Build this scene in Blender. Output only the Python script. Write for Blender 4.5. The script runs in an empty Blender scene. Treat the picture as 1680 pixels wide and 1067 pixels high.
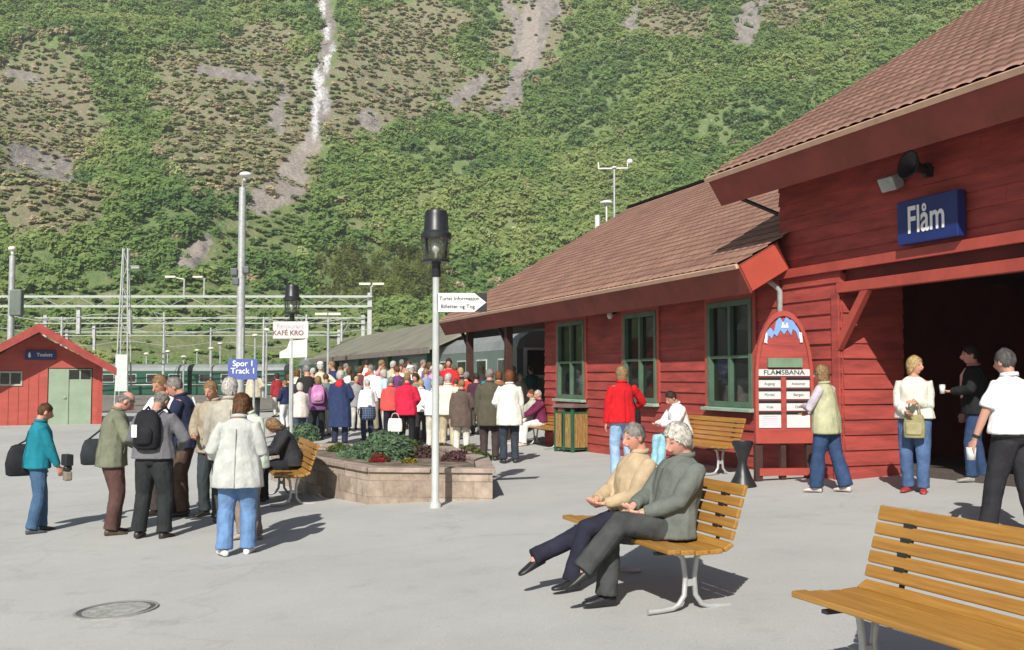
import bpy, math, random
import numpy as np
from math import sin, cos, pi, radians, sqrt, atan2
from mathutils import Vector, Matrix
random.seed(7)
RNG = np.random.default_rng(11)
scene = bpy.context.scene
COL = scene.collection

# ---------------------------------------------------------------- camera, sky, sun, exposure
FPX = 1650.0                       # focal length for a 1680 px wide picture
PITCH = math.atan(84.5 / FPX)
cam_data = bpy.data.cameras.new("camera")
cam_data.sensor_width = 36.0
cam_data.lens = FPX / 1680.0 * 36.0
cam_data.clip_start = 0.1
cam_data.clip_end = 3000.0
cam = bpy.data.objects.new("camera", cam_data)
COL.objects.link(cam)
cam.location = (0, 0, 1.6)
cam.rotation_euler = (pi / 2 + PITCH, 0, 0)
scene.camera = cam
scene.render.resolution_x, scene.render.resolution_y = 1024, 650

SUN_EL, SUN_AZ = radians(38), radians(13)      # shadows fall away from the camera, SUN_AZ to the right of +Y
world = bpy.data.worlds.new("World")
scene.world = world
world.use_nodes = True
wnt = world.node_tree
sky = wnt.nodes.new("ShaderNodeTexSky")
sky.sky_type = 'NISHITA'
sky.sun_disc = False
sky.sun_elevation = SUN_EL
sky.sun_rotation = pi + SUN_AZ
sky.air_density = 1.2
sky.dust_density = 1.5
wnt.links.new(sky.outputs[0], wnt.nodes["Background"].inputs[0])
wnt.nodes["Background"].inputs[1].default_value = 0.05
sl = bpy.data.lights.new("sun", 'SUN')
sl.energy = 5.0
sl.angle = radians(0.55)
sl.color = (1.0, 0.95, 0.87)
sun = bpy.data.objects.new("sun", sl)
COL.objects.link(sun)
_d = Vector((sin(SUN_AZ) * cos(SUN_EL), cos(SUN_AZ) * cos(SUN_EL), -sin(SUN_EL)))
sun.rotation_euler = _d.to_track_quat('-Z', 'Y').to_euler()
sun.location = (-5, -30, 30)
scene.view_settings.view_transform = 'Standard'
scene.view_settings.look = 'None'
scene.view_settings.exposure = 0.36
scene.view_settings.gamma = 1.0
scene.cycles.max_bounces = 6
scene.cycles.diffuse_bounces = 2
scene.cycles.glossy_bounces = 3
scene.cycles.transmission_bounces = 4
scene.cycles.use_denoising = True

# ---------------------------------------------------------------- layout helpers
U = Vector((-0.3403, 0.9403, 0))       # along the station front, away from the camera
N = Vector((0.9403, 0.3403, 0))        # from the platform into the station
HU = atan2(0.3403, 0.9403)             # heading of U (0 = +Y, positive turns towards -X)


def sstep(a, b, x):
    t = max(0.0, min(1.0, (x - a) / (b - a)))
    return t * t * (3 - 2 * t)


def g(x, y):
    """height of the paving"""
    side = 0.05 * max(-6.5, min(6.5, x)) * (1 - 0.75 * sstep(15, 23, y))
    back = 0.42 * sstep(22, 33, y) * sstep(-12, -6, x) * (1 - sstep(60, 70, y))
    return side + back


def ray(px, py):
    xc, yc = (px - 840) / FPX, (533.5 - py) / FPX
    return Vector((xc, cos(PITCH) - yc * sin(PITCH), sin(PITCH) + yc * cos(PITCH)))


def at_y(px, py, y):
    r = ray(px, py)
    k = y / r.y
    return Vector((r.x * k, y, 1.6 + r.z * k))


def gnd(px, py):
    r = ray(px, py)
    z = 0.0
    for _ in range(40):
        k = (z - 1.6) / r.z
        x, y = r.x * k, r.y * k
        z = 0.5 * z + 0.5 * g(x, y)
    return Vector((x, y, g(x, y)))


def on_s(px, py, s):
    """point of the ray on the vertical plane p.N = s -> (t, s, z)"""
    r = ray(px, py)
    k = s / (r.x * N.x + r.y * N.y)
    p = r * k
    return (p.x * U.x + p.y * U.y, s, p.z + 1.6)


def B(t, s, z=0.0):
    return Vector((t * U.x + s * N.x, t * U.y + s * N.y, z))


def proj(p):
    """pixel of arrays of world points (used to lay out the hillside)"""
    X, Y, Z = p[:, 0], p[:, 1], p[:, 2] - 1.6
    f = Y * cos(PITCH) + Z * sin(PITCH)
    u = -Y * sin(PITCH) + Z * cos(PITCH)
    return 840 + FPX * X / f, 533.5 - FPX * u / f


# ---------------------------------------------------------------- mesh builder
class MB:
    def __init__(self):
        self.v, self.f, self.m = [], [], []

    def add(self, vs, fs, mi=0):
        o = len(self.v)
        self.v.extend([tuple(p) for p in vs])
        self.f.extend([tuple(i + o for i in q) for q in fs])
        self.m.extend([mi] * len(fs))

    def box(self, lo, hi, M=None, mi=0):
        x0, y0, z0 = lo
        x1, y1, z1 = hi
        vs = [Vector(p) for p in ((x0, y0, z0), (x1, y0, z0), (x1, y1, z0), (x0, y1, z0), (x0, y0, z1), (x1, y0, z1), (x1, y1, z1), (x0, y1, z1))]
        if M is not None:
            vs = [M @ p for p in vs]
        self.add(vs, [(0, 3, 2, 1), (4, 5, 6, 7), (0, 1, 5, 4), (1, 2, 6, 5), (2, 3, 7, 6), (3, 0, 4, 7)], mi)

    def hexa(self, a, b, c, d, e, f, g_, h, mi=0):
        self.add([a, b, c, d, e, f, g_, h], [(0, 3, 2, 1), (4, 5, 6, 7), (0, 1, 5, 4), (1, 2, 6, 5), (2, 3, 7, 6), (3, 0, 4, 7)], mi)

    def prism(self, pts, vec, mi=0):
        """extrude a planar polygon by vec"""
        n = len(pts)
        vec = Vector(vec)
        vs = [Vector(p) for p in pts] + [Vector(p) + vec for p in pts]
        fs = [tuple(range(n - 1, -1, -1)), tuple(range(n, 2 * n))]
        for i in range(n):
            j = (i + 1) % n
            fs.append((i, j, n + j, n + i))
        self.add(vs, fs, mi)

    def tube(self, pts, rad, n=10, mi=0, flat=1.0, up=None):
        """round tube through pts; rad a number or list; closed ends"""
        pts = [Vector(p) for p in pts]
        k = len(pts)
        if not hasattr(rad, '__len__'):
            rad = [rad] * k
        vs, prev = [], None
        for i in range(k):
            t = (pts[min(i + 1, k - 1)] - pts[max(i - 1, 0)]).normalized()
            if prev is None:
                a = Vector(up) if up is not None else (Vector((0, 0, 1)) if abs(t.z) < 0.9 else Vector((1, 0, 0)))
            else:
                a = prev
            x = (a - t * a.dot(t)).normalized()
            prev = x
            y = t.cross(x)
            for j in range(n):
                an = 2 * pi * j / n
                vs.append(pts[i] + x * (cos(an) * rad[i]) + y * (sin(an) * rad[i] * flat))
        fs = []
        for i in range(k - 1):
            for j in range(n):
                j2 = (j + 1) % n
                fs.append((i * n + j, i * n + j2, (i + 1) * n + j2, (i + 1) * n + j))
        fs.append(tuple(range(n - 1, -1, -1)))
        fs.append(tuple((k - 1) * n + j for j in range(n)))
        self.add(vs, fs, mi)

    def loft(self, rings, mi=0):
        """rings: lists of equal length of points; closed with caps"""
        n = len(rings[0])
        vs = [p for r in rings for p in r]
        fs = []
        for i in range(len(rings) - 1):
            for j in range(n):
                j2 = (j + 1) % n
                fs.append((i * n + j, i * n + j2, (i + 1) * n + j2, (i + 1) * n + j))
        fs.append(tuple(range(n - 1, -1, -1)))
        fs.append(tuple((len(rings) - 1) * n + j for j in range(n)))
        self.add(vs, fs, mi)

    def ell(self, c, r, M=None, nu=14, nv=9, mi=0):
        rings = []
        c = Vector(c)
        for i in range(nv):
            a = -pi / 2 + pi * (i + 0.5) / nv
            ring = []
            for j in range(nu):
                b = 2 * pi * j / nu
                q = Vector((r[0] * cos(a) * cos(b), r[1] * cos(a) * sin(b), r[2] * sin(a)))
                q = (M @ q) if M is not None else q
                ring.append(q + c)
            rings.append(ring)
        self.loft(rings, mi)

    def cyl(self, c, r, z0, z1, n=16, r2=None, mi=0):
        r2 = r if r2 is None else r2
        self.loft([[Vector((c[0] + r * cos(2 * pi * j / n), c[1] + r * sin(2 * pi * j / n), z0)) for j in range(n)],
                   [Vector((c[0] + r2 * cos(2 * pi * j / n), c[1] + r2 * sin(2 * pi * j / n), z1)) for j in range(n)]], mi)

    def lathe(self, prof, c=(0, 0), n=20, mi=0):
        self.loft([[Vector((c[0] + r * cos(2 * pi * j / n), c[1] + r * sin(2 * pi * j / n), z)) for j in range(n)] for r, z in prof], mi)

    def mesh(self, name):
        me = bpy.data.meshes.new(name)
        me.from_pydata(self.v, [], self.f)
        if any(self.m):
            me.polygons.foreach_set("material_index", self.m)
        me.update()
        return me

    def build(self, name, mats, parent=None, smooth=False, bevel=0.0, loc=None, rz=0.0, autosmooth=False):
        me = self.mesh(name)
        o = bpy.data.objects.new(name, me)
        COL.objects.link(o)
        if not isinstance(mats, (list, tuple)):
            mats = [mats]
        for m in mats:
            me.materials.append(m)
        if smooth:
            me.polygons.foreach_set("use_smooth", [True] * len(me.polygons))
        if autosmooth:
            me.polygons.foreach_set("use_smooth", [True] * len(me.polygons))
            es = o.modifiers.new("edges", 'EDGE_SPLIT')
            es.split_angle = radians(38)
        if bevel:
            b = o.modifiers.new("bevel", 'BEVEL')
            b.width = bevel
            b.segments = 2
            b.limit_method = 'ANGLE'
        if parent is not None:
            o.parent = parent
        if loc is not None:
            o.location = loc
        o.rotation_euler.z = rz
        return o


def tag(o, label=None, cat=None, group=None, kind=None):
    if label:
        o['label'] = label
    if cat:
        o['category'] = cat
    if group:
        o['group'] = group
    if kind:
        o['kind'] = kind
    return o


def empty(name, loc=(0, 0, 0), rz=0.0, label=None, cat=None, group=None):
    o = bpy.data.objects.new(name, None)
    o.empty_display_size = 0.2
    COL.objects.link(o)
    o.location = loc
    o.rotation_euler.z = rz
    return tag(o, label, cat, group)


def copy_tree(o, parent=None):
    c = o.copy()
    COL.objects.link(c)
    if parent is not None:
        c.parent = parent
    for ch in list(o.children):
        copy_tree(ch, c)
    return c


def text_part(name, txt, size, M, mat, parent, thick=0.002, bold=0.0, sx=1.0, align='CENTER'):
    cu = bpy.data.curves.new(name, 'FONT')
    cu.body = txt
    cu.size = size
    cu.extrude = thick
    cu.offset = bold
    cu.align_x = align
    cu.align_y = 'CENTER'
    tmp = bpy.data.objects.new(name + "_tmp", cu)
    COL.objects.link(tmp)
    dg = bpy.context.evaluated_depsgraph_get()
    me = bpy.data.meshes.new_from_object(tmp.evaluated_get(dg))
    bpy.data.objects.remove(tmp)
    me.transform(M @ Matrix.Diagonal((sx, 1, 1, 1)))
    me.materials.clear()
    me.materials.append(mat)
    me.name = name
    o = bpy.data.objects.new(name, me)
    COL.objects.link(o)
    o.parent = parent
    return o


def face_M(p, xdir, zdir=(0, 0, 1)):
    """matrix whose local x runs along xdir, local y up, local z out of the face"""
    x = Vector(xdir).normalized()
    y = Vector(zdir).normalized()
    z = x.cross(y)
    M = Matrix((x, y, z)).transposed().to_4x4()
    M.translation = Vector(p)
    return M


# ---------------------------------------------------------------- materials
def nt_of(m):
    m.use_nodes = True
    return m.node_tree, m.node_tree.nodes["Principled BSDF"]


def col4(c):
    return (c[0], c[1], c[2], 1)


MATS = {}


def paint(name, c, rough=0.5, var=0.12, scale=3.0, bump=0.0, bscale=40.0, metallic=0.0, coords='Object', stretch=None, var2=None, spec=0.5):
    if name in MATS:
        return MATS[name]
    m = bpy.data.materials.new(name)
    MATS[name] = m
    nt, p = nt_of(m)
    L = nt.links
    tc = nt.nodes.new("ShaderNodeTexCoord")
    src = tc.outputs[coords]
    if stretch:
        mp = nt.nodes.new("ShaderNodeMapping")
        mp.inputs['Scale'].default_value = stretch
        L.new(src, mp.inputs[0])
        src = mp.outputs[0]
    nz = nt.nodes.new("ShaderNodeTexNoise")
    nz.inputs['Scale'].default_value = scale
    nz.inputs['Detail'].default_value = 6
    nz.inputs['Roughness'].default_value = 0.65
    L.new(src, nz.inputs['Vector'])
    cr = nt.nodes.new("ShaderNodeValToRGB")
    a = [max(0, k * (1 - var * 2)) for k in c]
    b = [min(1, k * (1 + var * 2)) for k in c] if var2 is None else var2
    cr.color_ramp.elements[0].position = 0.3
    cr.color_ramp.elements[1].position = 0.7
    cr.color_ramp.elements[0].color = col4(a)
    cr.color_ramp.elements[1].color = col4(b)
    L.new(nz.outputs[0], cr.inputs[0])
    L.new(cr.outputs[0], p.inputs['Base Color'])
    p.inputs['Roughness'].default_value = rough
    p.inputs['Metallic'].default_value = metallic
    p.inputs['Specular IOR Level'].default_value = spec
    if bump:
        n2 = nt.nodes.new("ShaderNodeTexNoise")
        n2.inputs['Scale'].default_value = bscale
        n2.inputs['Detail'].default_value = 4
        L.new(src, n2.inputs['Vector'])
        bp = nt.nodes.new("ShaderNodeBump")
        bp.inputs['Strength'].default_value = bump
        bp.inputs['Distance'].default_value = 0.01
        L.new(n2.outputs[0], bp.inputs['Height'])
        L.new(bp.outputs[0], p.inputs['Normal'])
    return m


def fabric(c, var=0.1):
    key = "fabric_%d_%d_%d" % tuple(int(k * 255) for k in c)
    return paint(key, c, rough=0.92, var=var, scale=7, bump=0.5, bscale=26, spec=0.15)


def S(r, g_, b):
    """sRGB 0-255 -> linear"""
    out = []
    for k in (r, g_, b):
        k /= 255.0
        out.append(k / 12.92 if k <= 0.04045 else ((k + 0.055) / 1.055) ** 2.4)
    return tuple(out)


RED = paint("red_wall_paint", (0.33, 0.054, 0.044), rough=0.7, var=0.2, scale=1.3, bump=0.35, bscale=9, stretch=(1, 1, 6))
RED_TRIM = paint("red_trim_paint", (0.38, 0.065, 0.048), rough=0.5, var=0.1, scale=2, bump=0.15, bscale=20)
DARKRED = paint("dark_red_boarding", (0.10, 0.015, 0.012), rough=0.7, var=0.2, scale=2)
GREENP = paint("green_frame_paint", (0.16, 0.26, 0.17), rough=0.5, var=0.1, scale=4)
DKGREEN = paint("dark_green_paint", (0.02, 0.10, 0.05), rough=0.45, var=0.12, scale=3)
WHITEP = paint("white_paint", (0.72, 0.72, 0.70), rough=0.5, var=0.05, scale=5)
BLACKM = paint("black_metal", (0.018, 0.02, 0.024), rough=0.4, var=0.2, scale=8)
GALV = paint("galvanised_steel", (0.46, 0.48, 0.48), rough=0.48, var=0.1, scale=6, metallic=0.35)
GALV_D = paint("weathered_steel", (0.34, 0.36, 0.35), rough=0.6, var=0.15, scale=6, metallic=0.2)
BLUESIGN = paint("blue_sign_enamel", (0.012, 0.025, 0.14), rough=0.4, var=0.06, scale=3)
INK = paint("dark_lettering", (0.03, 0.03, 0.035), rough=0.6, var=0.02)
LETTER = paint("white_lettering", (0.8, 0.8, 0.82), rough=0.6, var=0.02)


def glass_mat(name, c=(0.02, 0.028, 0.028), rough=0.06):
    m = bpy.data.materials.new(name)
    nt, p = nt_of(m)
    p.inputs['Base Color'].default_value = col4(c)
    p.inputs['Roughness'].default_value = rough
    p.inputs['Specular IOR Level'].default_value = 0.8
    n = nt.nodes.new("ShaderNodeTexNoise")
    n.inputs['Scale'].default_value = 1.7
    tc = nt.nodes.new("ShaderNodeTexCoord")
    nt.links.new(tc.outputs['Object'], n.inputs['Vector'])
    b = nt.nodes.new("ShaderNodeBump")
    b.inputs['Strength'].default_value = 0.08
    b.inputs['Distance'].default_value = 0.05
    nt.links.new(n.outputs[0], b.inputs['Height'])
    nt.links.new(b.outputs[0], p.inputs['Normal'])
    return m


GLASS = glass_mat("window_glass")

# ================================================================ GROUND
def vnoise(x, y, seed=0):
    """value noise on numpy arrays, 0..1"""
    xi, yi = np.floor(x).astype(np.int64), np.floor(y).astype(np.int64)
    xf, yf = x - xi, y - yi
    u, v = xf * xf * (3 - 2 * xf), yf * yf * (3 - 2 * yf)

    def h(a, b):
        n = (a * 374761393 + b * 668265263 + seed * 974634777) & 0x7fffffff
        n = ((n ^ (n >> 13)) * 1274126177) & 0x7fffffff
        return ((n ^ (n >> 16)) & 0xffff) / 65535.0
    return (h(xi, yi) * (1 - u) + h(xi + 1, yi) * u) * (1 - v) + (h(xi, yi + 1) * (1 - u) + h(xi + 1, yi + 1) * u) * v


def fbm(x, y, seed=0, oct=5):
    s, a, t = 0, 1.0, 0
    for i in range(oct):
        s = s + a * vnoise(x * 2 ** i, y * 2 ** i, seed + i)
        t += a
        a *= 0.55
    return s / t


def asphalt():
    m = bpy.data.materials.new("pale_worn_asphalt")
    nt, p = nt_of(m)
    L = nt.links
    tc = nt.nodes.new("ShaderNodeTexCoord")

    def noise(scale, det=6, rough=0.6):
        n = nt.nodes.new("ShaderNodeTexNoise")
        n.inputs['Scale'].default_value = scale
        n.inputs['Detail'].default_value = det
        n.inputs['Roughness'].default_value = rough
        L.new(tc.outputs['Object'], n.inputs['Vector'])
        return n

    def ramp(src, stops):
        r = nt.nodes.new("ShaderNodeValToRGB")
        while len(r.color_ramp.elements) < len(stops):
            r.color_ramp.elements.new(0.5)
        for e, (q, c) in zip(r.color_ramp.elements, stops):
            e.position = q
            e.color = col4(c)
        L.new(src, r.inputs[0])
        return r

    def mul(a, b, f=1.0):
        x = nt.nodes.new("ShaderNodeMix")
        x.data_type = 'RGBA'
        x.blend_type = 'MULTIPLY'
        x.inputs[0].default_value = f
        L.new(a, x.inputs[6])
        L.new(b, x.inputs[7])
        return x.outputs[2]
    base = ramp(noise(0.35, 8, 0.62).outputs[0], [(0.3, (0.375, 0.382, 0.372)), (0.5, (0.425, 0.431, 0.418)), (0.72, (0.462, 0.468, 0.452))])
    stain = ramp(noise(2.3, 8, 0.7).outputs[0], [(0.26, (0.82, 0.82, 0.82)), (0.42, (0.98, 0.98, 0.98)), (0.8, (1.04, 1.04, 1.04))])
    spec = ramp(noise(120, 2, 0.5).outputs[0], [(0.3, (0.80, 0.80, 0.80)), (0.6, (1.1, 1.1, 1.1))])
    o = mul(mul(base.outputs[0], stain.outputs[0]), spec.outputs[0], 0.8)
    # fine cracks
    vo = nt.nodes.new("ShaderNodeTexVoronoi")
    vo.feature = 'DISTANCE_TO_EDGE'
    vo.inputs['Scale'].default_value = 0.16
    wp = nt.nodes.new("ShaderNodeVectorMath")
    wp.operation = 'MULTIPLY_ADD'
    n3 = noise(1.1, 5, 0.6)
    wp.inputs[1].default_value = (1.6, 1.6, 1.6)
    L.new(n3.outputs['Color'], wp.inputs[0])
    L.new(tc.outputs['Object'], wp.inputs[2])
    L.new(wp.outputs[0], vo.inputs['Vector'])
    cr = ramp(vo.outputs['Distance'], [(0.0, (0.62, 0.61, 0.6)), (0.0035, (0.72, 0.71, 0.7)), (0.007, (1, 1, 1))])
    o = mul(o, cr.outputs[0], 0.22)
    gv = nt.nodes.new('ShaderNodeTexVoronoi')
    gv.inputs['Scale'].default_value = 2.6
    L.new(tc.outputs['Object'], gv.inputs['Vector'])
    o = mul(o, ramp(gv.outputs['Distance'], [(0.0, (0.5, 0.5, 0.5)), (0.035, (0.6, 0.6, 0.6)), (0.05, (1, 1, 1))]).outputs[0], 0.35)
    L.new(o, p.inputs['Base Color'])
    p.inputs['Roughness'].default_value = 0.9
    p.inputs['Specular IOR Level'].default_value = 0.25
    b = nt.nodes.new("ShaderNodeBump")
    b.inputs['Strength'].default_value = 0.35
    b.inputs['Distance'].default_value = 0.006
    L.new(noise(90, 3, 0.6).outputs[0], b.inputs['Height'])
    L.new(b.outputs[0], p.inputs['Normal'])
    return m


def sheet(name, xs, ys, zf, mat, smooth=True):
    nx, ny = len(xs), len(ys)
    me = bpy.data.meshes.new(name)
    vs = [(x, y, zf(x, y)) for y in ys for x in xs]
    fs = [(j * nx + i, j * nx + i + 1, (j + 1) * nx + i + 1, (j + 1) * nx + i) for j in range(ny - 1) for i in range(nx - 1)]
    me.from_pydata(vs, [], fs)
    me.materials.append(mat)
    me.polygons.foreach_set("use_smooth", [smooth] * len(me.polygons))
    o = bpy.data.objects.new(name, me)
    COL.objects.link(o)
    return o


xs = [-600, -300, -150, -90, -60, -45] + [x * 1.0 for x in range(-35, 26)] + [35, 50, 80, 150, 300, 600]
ys = [-200, -60, -20, -8] + [y * 1.0 for y in range(-5, 80)] + [90, 110, 150, 200, 300, 500, 800]
ground = sheet("paved_ground", xs, ys, g, asphalt())
tag(ground, kind='structure')

# gravel yard with the tracks behind the paving
GRAVEL = paint("track_gravel", (0.20, 0.185, 0.16), rough=0.95, var=0.25, scale=3, bump=0.8, bscale=14)
yard = sheet("track_bed", list(range(-150, -12, 6)) + [-12, -9.0], list(range(47, 135, 4)), lambda x, y: g(x, y) + 0.03 + 0.25 * sstep(47, 60, y) * 0, GRAVEL)
tag(yard, kind='structure')

# ================================================================ HILLSIDE
Y0 = 128.0
_px = np.linspace(-700, 2600, 360)
_dd = np.concatenate([np.linspace(-36, 20, 46), np.linspace(21.4, 228, 150)])
PXG, DG = np.meshgrid(_px, _dd)
_base = Y0 + 14 * np.sin((PXG - 300) / 420.0) - 10 * np.clip((PXG - 700) / 700, 0, 1.5)


def hill_height(X, Y, d):
    dc = np.clip(d, 0, None)
    z = 0.30 * dc + 0.17 * np.clip(dc - 20, 0, None) + 0.00125 * dc ** 2
    big = fbm(X / 60 + 5, Y / 45 + 9, 3, 4) - 0.5
    mid = fbm(X / 17, Y / 12, 8, 4) - 0.5
    fine = fbm(X / 4.5, Y / 3.5, 21, 3) - 0.5
    k = np.clip(dc / 40, 0, 1)
    z = z + k * (22 * big + 7 * mid) + (0.25 + k * 1.2) * fine
    return z + 0.3 - 2.2 * np.clip(-d / 36, 0, 1)


_x = (PXG - 840) / FPX
_Y = (_base + DG)
_X = _x * _Y * 1.0
_Z = hill_height(_X, _Y, DG)
HV = np.stack([_X.ravel(), _Y.ravel(), _Z.ravel()], 1)


def seg_mask(px, py, pts, w, soft=1.0):
    """1 inside a polyline of half width w, falling off"""
    out = np.zeros_like(px)
    for (a, b) in zip(pts[:-1], pts[1:]):
        ax, ay = a
        bx, by = b
        L2 = (bx - ax) ** 2 + (by - ay) ** 2
        t = np.clip(((px - ax) * (bx - ax) + (py - ay) * (by - ay)) / L2, 0, 1)
        d = np.hypot(px - ax - t * (bx - ax), py - ay - t * (by - ay))
        out = np.maximum(out, np.clip((w * (1 + soft) - d) / (w * soft), 0, 1))
    return out


def blob(px, py, cx, cy, rx, ry):
    d = np.hypot((px - cx) / rx, (py - cy) / ry)
    return np.clip((1.35 - d) / 0.7, 0, 1)


def zones(P):
    px, py = proj(P)
    wx = (fbm(P[:, 0] / 14, P[:, 2] / 10, 31, 4) - 0.5) * 75
    wy = (fbm(P[:, 0] / 14, P[:, 2] / 10, 41, 4) - 0.5) * 60
    qx, qy = px + wx, py + wy
    fx, fy = px + wx * 0.22, py + wy * 0.22
    scrub = np.zeros_like(px)
    for b in ((70, 190, 90, 110), (370, 150, 150, 70), (400, 240, 130, 75), (650, 120, 90, 85), (590, 190, 60, 50), (60, 330, 90, 60), (870, 50, 60, 60),
              (1120, 50, 60, 25), (800, 160, 55, 40), (1300, 25, 60, 22), (440, 60, 60, 30), (700, 30, 60, 30)):
        scrub = np.maximum(scrub, blob(qx, qy, *b))
    scrub *= 1 - 0.9 * seg_mask(qx, qy, [(225, 60), (215, 180), (200, 330)], 26)
    rock = np.zeros_like(px)
    for pts, w in (([(522, -40), (540, 60), (534, 130), (516, 235)], 10), ([(870, -60), (885, 20), (868, 92)], 20), ([(820, -60), (840, 20), (850, 60)], 8),
                   ([(862, 122), (835, 165), (812, 180)], 10), ([(1052, -20), (1040, 48)], 10), ([(1245, -30), (1222, 60)], 15),
                   ([(470, 150), (450, 220)], 11), ([(30, 255), (110, 285)], 18), ([(325, 398), (295, 440)], 12), ([(790, 135), (750, 170)], 10),
                   ([(600, 190), (620, 215)], 12), ([(330, 120), (420, 135)], 7), ([(20, 120), (60, 130)], 8)):
        rock = np.maximum(rock, seg_mask(0.5 * (qx + fx), 0.5 * (qy + fy), pts, w, 0.5))
    scree = seg_mask(0.5 * (qx + fx), 0.5 * (qy + fy), [(512, 242), (478, 285), (425, 335)], 14, 1.0)
    scree = np.maximum(scree, 0.8 * seg_mask(fx, fy, [(870, 20), (868, 95)], 12, 0.6))
    scree = np.maximum(scree, 0.8 * seg_mask(fx, fy, [(325, 400), (285, 445)], 8, 0.6))
    water = seg_mask(fx, fy, [(520, -30), (533, 40), (546, 80), (528, 140), (514, 232)], 1.3, 3.0)
    water = np.maximum(water, 0.9 * seg_mask(fx, fy, [(522, 100), (518, 170), (522, 232)], 1.2, 1.5))
    water = np.maximum(water, 0.6 * seg_mask(fx, fy, [(536, 130), (534, 190)], 1.2, 1.5))
    grass = seg_mask(qx, qy, [(480, 330), (400, 370), (330, 430)], 16)
    for b in ((420, 390, 60, 30), (240, 500, 260, 26), (560, 510, 60, 25), (700, 330, 25, 22), (600, 365, 30, 14), (740, 300, 26, 12), (350, 575, 400, 36)):
        grass = np.maximum(grass, blob(qx, qy, *b))
    return px, py, scrub, rock, scree, water, grass


hpx, hpy, z_scrub, z_rock, z_scree, z_water, z_grass = zones(HV)
# rock shows as broken ledges
ledge = np.abs(fbm(HV[:, 0] / 9, HV[:, 2] / 3.2, 77, 4) - 0.5) * 2
HV[:, 2] += (np.maximum(z_rock, 0.45 * z_scrub)) * (ledge * 3.4 - 0.9)
nC, nR = len(_px), len(_dd)
idx = np.arange(nC * nR).reshape(nR, nC)
quads = np.stack([idx[:-1, :-1], idx[:-1, 1:], idx[1:, 1:], idx[1:, :-1]], -1).reshape(-1, 4)


def np_mesh(name, verts, faces, fsize):
    me = bpy.data.meshes.new(name)
    nf = len(faces)
    me.vertices.add(len(verts))
    me.vertices.foreach_set("co", np.ascontiguousarray(verts, dtype=np.float32).ravel())
    me.loops.add(nf * fsize)
    me.loops.foreach_set("vertex_index", np.ascontiguousarray(faces, dtype=np.int32).ravel())
    me.polygons.add(nf)
    me.polygons.foreach_set("loop_start", np.arange(0, nf * fsize, fsize, dtype=np.int32))
    me.update(calc_edges=True)
    return me


hill_me = np_mesh("hillside", HV, quads, 4)
hill_me.polygons.foreach_set("use_smooth", [True] * len(hill_me.polygons))
for nm, arr in (("z_scrub", z_scrub), ("z_rock", z_rock), ("z_scree", z_scree), ("z_water", z_water), ("z_grass", z_grass)):
    a = hill_me.attributes.new(nm, 'FLOAT', 'POINT')
    a.data.foreach_set("value", arr.astype(np.float32))
hill = bpy.data.objects.new("hillside", hill_me)
COL.objects.link(hill)
tag(hill, kind='structure')


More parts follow.
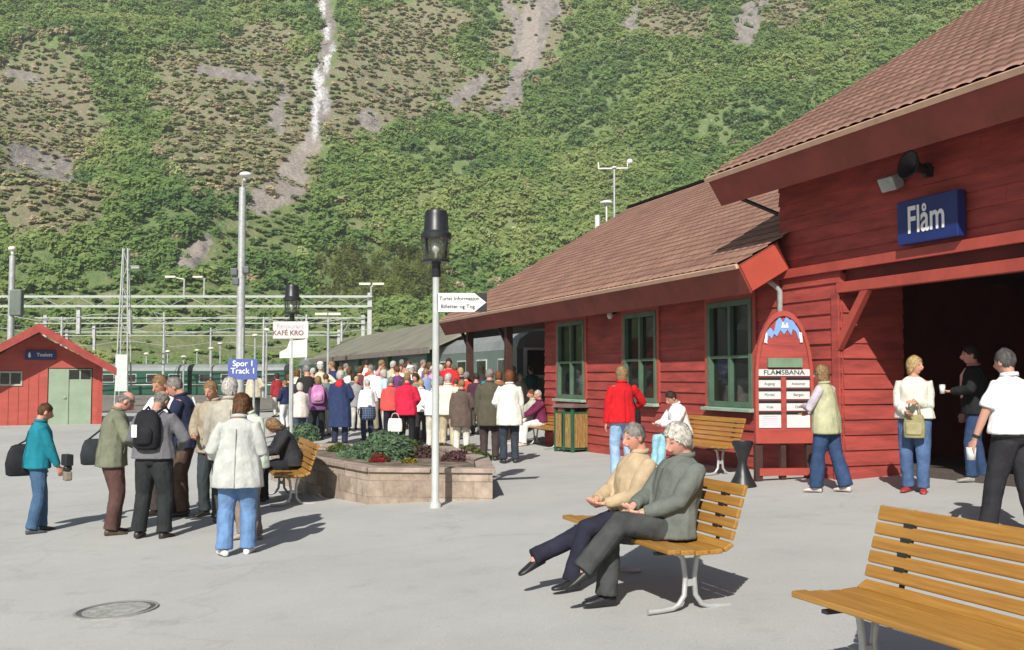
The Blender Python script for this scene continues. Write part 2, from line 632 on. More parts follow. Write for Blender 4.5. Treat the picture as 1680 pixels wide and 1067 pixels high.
def hill_material():
    m = bpy.data.materials.new("hillside_cover")
    nt, p = nt_of(m)
    L = nt.links
    tc = nt.nodes.new("ShaderNodeTexCoord")

    def noise(scale, det=6, rough=0.6, stretch=None):
        src = tc.outputs['Object']
        if stretch:
            mp = nt.nodes.new("ShaderNodeMapping")
            mp.inputs['Scale'].default_value = stretch
            L.new(src, mp.inputs[0])
            src = mp.outputs[0]
        n = nt.nodes.new("ShaderNodeTexNoise")
        n.inputs['Scale'].default_value = scale
        n.inputs['Detail'].default_value = det
        n.inputs['Roughness'].default_value = rough
        L.new(src, n.inputs['Vector'])
        return n.outputs[0]

    def ramp(src, stops):
        r = nt.nodes.new("ShaderNodeValToRGB")
        while len(r.color_ramp.elements) < len(stops):
            r.color_ramp.elements.new(0.5)
        for e, (q, c) in zip(r.color_ramp.elements, stops):
            e.position = q
            e.color = col4(c)
        L.new(src, r.inputs[0])
        return r.outputs[0]

    def mix(f, a, b):
        x = nt.nodes.new("ShaderNodeMix")
        x.data_type = 'RGBA'
        L.new(f, x.inputs[0])
        L.new(a, x.inputs[6])
        L.new(b, x.inputs[7])
        return x.outputs[2]

    def attr(nm, nz=None, sharp=3.0):
        a = nt.nodes.new("ShaderNodeAttribute")
        a.attribute_name = nm
        if nz is None:
            return a.outputs['Fac']
        # (attr - 0.5) * sharp + (noise - 0.5) * k + 0.5
        x = nt.nodes.new("ShaderNodeMath")
        x.operation = 'MULTIPLY_ADD'
        L.new(a.outputs['Fac'], x.inputs[0])
        x.inputs[1].default_value = sharp
        x.inputs[2].default_value = -0.5 * sharp - 2.0
        y = nt.nodes.new("ShaderNodeMath")
        y.operation = 'MULTIPLY_ADD'
        L.new(nz, y.inputs[0])
        y.inputs[1].default_value = 5.0
        L.new(x.outputs[0], y.inputs[2])
        y.use_clamp = True
        return y.outputs[0]
    forest = ramp(noise(0.35, 8), [(0.3, (0.11, 0.175, 0.065)), (0.5, (0.16, 0.225, 0.085)), (0.7, (0.21, 0.24, 0.11))])
    grass = ramp(noise(0.25, 8, 0.65), [(0.3, (0.12, 0.175, 0.065)), (0.5, (0.19, 0.23, 0.095)), (0.7, (0.29, 0.28, 0.17))])
    scrub = ramp(noise(0.4, 9, 0.7), [(0.25, (0.12, 0.105, 0.08)), (0.42, (0.26, 0.215, 0.155)), (0.55, (0.20, 0.22, 0.12)), (0.72, (0.34, 0.285, 0.21))])
    rock = ramp(noise(0.55, 9, 0.7, (1, 1, 0.6)), [(0.25, (0.09, 0.085, 0.08)), (0.45, (0.22, 0.205, 0.195)), (0.6, (0.31, 0.28, 0.25)), (0.75, (0.42, 0.39, 0.36))])
    scree = ramp(noise(1.3, 8, 0.7), [(0.25, (0.20, 0.175, 0.15)), (0.5, (0.33, 0.29, 0.26)), (0.75, (0.46, 0.42, 0.38))])
    water = ramp(noise(0.9, 8, 0.7, (1.4, 1.4, 0.25)), [(0.32, (0.22, 0.21, 0.21)), (0.48, (0.60, 0.60, 0.62)), (0.66, (0.80, 0.81, 0.83))])
    n1, n2 = noise(0.22, 8, 0.7), noise(0.8, 7, 0.7)
    n3 = noise(1.2, 7, 0.75, (1.5, 1.5, 0.3))
    c = mix(attr("z_grass", n1), forest, grass)
    c = mix(attr("z_scrub", n1), c, scrub)
    c = mix(attr("z_rock", n2), c, rock)
    c = mix(attr("z_scree", n2), c, scree)
    c = mix(attr("z_water", n3, 1.7), c, water)
    L.new(c, p.inputs['Base Color'])
    p.inputs['Roughness'].default_value = 0.95
    p.inputs['Specular IOR Level'].default_value = 0.1
    b = nt.nodes.new("ShaderNodeBump")
    b.inputs['Strength'].default_value = 0.9
    b.inputs['Distance'].default_value = 1.2
    L.new(noise(0.7, 9, 0.7), b.inputs['Height'])
    L.new(b.outputs[0], p.inputs['Normal'])
    return m


hill_me.materials.append(hill_material())

# ---------------------------------------------------------------- the wood on the hillside (one mass)
def leaf_crown(nleaf, leaf, seed, tall=1.0, lumps=6):
    r = np.random.default_rng(seed)
    # lumps: offsets of sub-spheres of a unit crown
    lc = r.normal(size=(lumps, 3))
    lc /= np.linalg.norm(lc, axis=1)[:, None]
    lc *= r.uniform(0.25, 0.62, (lumps, 1))
    lc[:, 2] = np.abs(lc[:, 2]) * tall * 1.1 + 0.35
    lr = r.uniform(0.30, 0.52, lumps)
    k = r.integers(0, lumps, nleaf)
    d = r.normal(size=(nleaf, 3))
    d[:, 2] = d[:, 2] * 0.9 + 0.35
    d /= np.linalg.norm(d, axis=1)[:, None]
    c = lc[k] + d * (lr[k] * r.uniform(0.78, 1.1, nleaf))[:, None] * np.array([1, 1, tall])
    nrm = 0.65 * d + np.array([-0.1, -0.6, 0.65]) + r.normal(size=(nleaf, 3)) * 0.28
    nrm /= np.linalg.norm(nrm, axis=1)[:, None]
    a = np.cross(nrm, r.normal(size=(nleaf, 3)))
    a /= np.linalg.norm(a, axis=1)[:, None]
    b = np.cross(nrm, a)
    s = leaf * r.uniform(0.6, 1.4, (nleaf, 1))
    t = np.stack([c + a * s, c - a * s * 0.55 + b * s * 0.85, c - a * s * 0.45 - b * s * 0.9], 1)
    shade = r.uniform(0.82, 1.15, nleaf)
    return t, shade


def hill_point(n, seed):
    r = np.random.default_rng(seed)
    d = r.uniform(-10, 224, n)
    px = r.uniform(-450, 2250, n)
    base = Y0 + 14 * np.sin((px - 300) / 420.0) - 10 * np.clip((px - 700) / 700, 0, 1.5)
    Y = base + d
    keep = r.uniform(0, 1, n) < (Y / (Y0 + 290))
    px, d, Y = px[keep], d[keep], Y[keep]
    X = (px - 840) / FPX * Y
    Z = hill_height(X, Y, d)
    return np.stack([X, Y, Z], 1), d


P, dP = hill_point(118000, 5)
tpx, tpy, m_scrub, m_rock, m_scree, m_water, m_grass = zones(P)
rr = RNG.uniform(0, 1, len(P))
clump = fbm(P[:, 0] / 20, P[:, 1] / 20, 55, 3)
dens = 0.90 - 0.05 * np.clip(m_scrub, 0, 1) - 0.32 * m_grass + 0.7 * (clump - 0.5)
dens = np.where((m_rock > 0.45) | (m_scree > 0.4) | (m_water > 0.15), 0.10, dens)
dens = np.where((seg_mask(tpx, tpy, [(520, -30), (546, 70), (528, 140), (514, 235)], 9, 0.5) > .3), 0.0, dens)
dens = np.where(tpy > 545, dens * 0.3, dens)
keepm = (rr < dens) & (tpy > -60)
# drop the trees nobody can see behind the station roofs
keepm &= ~((tpx > 1250) & (tpy > 420)) & ~((tpx > 960) & (tpy > 480))
P, m_scrub, m_grass, clump, tpy, tpx = P[keepm], m_scrub[keepm], m_grass[keepm], clump[keepm], tpy[keepm], tpx[keepm]
nT = len(P)
bush = (m_scrub > 0.4) | (m_grass > 0.4)
size = np.where(bush, RNG.uniform(0.6, 1.5, nT), RNG.uniform(0.9, 2.0, nT) * RNG.choice([0.8, 1.0, 1.25], nT))
conif = (tpx > 520) & (tpx < 735) & (tpy > 415) & (tpy < 500)
hue = np.clip(0.5 + (clump - 0.5) * 1.5 + RNG.normal(0, 0.15, nT), 0, 1)
c_dark, c_mid, c_yel = np.array([0.120, 0.225, 0.078]), np.array([0.225, 0.345, 0.105]), np.array([0.36, 0.43, 0.16])
f1 = np.clip(hue * 2, 0, 1)[:, None]
f2 = np.clip(hue * 2 - 1, 0, 1)[:, None]
tc_ = (c_dark * (1 - f1) + c_mid * f1) * (1 - f2) + c_yel * f2
sc_ = np.array([0.40, 0.345, 0.235]) * RNG.uniform(0.7, 1.35, (nT, 1)) * np.where(RNG.uniform(0, 1, (nT, 1)) < .4, np.array([0.85, 1.05, 0.8]), np.array([1.05, 0.97, 1.0]))
tc_ = np.where((m_scrub > .35)[:, None], tc_ * .55 + np.array([0.25, 0.235, 0.13]) * .5, tc_)
brown = (RNG.uniform(0, 1, nT) < 0.62 * np.clip(m_scrub * 1.4, 0, 1) + 0.015)[:, None]
tc_ = np.where(brown, sc_ * 0.95 + tc_ * 0.25, tc_)
tc_ = np.where(conif[:, None], np.array([0.15, 0.18, 0.045]) * RNG.uniform(0.6, 1.5, (nT, 1)), tc_)
tris, cols = [], []
templ = [leaf_crown(74, 0.22, 100 + i, tall=RNG.uniform(0.9, 1.5)) for i in range(10)]
templ_b = [leaf_crown(34, 0.36, 200 + i, tall=0.8, lumps=4) for i in range(6)]
templ_c = [leaf_crown(80, 0.18, 300 + i, tall=2.6, lumps=6) for i in range(4)]
kinds = np.where(bush, 10 + RNG.integers(0, 6, nT), RNG.integers(0, 10, nT))
kinds = np.where(conif, 16 + RNG.integers(0, 4, nT), kinds)
for ki, (t, sh) in enumerate(templ + templ_b + templ_c):
    sel = np.where(kinds == ki)[0]
    if not len(sel):
        continue
    an = RNG.uniform(-0.8, 0.8, len(sel))
    ca, sa = np.cos(an), np.sin(an)
    s = size[sel] * (0.72 if ki >= 16 else 1)
    v = t.reshape(-1, 3)
    vx = (v[None, :, 0] * ca[:, None] - v[None, :, 1] * sa[:, None]) * s[:, None]
    vy = (v[None, :, 0] * sa[:, None] + v[None, :, 1] * ca[:, None]) * s[:, None]
    vz = v[None, :, 2] * s[:, None] * (0.62 if 10 <= ki < 16 else 0.9)
    w = np.stack([vx, vy, vz], -1) + P[sel][:, None, :]
    tris.append(w.reshape(-1, 3))
    cc = tc_[sel][:, None, :] * sh[None, :, None]
    cols.append(np.repeat(cc.reshape(-1, 3), 3, axis=0))
tris = np.concatenate(tris)
cols = np.concatenate(cols)
wood_me = np_mesh("hillside_wood", tris, np.arange(len(tris)).reshape(-1, 3), 3)
ca = wood_me.attributes.new("leafcol", 'FLOAT_COLOR', 'POINT')
ca.data.foreach_set("color", np.concatenate([cols, np.ones((len(cols), 1))], 1).astype(np.float32).ravel())
lm = bpy.data.materials.new("leaves")
nt, p = nt_of(lm)
at = nt.nodes.new("ShaderNodeAttribute")
at.attribute_name = "leafcol"
nt.links.new(at.outputs['Color'], p.inputs['Base Color'])
p.inputs['Roughness'].default_value = 0.8
p.inputs['Specular IOR Level'].default_value = 0.15
tlb = nt.nodes.new("ShaderNodeBsdfTranslucent")
nt.links.new(at.outputs['Color'], tlb.inputs[0])
mxs = nt.nodes.new("ShaderNodeMixShader")
mxs.inputs[0].default_value = 0.5
nt.links.new(p.outputs[0], mxs.inputs[1])
nt.links.new(tlb.outputs[0], mxs.inputs[2])
nt.links.new(mxs.outputs[0], nt.nodes["Material Output"].inputs[0])
LEAFMAT = lm
wood_me.materials.append(lm)
wood = bpy.data.objects.new("hillside_wood", wood_me)
COL.objects.link(wood)
tag(wood, label="green and brown spring wood covering the whole mountainside", cat="wood", kind='stuff')
print("wood trees", nT, "tris", len(tris) // 3)
del tris, cols

# ================================================================ STATION BUILDINGS
S_W = 8.72          # wall plane of the low wing
S_H = 8.76          # wall plane of the hall
T_C = 12.54         # corner of the hall


def siding(mb, p0, d, length, out, z0, z1, h=0.2, openings=(), thick=0.03, mi=0):
    """lapped boards: p0 start point, d unit direction, out outward normal"""
    d, out = Vector(d), Vector(out)
    zs = [z0]
    z = z0 + h
    while z < z1 - 0.02:
        zs.append(z)
        z += h
    zs.append(z1)
    cuts = sorted(set([round(q, 4) for q in zs] + [round(o[k], 4) for o in openings for k in (2, 3) if z0 < o[k] < z1]))
    rnd = random.Random(int(length * 100))
    for za, zb in zip(cuts[:-1], cuts[1:]):
        row = max([q for q in zs if q <= za + 1e-4])
        fa, fb = (za - row) / h, (zb - row) / h
        oa, ob = thick * (1 - 0.75 * fa), thick * (1 - 0.75 * fb)
        segs = [(0.0, length)]
        for o in openings:
            if o[2] < zb - 1e-3 and o[3] > za + 1e-3:
                ns = []
                for a, b in segs:
                    if o[0] > a:
                        ns.append((a, min(b, o[0])))
                    if o[1] < b:
                        ns.append((max(a, o[1]), b))
                segs = [q for q in ns if q[1] - q[0] > 0.005]
        for a, b in segs:
            # random butt joints in long runs
            pts = [a]
            while b - pts[-1] > 4.6:
                pts.append(pts[-1] + rnd.uniform(2.4, 4.2))
            pts.append(b)
            for q0, q1 in zip(pts[:-1], pts[1:]):
                w = rnd.uniform(-0.0025, 0.0025)
                A, Bq = Vector(p0) + d * (q0 + 0.0012), Vector(p0) + d * (q1 - 0.0012)
                za_, zb_ = Vector((0, 0, za)), Vector((0, 0, zb))
                i0 = -out * 0.02
                mb.hexa(A + za_ + i0, Bq + za_ + i0, Bq + za_ + out * (oa + w), A + za_ + out * (oa + w),
                        A + zb_ + i0, Bq + zb_ + i0, Bq + zb_ + out * (ob + w), A + zb_ + out * (ob + w), mi)


def MU():
    """basis: local x along U, y along -N (out of the front), z up"""
    return Matrix((U, -N, Vector((0, 0, 1)))).transposed().to_4x4()


def fbox(mb, t0, t1, s0, s1, z0, z1, mi=0):
    mb.hexa(B(t0, s0, z0), B(t1, s0, z0), B(t1, s1, z0), B(t0, s1, z0), B(t0, s0, z1), B(t1, s0, z1), B(t1, s1, z1), B(t0, s1, z1), mi)


def section(mb, pts, t0, t1, mi=0):
    """extrude a polygon of (s, z) points from t0 to t1"""
    mb.prism([B(t0, s, z) for s, z in pts], U * (t1 - t0), mi)


def roof_mat(name, c1, c2, rowc):
    m = bpy.data.materials.new(name)
    nt, p = nt_of(m)
    L = nt.links
    tc = nt.nodes.new("ShaderNodeTexCoord")
    nz = nt.nodes.new("ShaderNodeTexNoise")
    nz.inputs['Scale'].default_value = 1.3
    nz.inputs['Detail'].default_value = 8
    nz.inputs['Roughness'].default_value = 0.7
    L.new(tc.outputs['Object'], nz.inputs['Vector'])
    cr = nt.nodes.new("ShaderNodeValToRGB")
    cr.color_ramp.elements[0].position = 0.32
    cr.color_ramp.elements[1].position = 0.68
    cr.color_ramp.elements[0].color = col4(c1)
    cr.color_ramp.elements[1].color = col4(c2)
    L.new(nz.outputs[0], cr.inputs[0])
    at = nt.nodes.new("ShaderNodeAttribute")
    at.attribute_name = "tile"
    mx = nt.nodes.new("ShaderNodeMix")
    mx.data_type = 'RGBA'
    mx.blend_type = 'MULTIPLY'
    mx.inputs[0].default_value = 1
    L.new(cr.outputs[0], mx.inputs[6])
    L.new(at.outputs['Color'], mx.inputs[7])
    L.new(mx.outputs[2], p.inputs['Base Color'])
    p.inputs['Roughness'].default_value = 0.8
    p.inputs['Specular IOR Level'].default_value = 0.3
    return m


def tile_roof(name, E, k, s_top, tn, tf, pitch_w, row_h, amp, step, mat, parent):
    """front slope of real pantiles. E=(s,z) eave, k slope, tn/tf functions of s"""
    L = sqrt(1 + k * k)
    nrow = int((s_top - E[0]) * L / row_h)
    nsub = 5
    t_lo = min(tn(E[0]), tn(s_top))
    t_hi = max(tf(E[0]), tf(s_top))
    ncol = int((t_hi - t_lo) / pitch_w * nsub)
    ts = t_lo + np.arange(ncol + 1) * pitch_w / nsub
    wave = amp * (np.abs(np.sin(np.arange(ncol + 1) * pi / nsub)) ** 0.6)
    V, F, C = [], [], []
    nrm = np.array([-k / L, 1 / L])
    base = 0
    for r in range(nrow):
        s0, s1 = E[0] + r * row_h / L, E[0] + (r + 1) * row_h / L
        a, b = tn(s0), tf(s0)
        tt = np.clip(ts, a, b)
        for s, off in ((s0, step), (s1, 0.0)):
            z = E[1] + k * (s - E[0])
            o = wave + off + 0.02
            ss = s + nrm[0] * o
            zz = z + nrm[1] * o
            V.append(np.stack([tt * U.x + ss * N.x, tt * U.y + ss * N.y, zz], 1))
        n = ncol + 1
        ii = np.arange(ncol)
        ok = (tt[1:] - tt[:-1]) > 1e-4
        q = np.stack([base + ii, base + ii + n, base + ii + n + 1, base + ii + 1], 1)[ok]
        F.append(q)
        c = np.repeat(RNG.uniform(0.80, 1.15, ncol // nsub + 2), nsub)[:ncol][ok]
        C.append(c)
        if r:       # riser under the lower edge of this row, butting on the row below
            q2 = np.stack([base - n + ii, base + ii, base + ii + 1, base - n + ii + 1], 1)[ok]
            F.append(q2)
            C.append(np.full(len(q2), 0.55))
        base += 2 * n
    V = np.concatenate(V)
    F = np.concatenate(F)
    C = np.concatenate(C)
    me = np_mesh(name, V, F, 4)
    at = me.attributes.new("tile", 'FLOAT_COLOR', 'FACE')
    at.data.foreach_set("color", np.stack([C, C, C, np.ones_like(C)], 1).astype(np.float32).ravel())
    me.materials.append(mat)
    o = bpy.data.objects.new(name, me)
    COL.objects.link(o)
    o.parent = parent
    return o


TILE_LOW = roof_mat("brown_tiles", (0.25, 0.142, 0.108), (0.36, 0.205, 0.155), 0)
TILE_HIGH = roof_mat("red_pantiles", (0.24, 0.138, 0.108), (0.36, 0.205, 0.16), 0)
GUTTER = paint("pale_eave_flashing", (0.62, 0.40, 0.28), rough=0.45, var=0.08, scale=4)
FASCIA = paint("shaded_fascia_red", (0.22, 0.045, 0.032), rough=0.7, var=0.14, scale=1.5, bump=0.2, bscale=12)  # darker red holds the shade of the down-tilted, barely lit fascia
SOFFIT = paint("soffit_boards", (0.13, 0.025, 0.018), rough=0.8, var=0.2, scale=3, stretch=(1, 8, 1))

# ---------------------------------------------------------------- low wing
wing = empty("station_wing", label="long low red timber station wing with brown tiled roof and green windows", cat="station building")
WZB, WZT = 1.12, 2.80
wins = []
for x0, x1 in ((918, 962), (1027, 1081), (1166, 1239)):
    ta, tb = on_s(x0, 600, S_W)[0], on_s(x1, 600, S_W)[0]
    wins.append((tb, ta))
T_F = 21.8
mb = MB()
ops = [(a - T_C - 0.02, b - T_C + 0.02, WZB, WZT) for a, b in wins]
siding(mb, B(T_C + 0.002, S_W, 0), U, T_F - T_C, -N, -0.15, 3.16, 0.185, ops, 0.034)
siding(mb, B(T_F, S_W, 0), N, 12.0, U, -0.15, 3.16, 0.185, (), 0.03)
mb.build("wall", RED, wing)
mb = MB()      # inner shell behind the boards
z_pieces = []
for i, (a, b) in enumerate(wins):
    z_pieces.append((a, b))
ts_ = [T_C] + [q for w in sorted(wins) for q in w] + [T_F]
for a, b in zip(ts_[::2], ts_[1::2]):
    fbox(mb, a, b, S_W + 0.025, S_W + 0.15, -0.3, 3.14)
for a, b in wins:
    fbox(mb, a + 0.001, b - 0.001, S_W + 0.025, S_W + 0.15, -0.3, WZB - 0.01)
    fbox(mb, a + 0.001, b - 0.001, S_W + 0.025, S_W + 0.15, WZT + 0.01, 3.14)
fbox(mb, T_C, T_F - 0.03, 20.8, 20.95, -0.3, 3.14)
fbox(mb, T_F - 0.15, T_F - 0.03, S_W + 0.16, 20.79, -0.3, 3.14)
fbox(mb, T_C + 0.01, T_F - 0.16, S_W + 0.16, 20.79, 0.2, 0.3)
mb.build("wall_core", DARKRED, wing)
INNER = paint("dim_interior", (0.12, 0.10, 0.08), rough=0.8, var=0.3, scale=1.2)
SHOPRED = paint("red_goods", (0.35, 0.03, 0.03), rough=0.7)
GLASSW = bpy.data.materials.new("clear_window_glass")
nt, p = nt_of(GLASSW)
tr_ = nt.nodes.new("ShaderNodeBsdfTransparent")
tr_.inputs[0].default_value = (0.86, 0.9, 0.88, 1)
p.inputs['Base Color'].default_value = (0.02, 0.025, 0.025, 1)
p.inputs['Roughness'].default_value = 0.04
p.inputs['Specular IOR Level'].default_value = 1.0
mx_ = nt.nodes.new("ShaderNodeMixShader")
mx_.inputs[0].default_value = 0.42
nt.links.new(tr_.outputs[0], mx_.inputs[1])
nt.links.new(p.outputs[0], mx_.inputs[2])
nt.links.new(mx_.outputs[0], nt.nodes["Material Output"].inputs[0])
goods = [SHOPRED, paint("cream_goods", (0.6, 0.55, 0.45)), paint("green_goods", (0.10, 0.25, 0.12)), paint("brown_goods", (0.22, 0.12, 0.06)), paint("blue_goods", (0.10, 0.16, 0.4))]
rw = random.Random(4)
for wi, (a, b) in enumerate(wins):
    m = MB()
    fbox(m, a, b, S_W + 0.2, S_W + 0.6, WZB - 0.06, WZB - 0.02)
    m.build("display_shelf", INNER, wing)
    x = a + 0.08
    while x < b - 0.2:
        w_ = rw.uniform(.09, .2)
        h_ = rw.uniform(.14, .62)
        s_ = S_W + rw.uniform(.22, .34)
        m = MB()
        mt_ = rw.choice(goods)
        if rw.random() < .5:
            fbox(m, x, x + w_, s_, s_ + .14, WZB - 0.018, WZB + h_)
            m.build("display_box", mt_, wing, bevel=.01)
        else:
            c_ = B(x + w_ / 2, s_ + .08, 0)
            m.lathe([(w_ * .42, WZB - 0.018), (w_ * .5, WZB + h_ * .3), (w_ * .3, WZB + h_ * .7), (w_ * .2, WZB + h_ * .8), (w_ * .28, WZB + h_)], c=(c_.x, c_.y), n=12)
            m.build("display_vase", mt_, wing, smooth=True)
        x += w_ + rw.uniform(.02, .1)
    for fx in (.3, .72):
        c_ = B(a + (b - a) * fx, S_W + .45, 0)
        m = MB()
        m.lathe([(.15, 2.36), (.14, 2.44), (.07, 2.54), (.02, 2.57), (.012, 3.0)], c=(c_.x, c_.y), n=14)
        m.build("lamp_shade", WHITEP, wing, smooth=True)
for wi, (a, b) in enumerate(wins):
    m = MB()
    w = b - a
    F_ = 0.085
    s0, s1 = S_W - 0.07, S_W + 0.04
    fbox(m, a, a + F_, s0, s1, WZB, WZT)
    fbox(m, b - F_, b, s0, s1, WZB, WZT)
    fbox(m, a + F_, b - F_, s0, s1, WZT - F_, WZT)
    fbox(m, a + F_, b - F_, s0, s1, WZB, WZB + F_)
    c = (a + b) / 2
    fbox(m, c - 0.035, c + 0.035, s0 + 0.012, s1 - 0.004, WZB + F_, WZT - F_)
    zc = WZB + (WZT - WZB) * 0.47
    fbox(m, a + F_, c - 0.035, s0 + 0.02, s1 - 0.008, zc - 0.025, zc + 0.025)
    fbox(m, c + 0.035, b - F_, s0 + 0.02, s1 - 0.008, zc - 0.025, zc + 0.025)
    # flat casing boards round the frame
    fr = m.build("window", paint("shaded_green_frame", (0.085, 0.15, 0.10), rough=.5), wing, bevel=0.004)  # frame green darkened to carry the shade under the eave
    m = MB()
    fbox(m, a + F_, c - 0.035, S_W + 0.008, S_W + 0.016, WZB + F_, WZT - F_)
    fbox(m, c + 0.035, b - F_, S_W + 0.008, S_W + 0.016, WZB + F_, WZT - F_)
    m.build("pane", GLASSW, fr)
    m = MB()
    m.hexa(B(a - 0.07, S_W - 0.16, WZB - 0.065), B(b + 0.07, S_W - 0.16, WZB - 0.065), B(b + 0.07, S_W - 0.035, WZB - 0.065), B(a - 0.07, S_W - 0.035, WZB - 0.065),
           B(a - 0.07, S_W - 0.16, WZB - 0.02), B(b + 0.07, S_W - 0.16, WZB - 0.02), B(b + 0.07, S_W - 0.035, WZB - 0.003), B(a - 0.07, S_W - 0.035, WZB - 0.003))
    m.build("sill", paint("sunlit_mint_sill", (0.30, 0.42, 0.33), rough=.5), fr, bevel=0.004)  # same green lightened to paint in the sun on the sill
    m = MB()
    fbox(m, a - 0.1, a - 0.003, S_W - 0.055, S_W, WZB - 0.0, WZT + 0.1)
    fbox(m, b + 0.003, b + 0.1, S_W - 0.055, S_W, WZB - 0.0, WZT + 0.1)
    fbox(m, a - 0.003, b + 0.003, S_W - 0.055, S_W, WZT + 0.003, WZT + 0.1)
    m.build("casing", RED_TRIM, fr, bevel=0.004)

K1, E1 = 0.56, (7.85, 3.17)
n1 = sqrt(1 + K1 * K1)
d1, p1 = (1 / n1, K1 / n1), (K1 / n1, -1 / n1)
EB = 0.44
T_E = 12.28


def off(E, a, b, d, p):
    return (E[0] + d[0] * a + p[0] * b, E[1] + d[1] * a + p[1] * b)


mb = MB()
box_pts = [off(E1, 0, 0, d1, p1), off(E1, 0, EB, d1, p1), off(E1, 0.76, EB, d1, p1), off(E1, 0.76, 0, d1, p1)]
section(mb, box_pts, T_E, 27.95)
mb.build("eave_box", FASCIA, wing)
mb = MB()
section(mb, [off(E1, 0.03, 0.02, d1, p1), off(E1, 0.03, EB - 0.02, d1, p1), off(E1, 0.74, EB - 0.02, d1, p1), off(E1, 0.74, 0.02, d1, p1)], T_E - 0.02, T_E - 0.002)
mb.build("eave_end_board", paint("sunlit_end_red", (0.43, 0.075, 0.050), rough=0.5, var=0.06, scale=3), wing)  # sunlight on the end face is put into this brighter red
mb = MB()
section(mb, [off(E1, -0.05, -0.035, d1, p1), off(E1, -0.05, 0.03, d1, p1), off(E1, -0.002, 0.03, d1, p1), off(E1, -0.002, -0.035, d1, p1)], T_E - 0.02, 27.97)
mb.build("eave_flashing", GUTTER, wing)
RID = 15.0
ZR = E1[1] + K1 * (RID - E1[0])


def tf_low(s):
    return 27.95 + (s - E1[0]) * (29.96 - 27.95) / (RID - E1[0])


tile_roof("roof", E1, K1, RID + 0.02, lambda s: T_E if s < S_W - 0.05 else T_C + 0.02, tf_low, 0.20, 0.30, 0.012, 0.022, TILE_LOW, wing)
mb = MB()
mb.hexa(B(T_C + .02, 15.02, ZR - .12), B(29.9, 15.02, ZR - .12), B(27.9, 22.2, ZR - .12 - K1 * 7.2), B(T_C + .02, 22.2, ZR - .12 - K1 * 7.2),
        B(T_C + .02, 15.02, ZR - .02), B(29.9, 15.02, ZR - .02), B(27.9, 22.2, ZR - .02 - K1 * 7.2), B(T_C + .02, 22.2, ZR - .02 - K1 * 7.2))
mb.build("rear_roof", TILE_LOW, wing)
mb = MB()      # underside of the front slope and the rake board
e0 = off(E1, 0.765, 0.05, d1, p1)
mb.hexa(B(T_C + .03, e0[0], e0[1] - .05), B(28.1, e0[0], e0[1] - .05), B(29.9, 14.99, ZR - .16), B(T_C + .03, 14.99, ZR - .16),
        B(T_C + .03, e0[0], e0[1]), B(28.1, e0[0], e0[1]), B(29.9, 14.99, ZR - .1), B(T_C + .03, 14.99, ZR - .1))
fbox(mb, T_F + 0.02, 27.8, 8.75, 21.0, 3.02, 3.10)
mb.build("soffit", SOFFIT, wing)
mb = MB()
mb.prism([B(21.85, 8.9, 3.13), B(21.85, 21.1, 3.13), B(21.85, 15, ZR - 0.3)], U * 0.1)
mb.prism([B(27.8, 8.9, 3.13), B(27.8, 21.1, 3.13), B(27.8, 15, ZR - 0.3)], U * 0.1)
mb.build("gable", DARKRED, wing)
mb = MB()
fbox(mb, 12.6, 29.9, 14.9, 15.1, ZR + 0.02, ZR + 0.09)
mb.build("ridge_cap", TILE_LOW, wing)
# canopy posts with braces
DKBROWN = paint("dark_brown_timber", (0.05, 0.018, 0.014), rough=0.65, var=0.2, scale=4)
for px_, hb in ((765, True), (828, False)):
    t_ = on_s(px_, 600, 8.2)[0]
    m = MB()
    m.box((-0.085, -0.085, -0.1), (0.085, 0.085, 2.9), Matrix.Translation(B(t_, 8.3, 0)) @ MU())
    po = m.build("post", DKBROWN, wing, bevel=0.01)
    m = MB()
    m.tube([B(t_ + 0.05, 8.3, 2.35), B(t_ + 0.75, 8.3, 2.86)], 0.05, n=6)
    m.build("brace", DKBROWN, po)
mb = MB()
fbox(mb, T_F + 0.03, 27.75, 8.22, 8.38, 2.83, 3.0)
mb.build("canopy_beam", DKBROWN, wing)

# ---------------------------------------------------------------- tall hall
hall = empty("station_hall", label="tall red timber station hall with deep open doorway and pantiled roof", cat="station building")
T_O = on_s(1383, 620, S_H)[0]        # far jamb of the doorway
T_O2, T_N = 3.4, -4.0
K2, E2 = 0.62, (7.80, 4.53)
mb = MB()
L_h = T_C - T_N
siding(mb, B(T_C, S_H, 0), -U, L_h, -N, 0.0, 4.62, 0.205, [(T_C - T_O, T_C - T_O2, -0.3, 3.03)], 0.036)
mb.build("wall", RED, hall)
mb = MB()
siding(mb, B(T_O, S_H + 0.0, 0), N, 1.0, -U, 0.0, 2.99, 0.205, (), 0.03)
mb.build("doorway_lining", RED, hall)
mb = MB()
fbox(mb, T_C - 0.003, T_C - 0.13, S_H + 0.025, 22.5, -0.3, 4.60)
fbox(mb, T_O + 0.03, T_C - 0.131, S_H + 0.025, S_H + 1.0, -0.3, 4.6)
fbox(mb, T_N, T_O2 - 0.03, S_H + 0.025, S_H + 0.15, -0.3, 4.6)
fbox(mb, T_N, T_O + 0.029, S_H + 0.025, S_H + 0.15, 3.06, 4.6)
mb.build("wall_core", DARKRED, hall)
# dark room behind the doorway
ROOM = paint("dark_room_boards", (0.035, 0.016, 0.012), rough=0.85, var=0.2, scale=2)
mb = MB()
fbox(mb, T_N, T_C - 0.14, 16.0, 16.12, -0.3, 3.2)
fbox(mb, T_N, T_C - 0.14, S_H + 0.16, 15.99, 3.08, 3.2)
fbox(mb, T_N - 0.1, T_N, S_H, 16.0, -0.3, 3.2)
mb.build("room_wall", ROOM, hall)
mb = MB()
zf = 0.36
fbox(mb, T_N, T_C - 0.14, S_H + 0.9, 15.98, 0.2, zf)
mb.build("floor", paint("room_floor", (0.09, 0.075, 0.065), rough=0.8), hall)
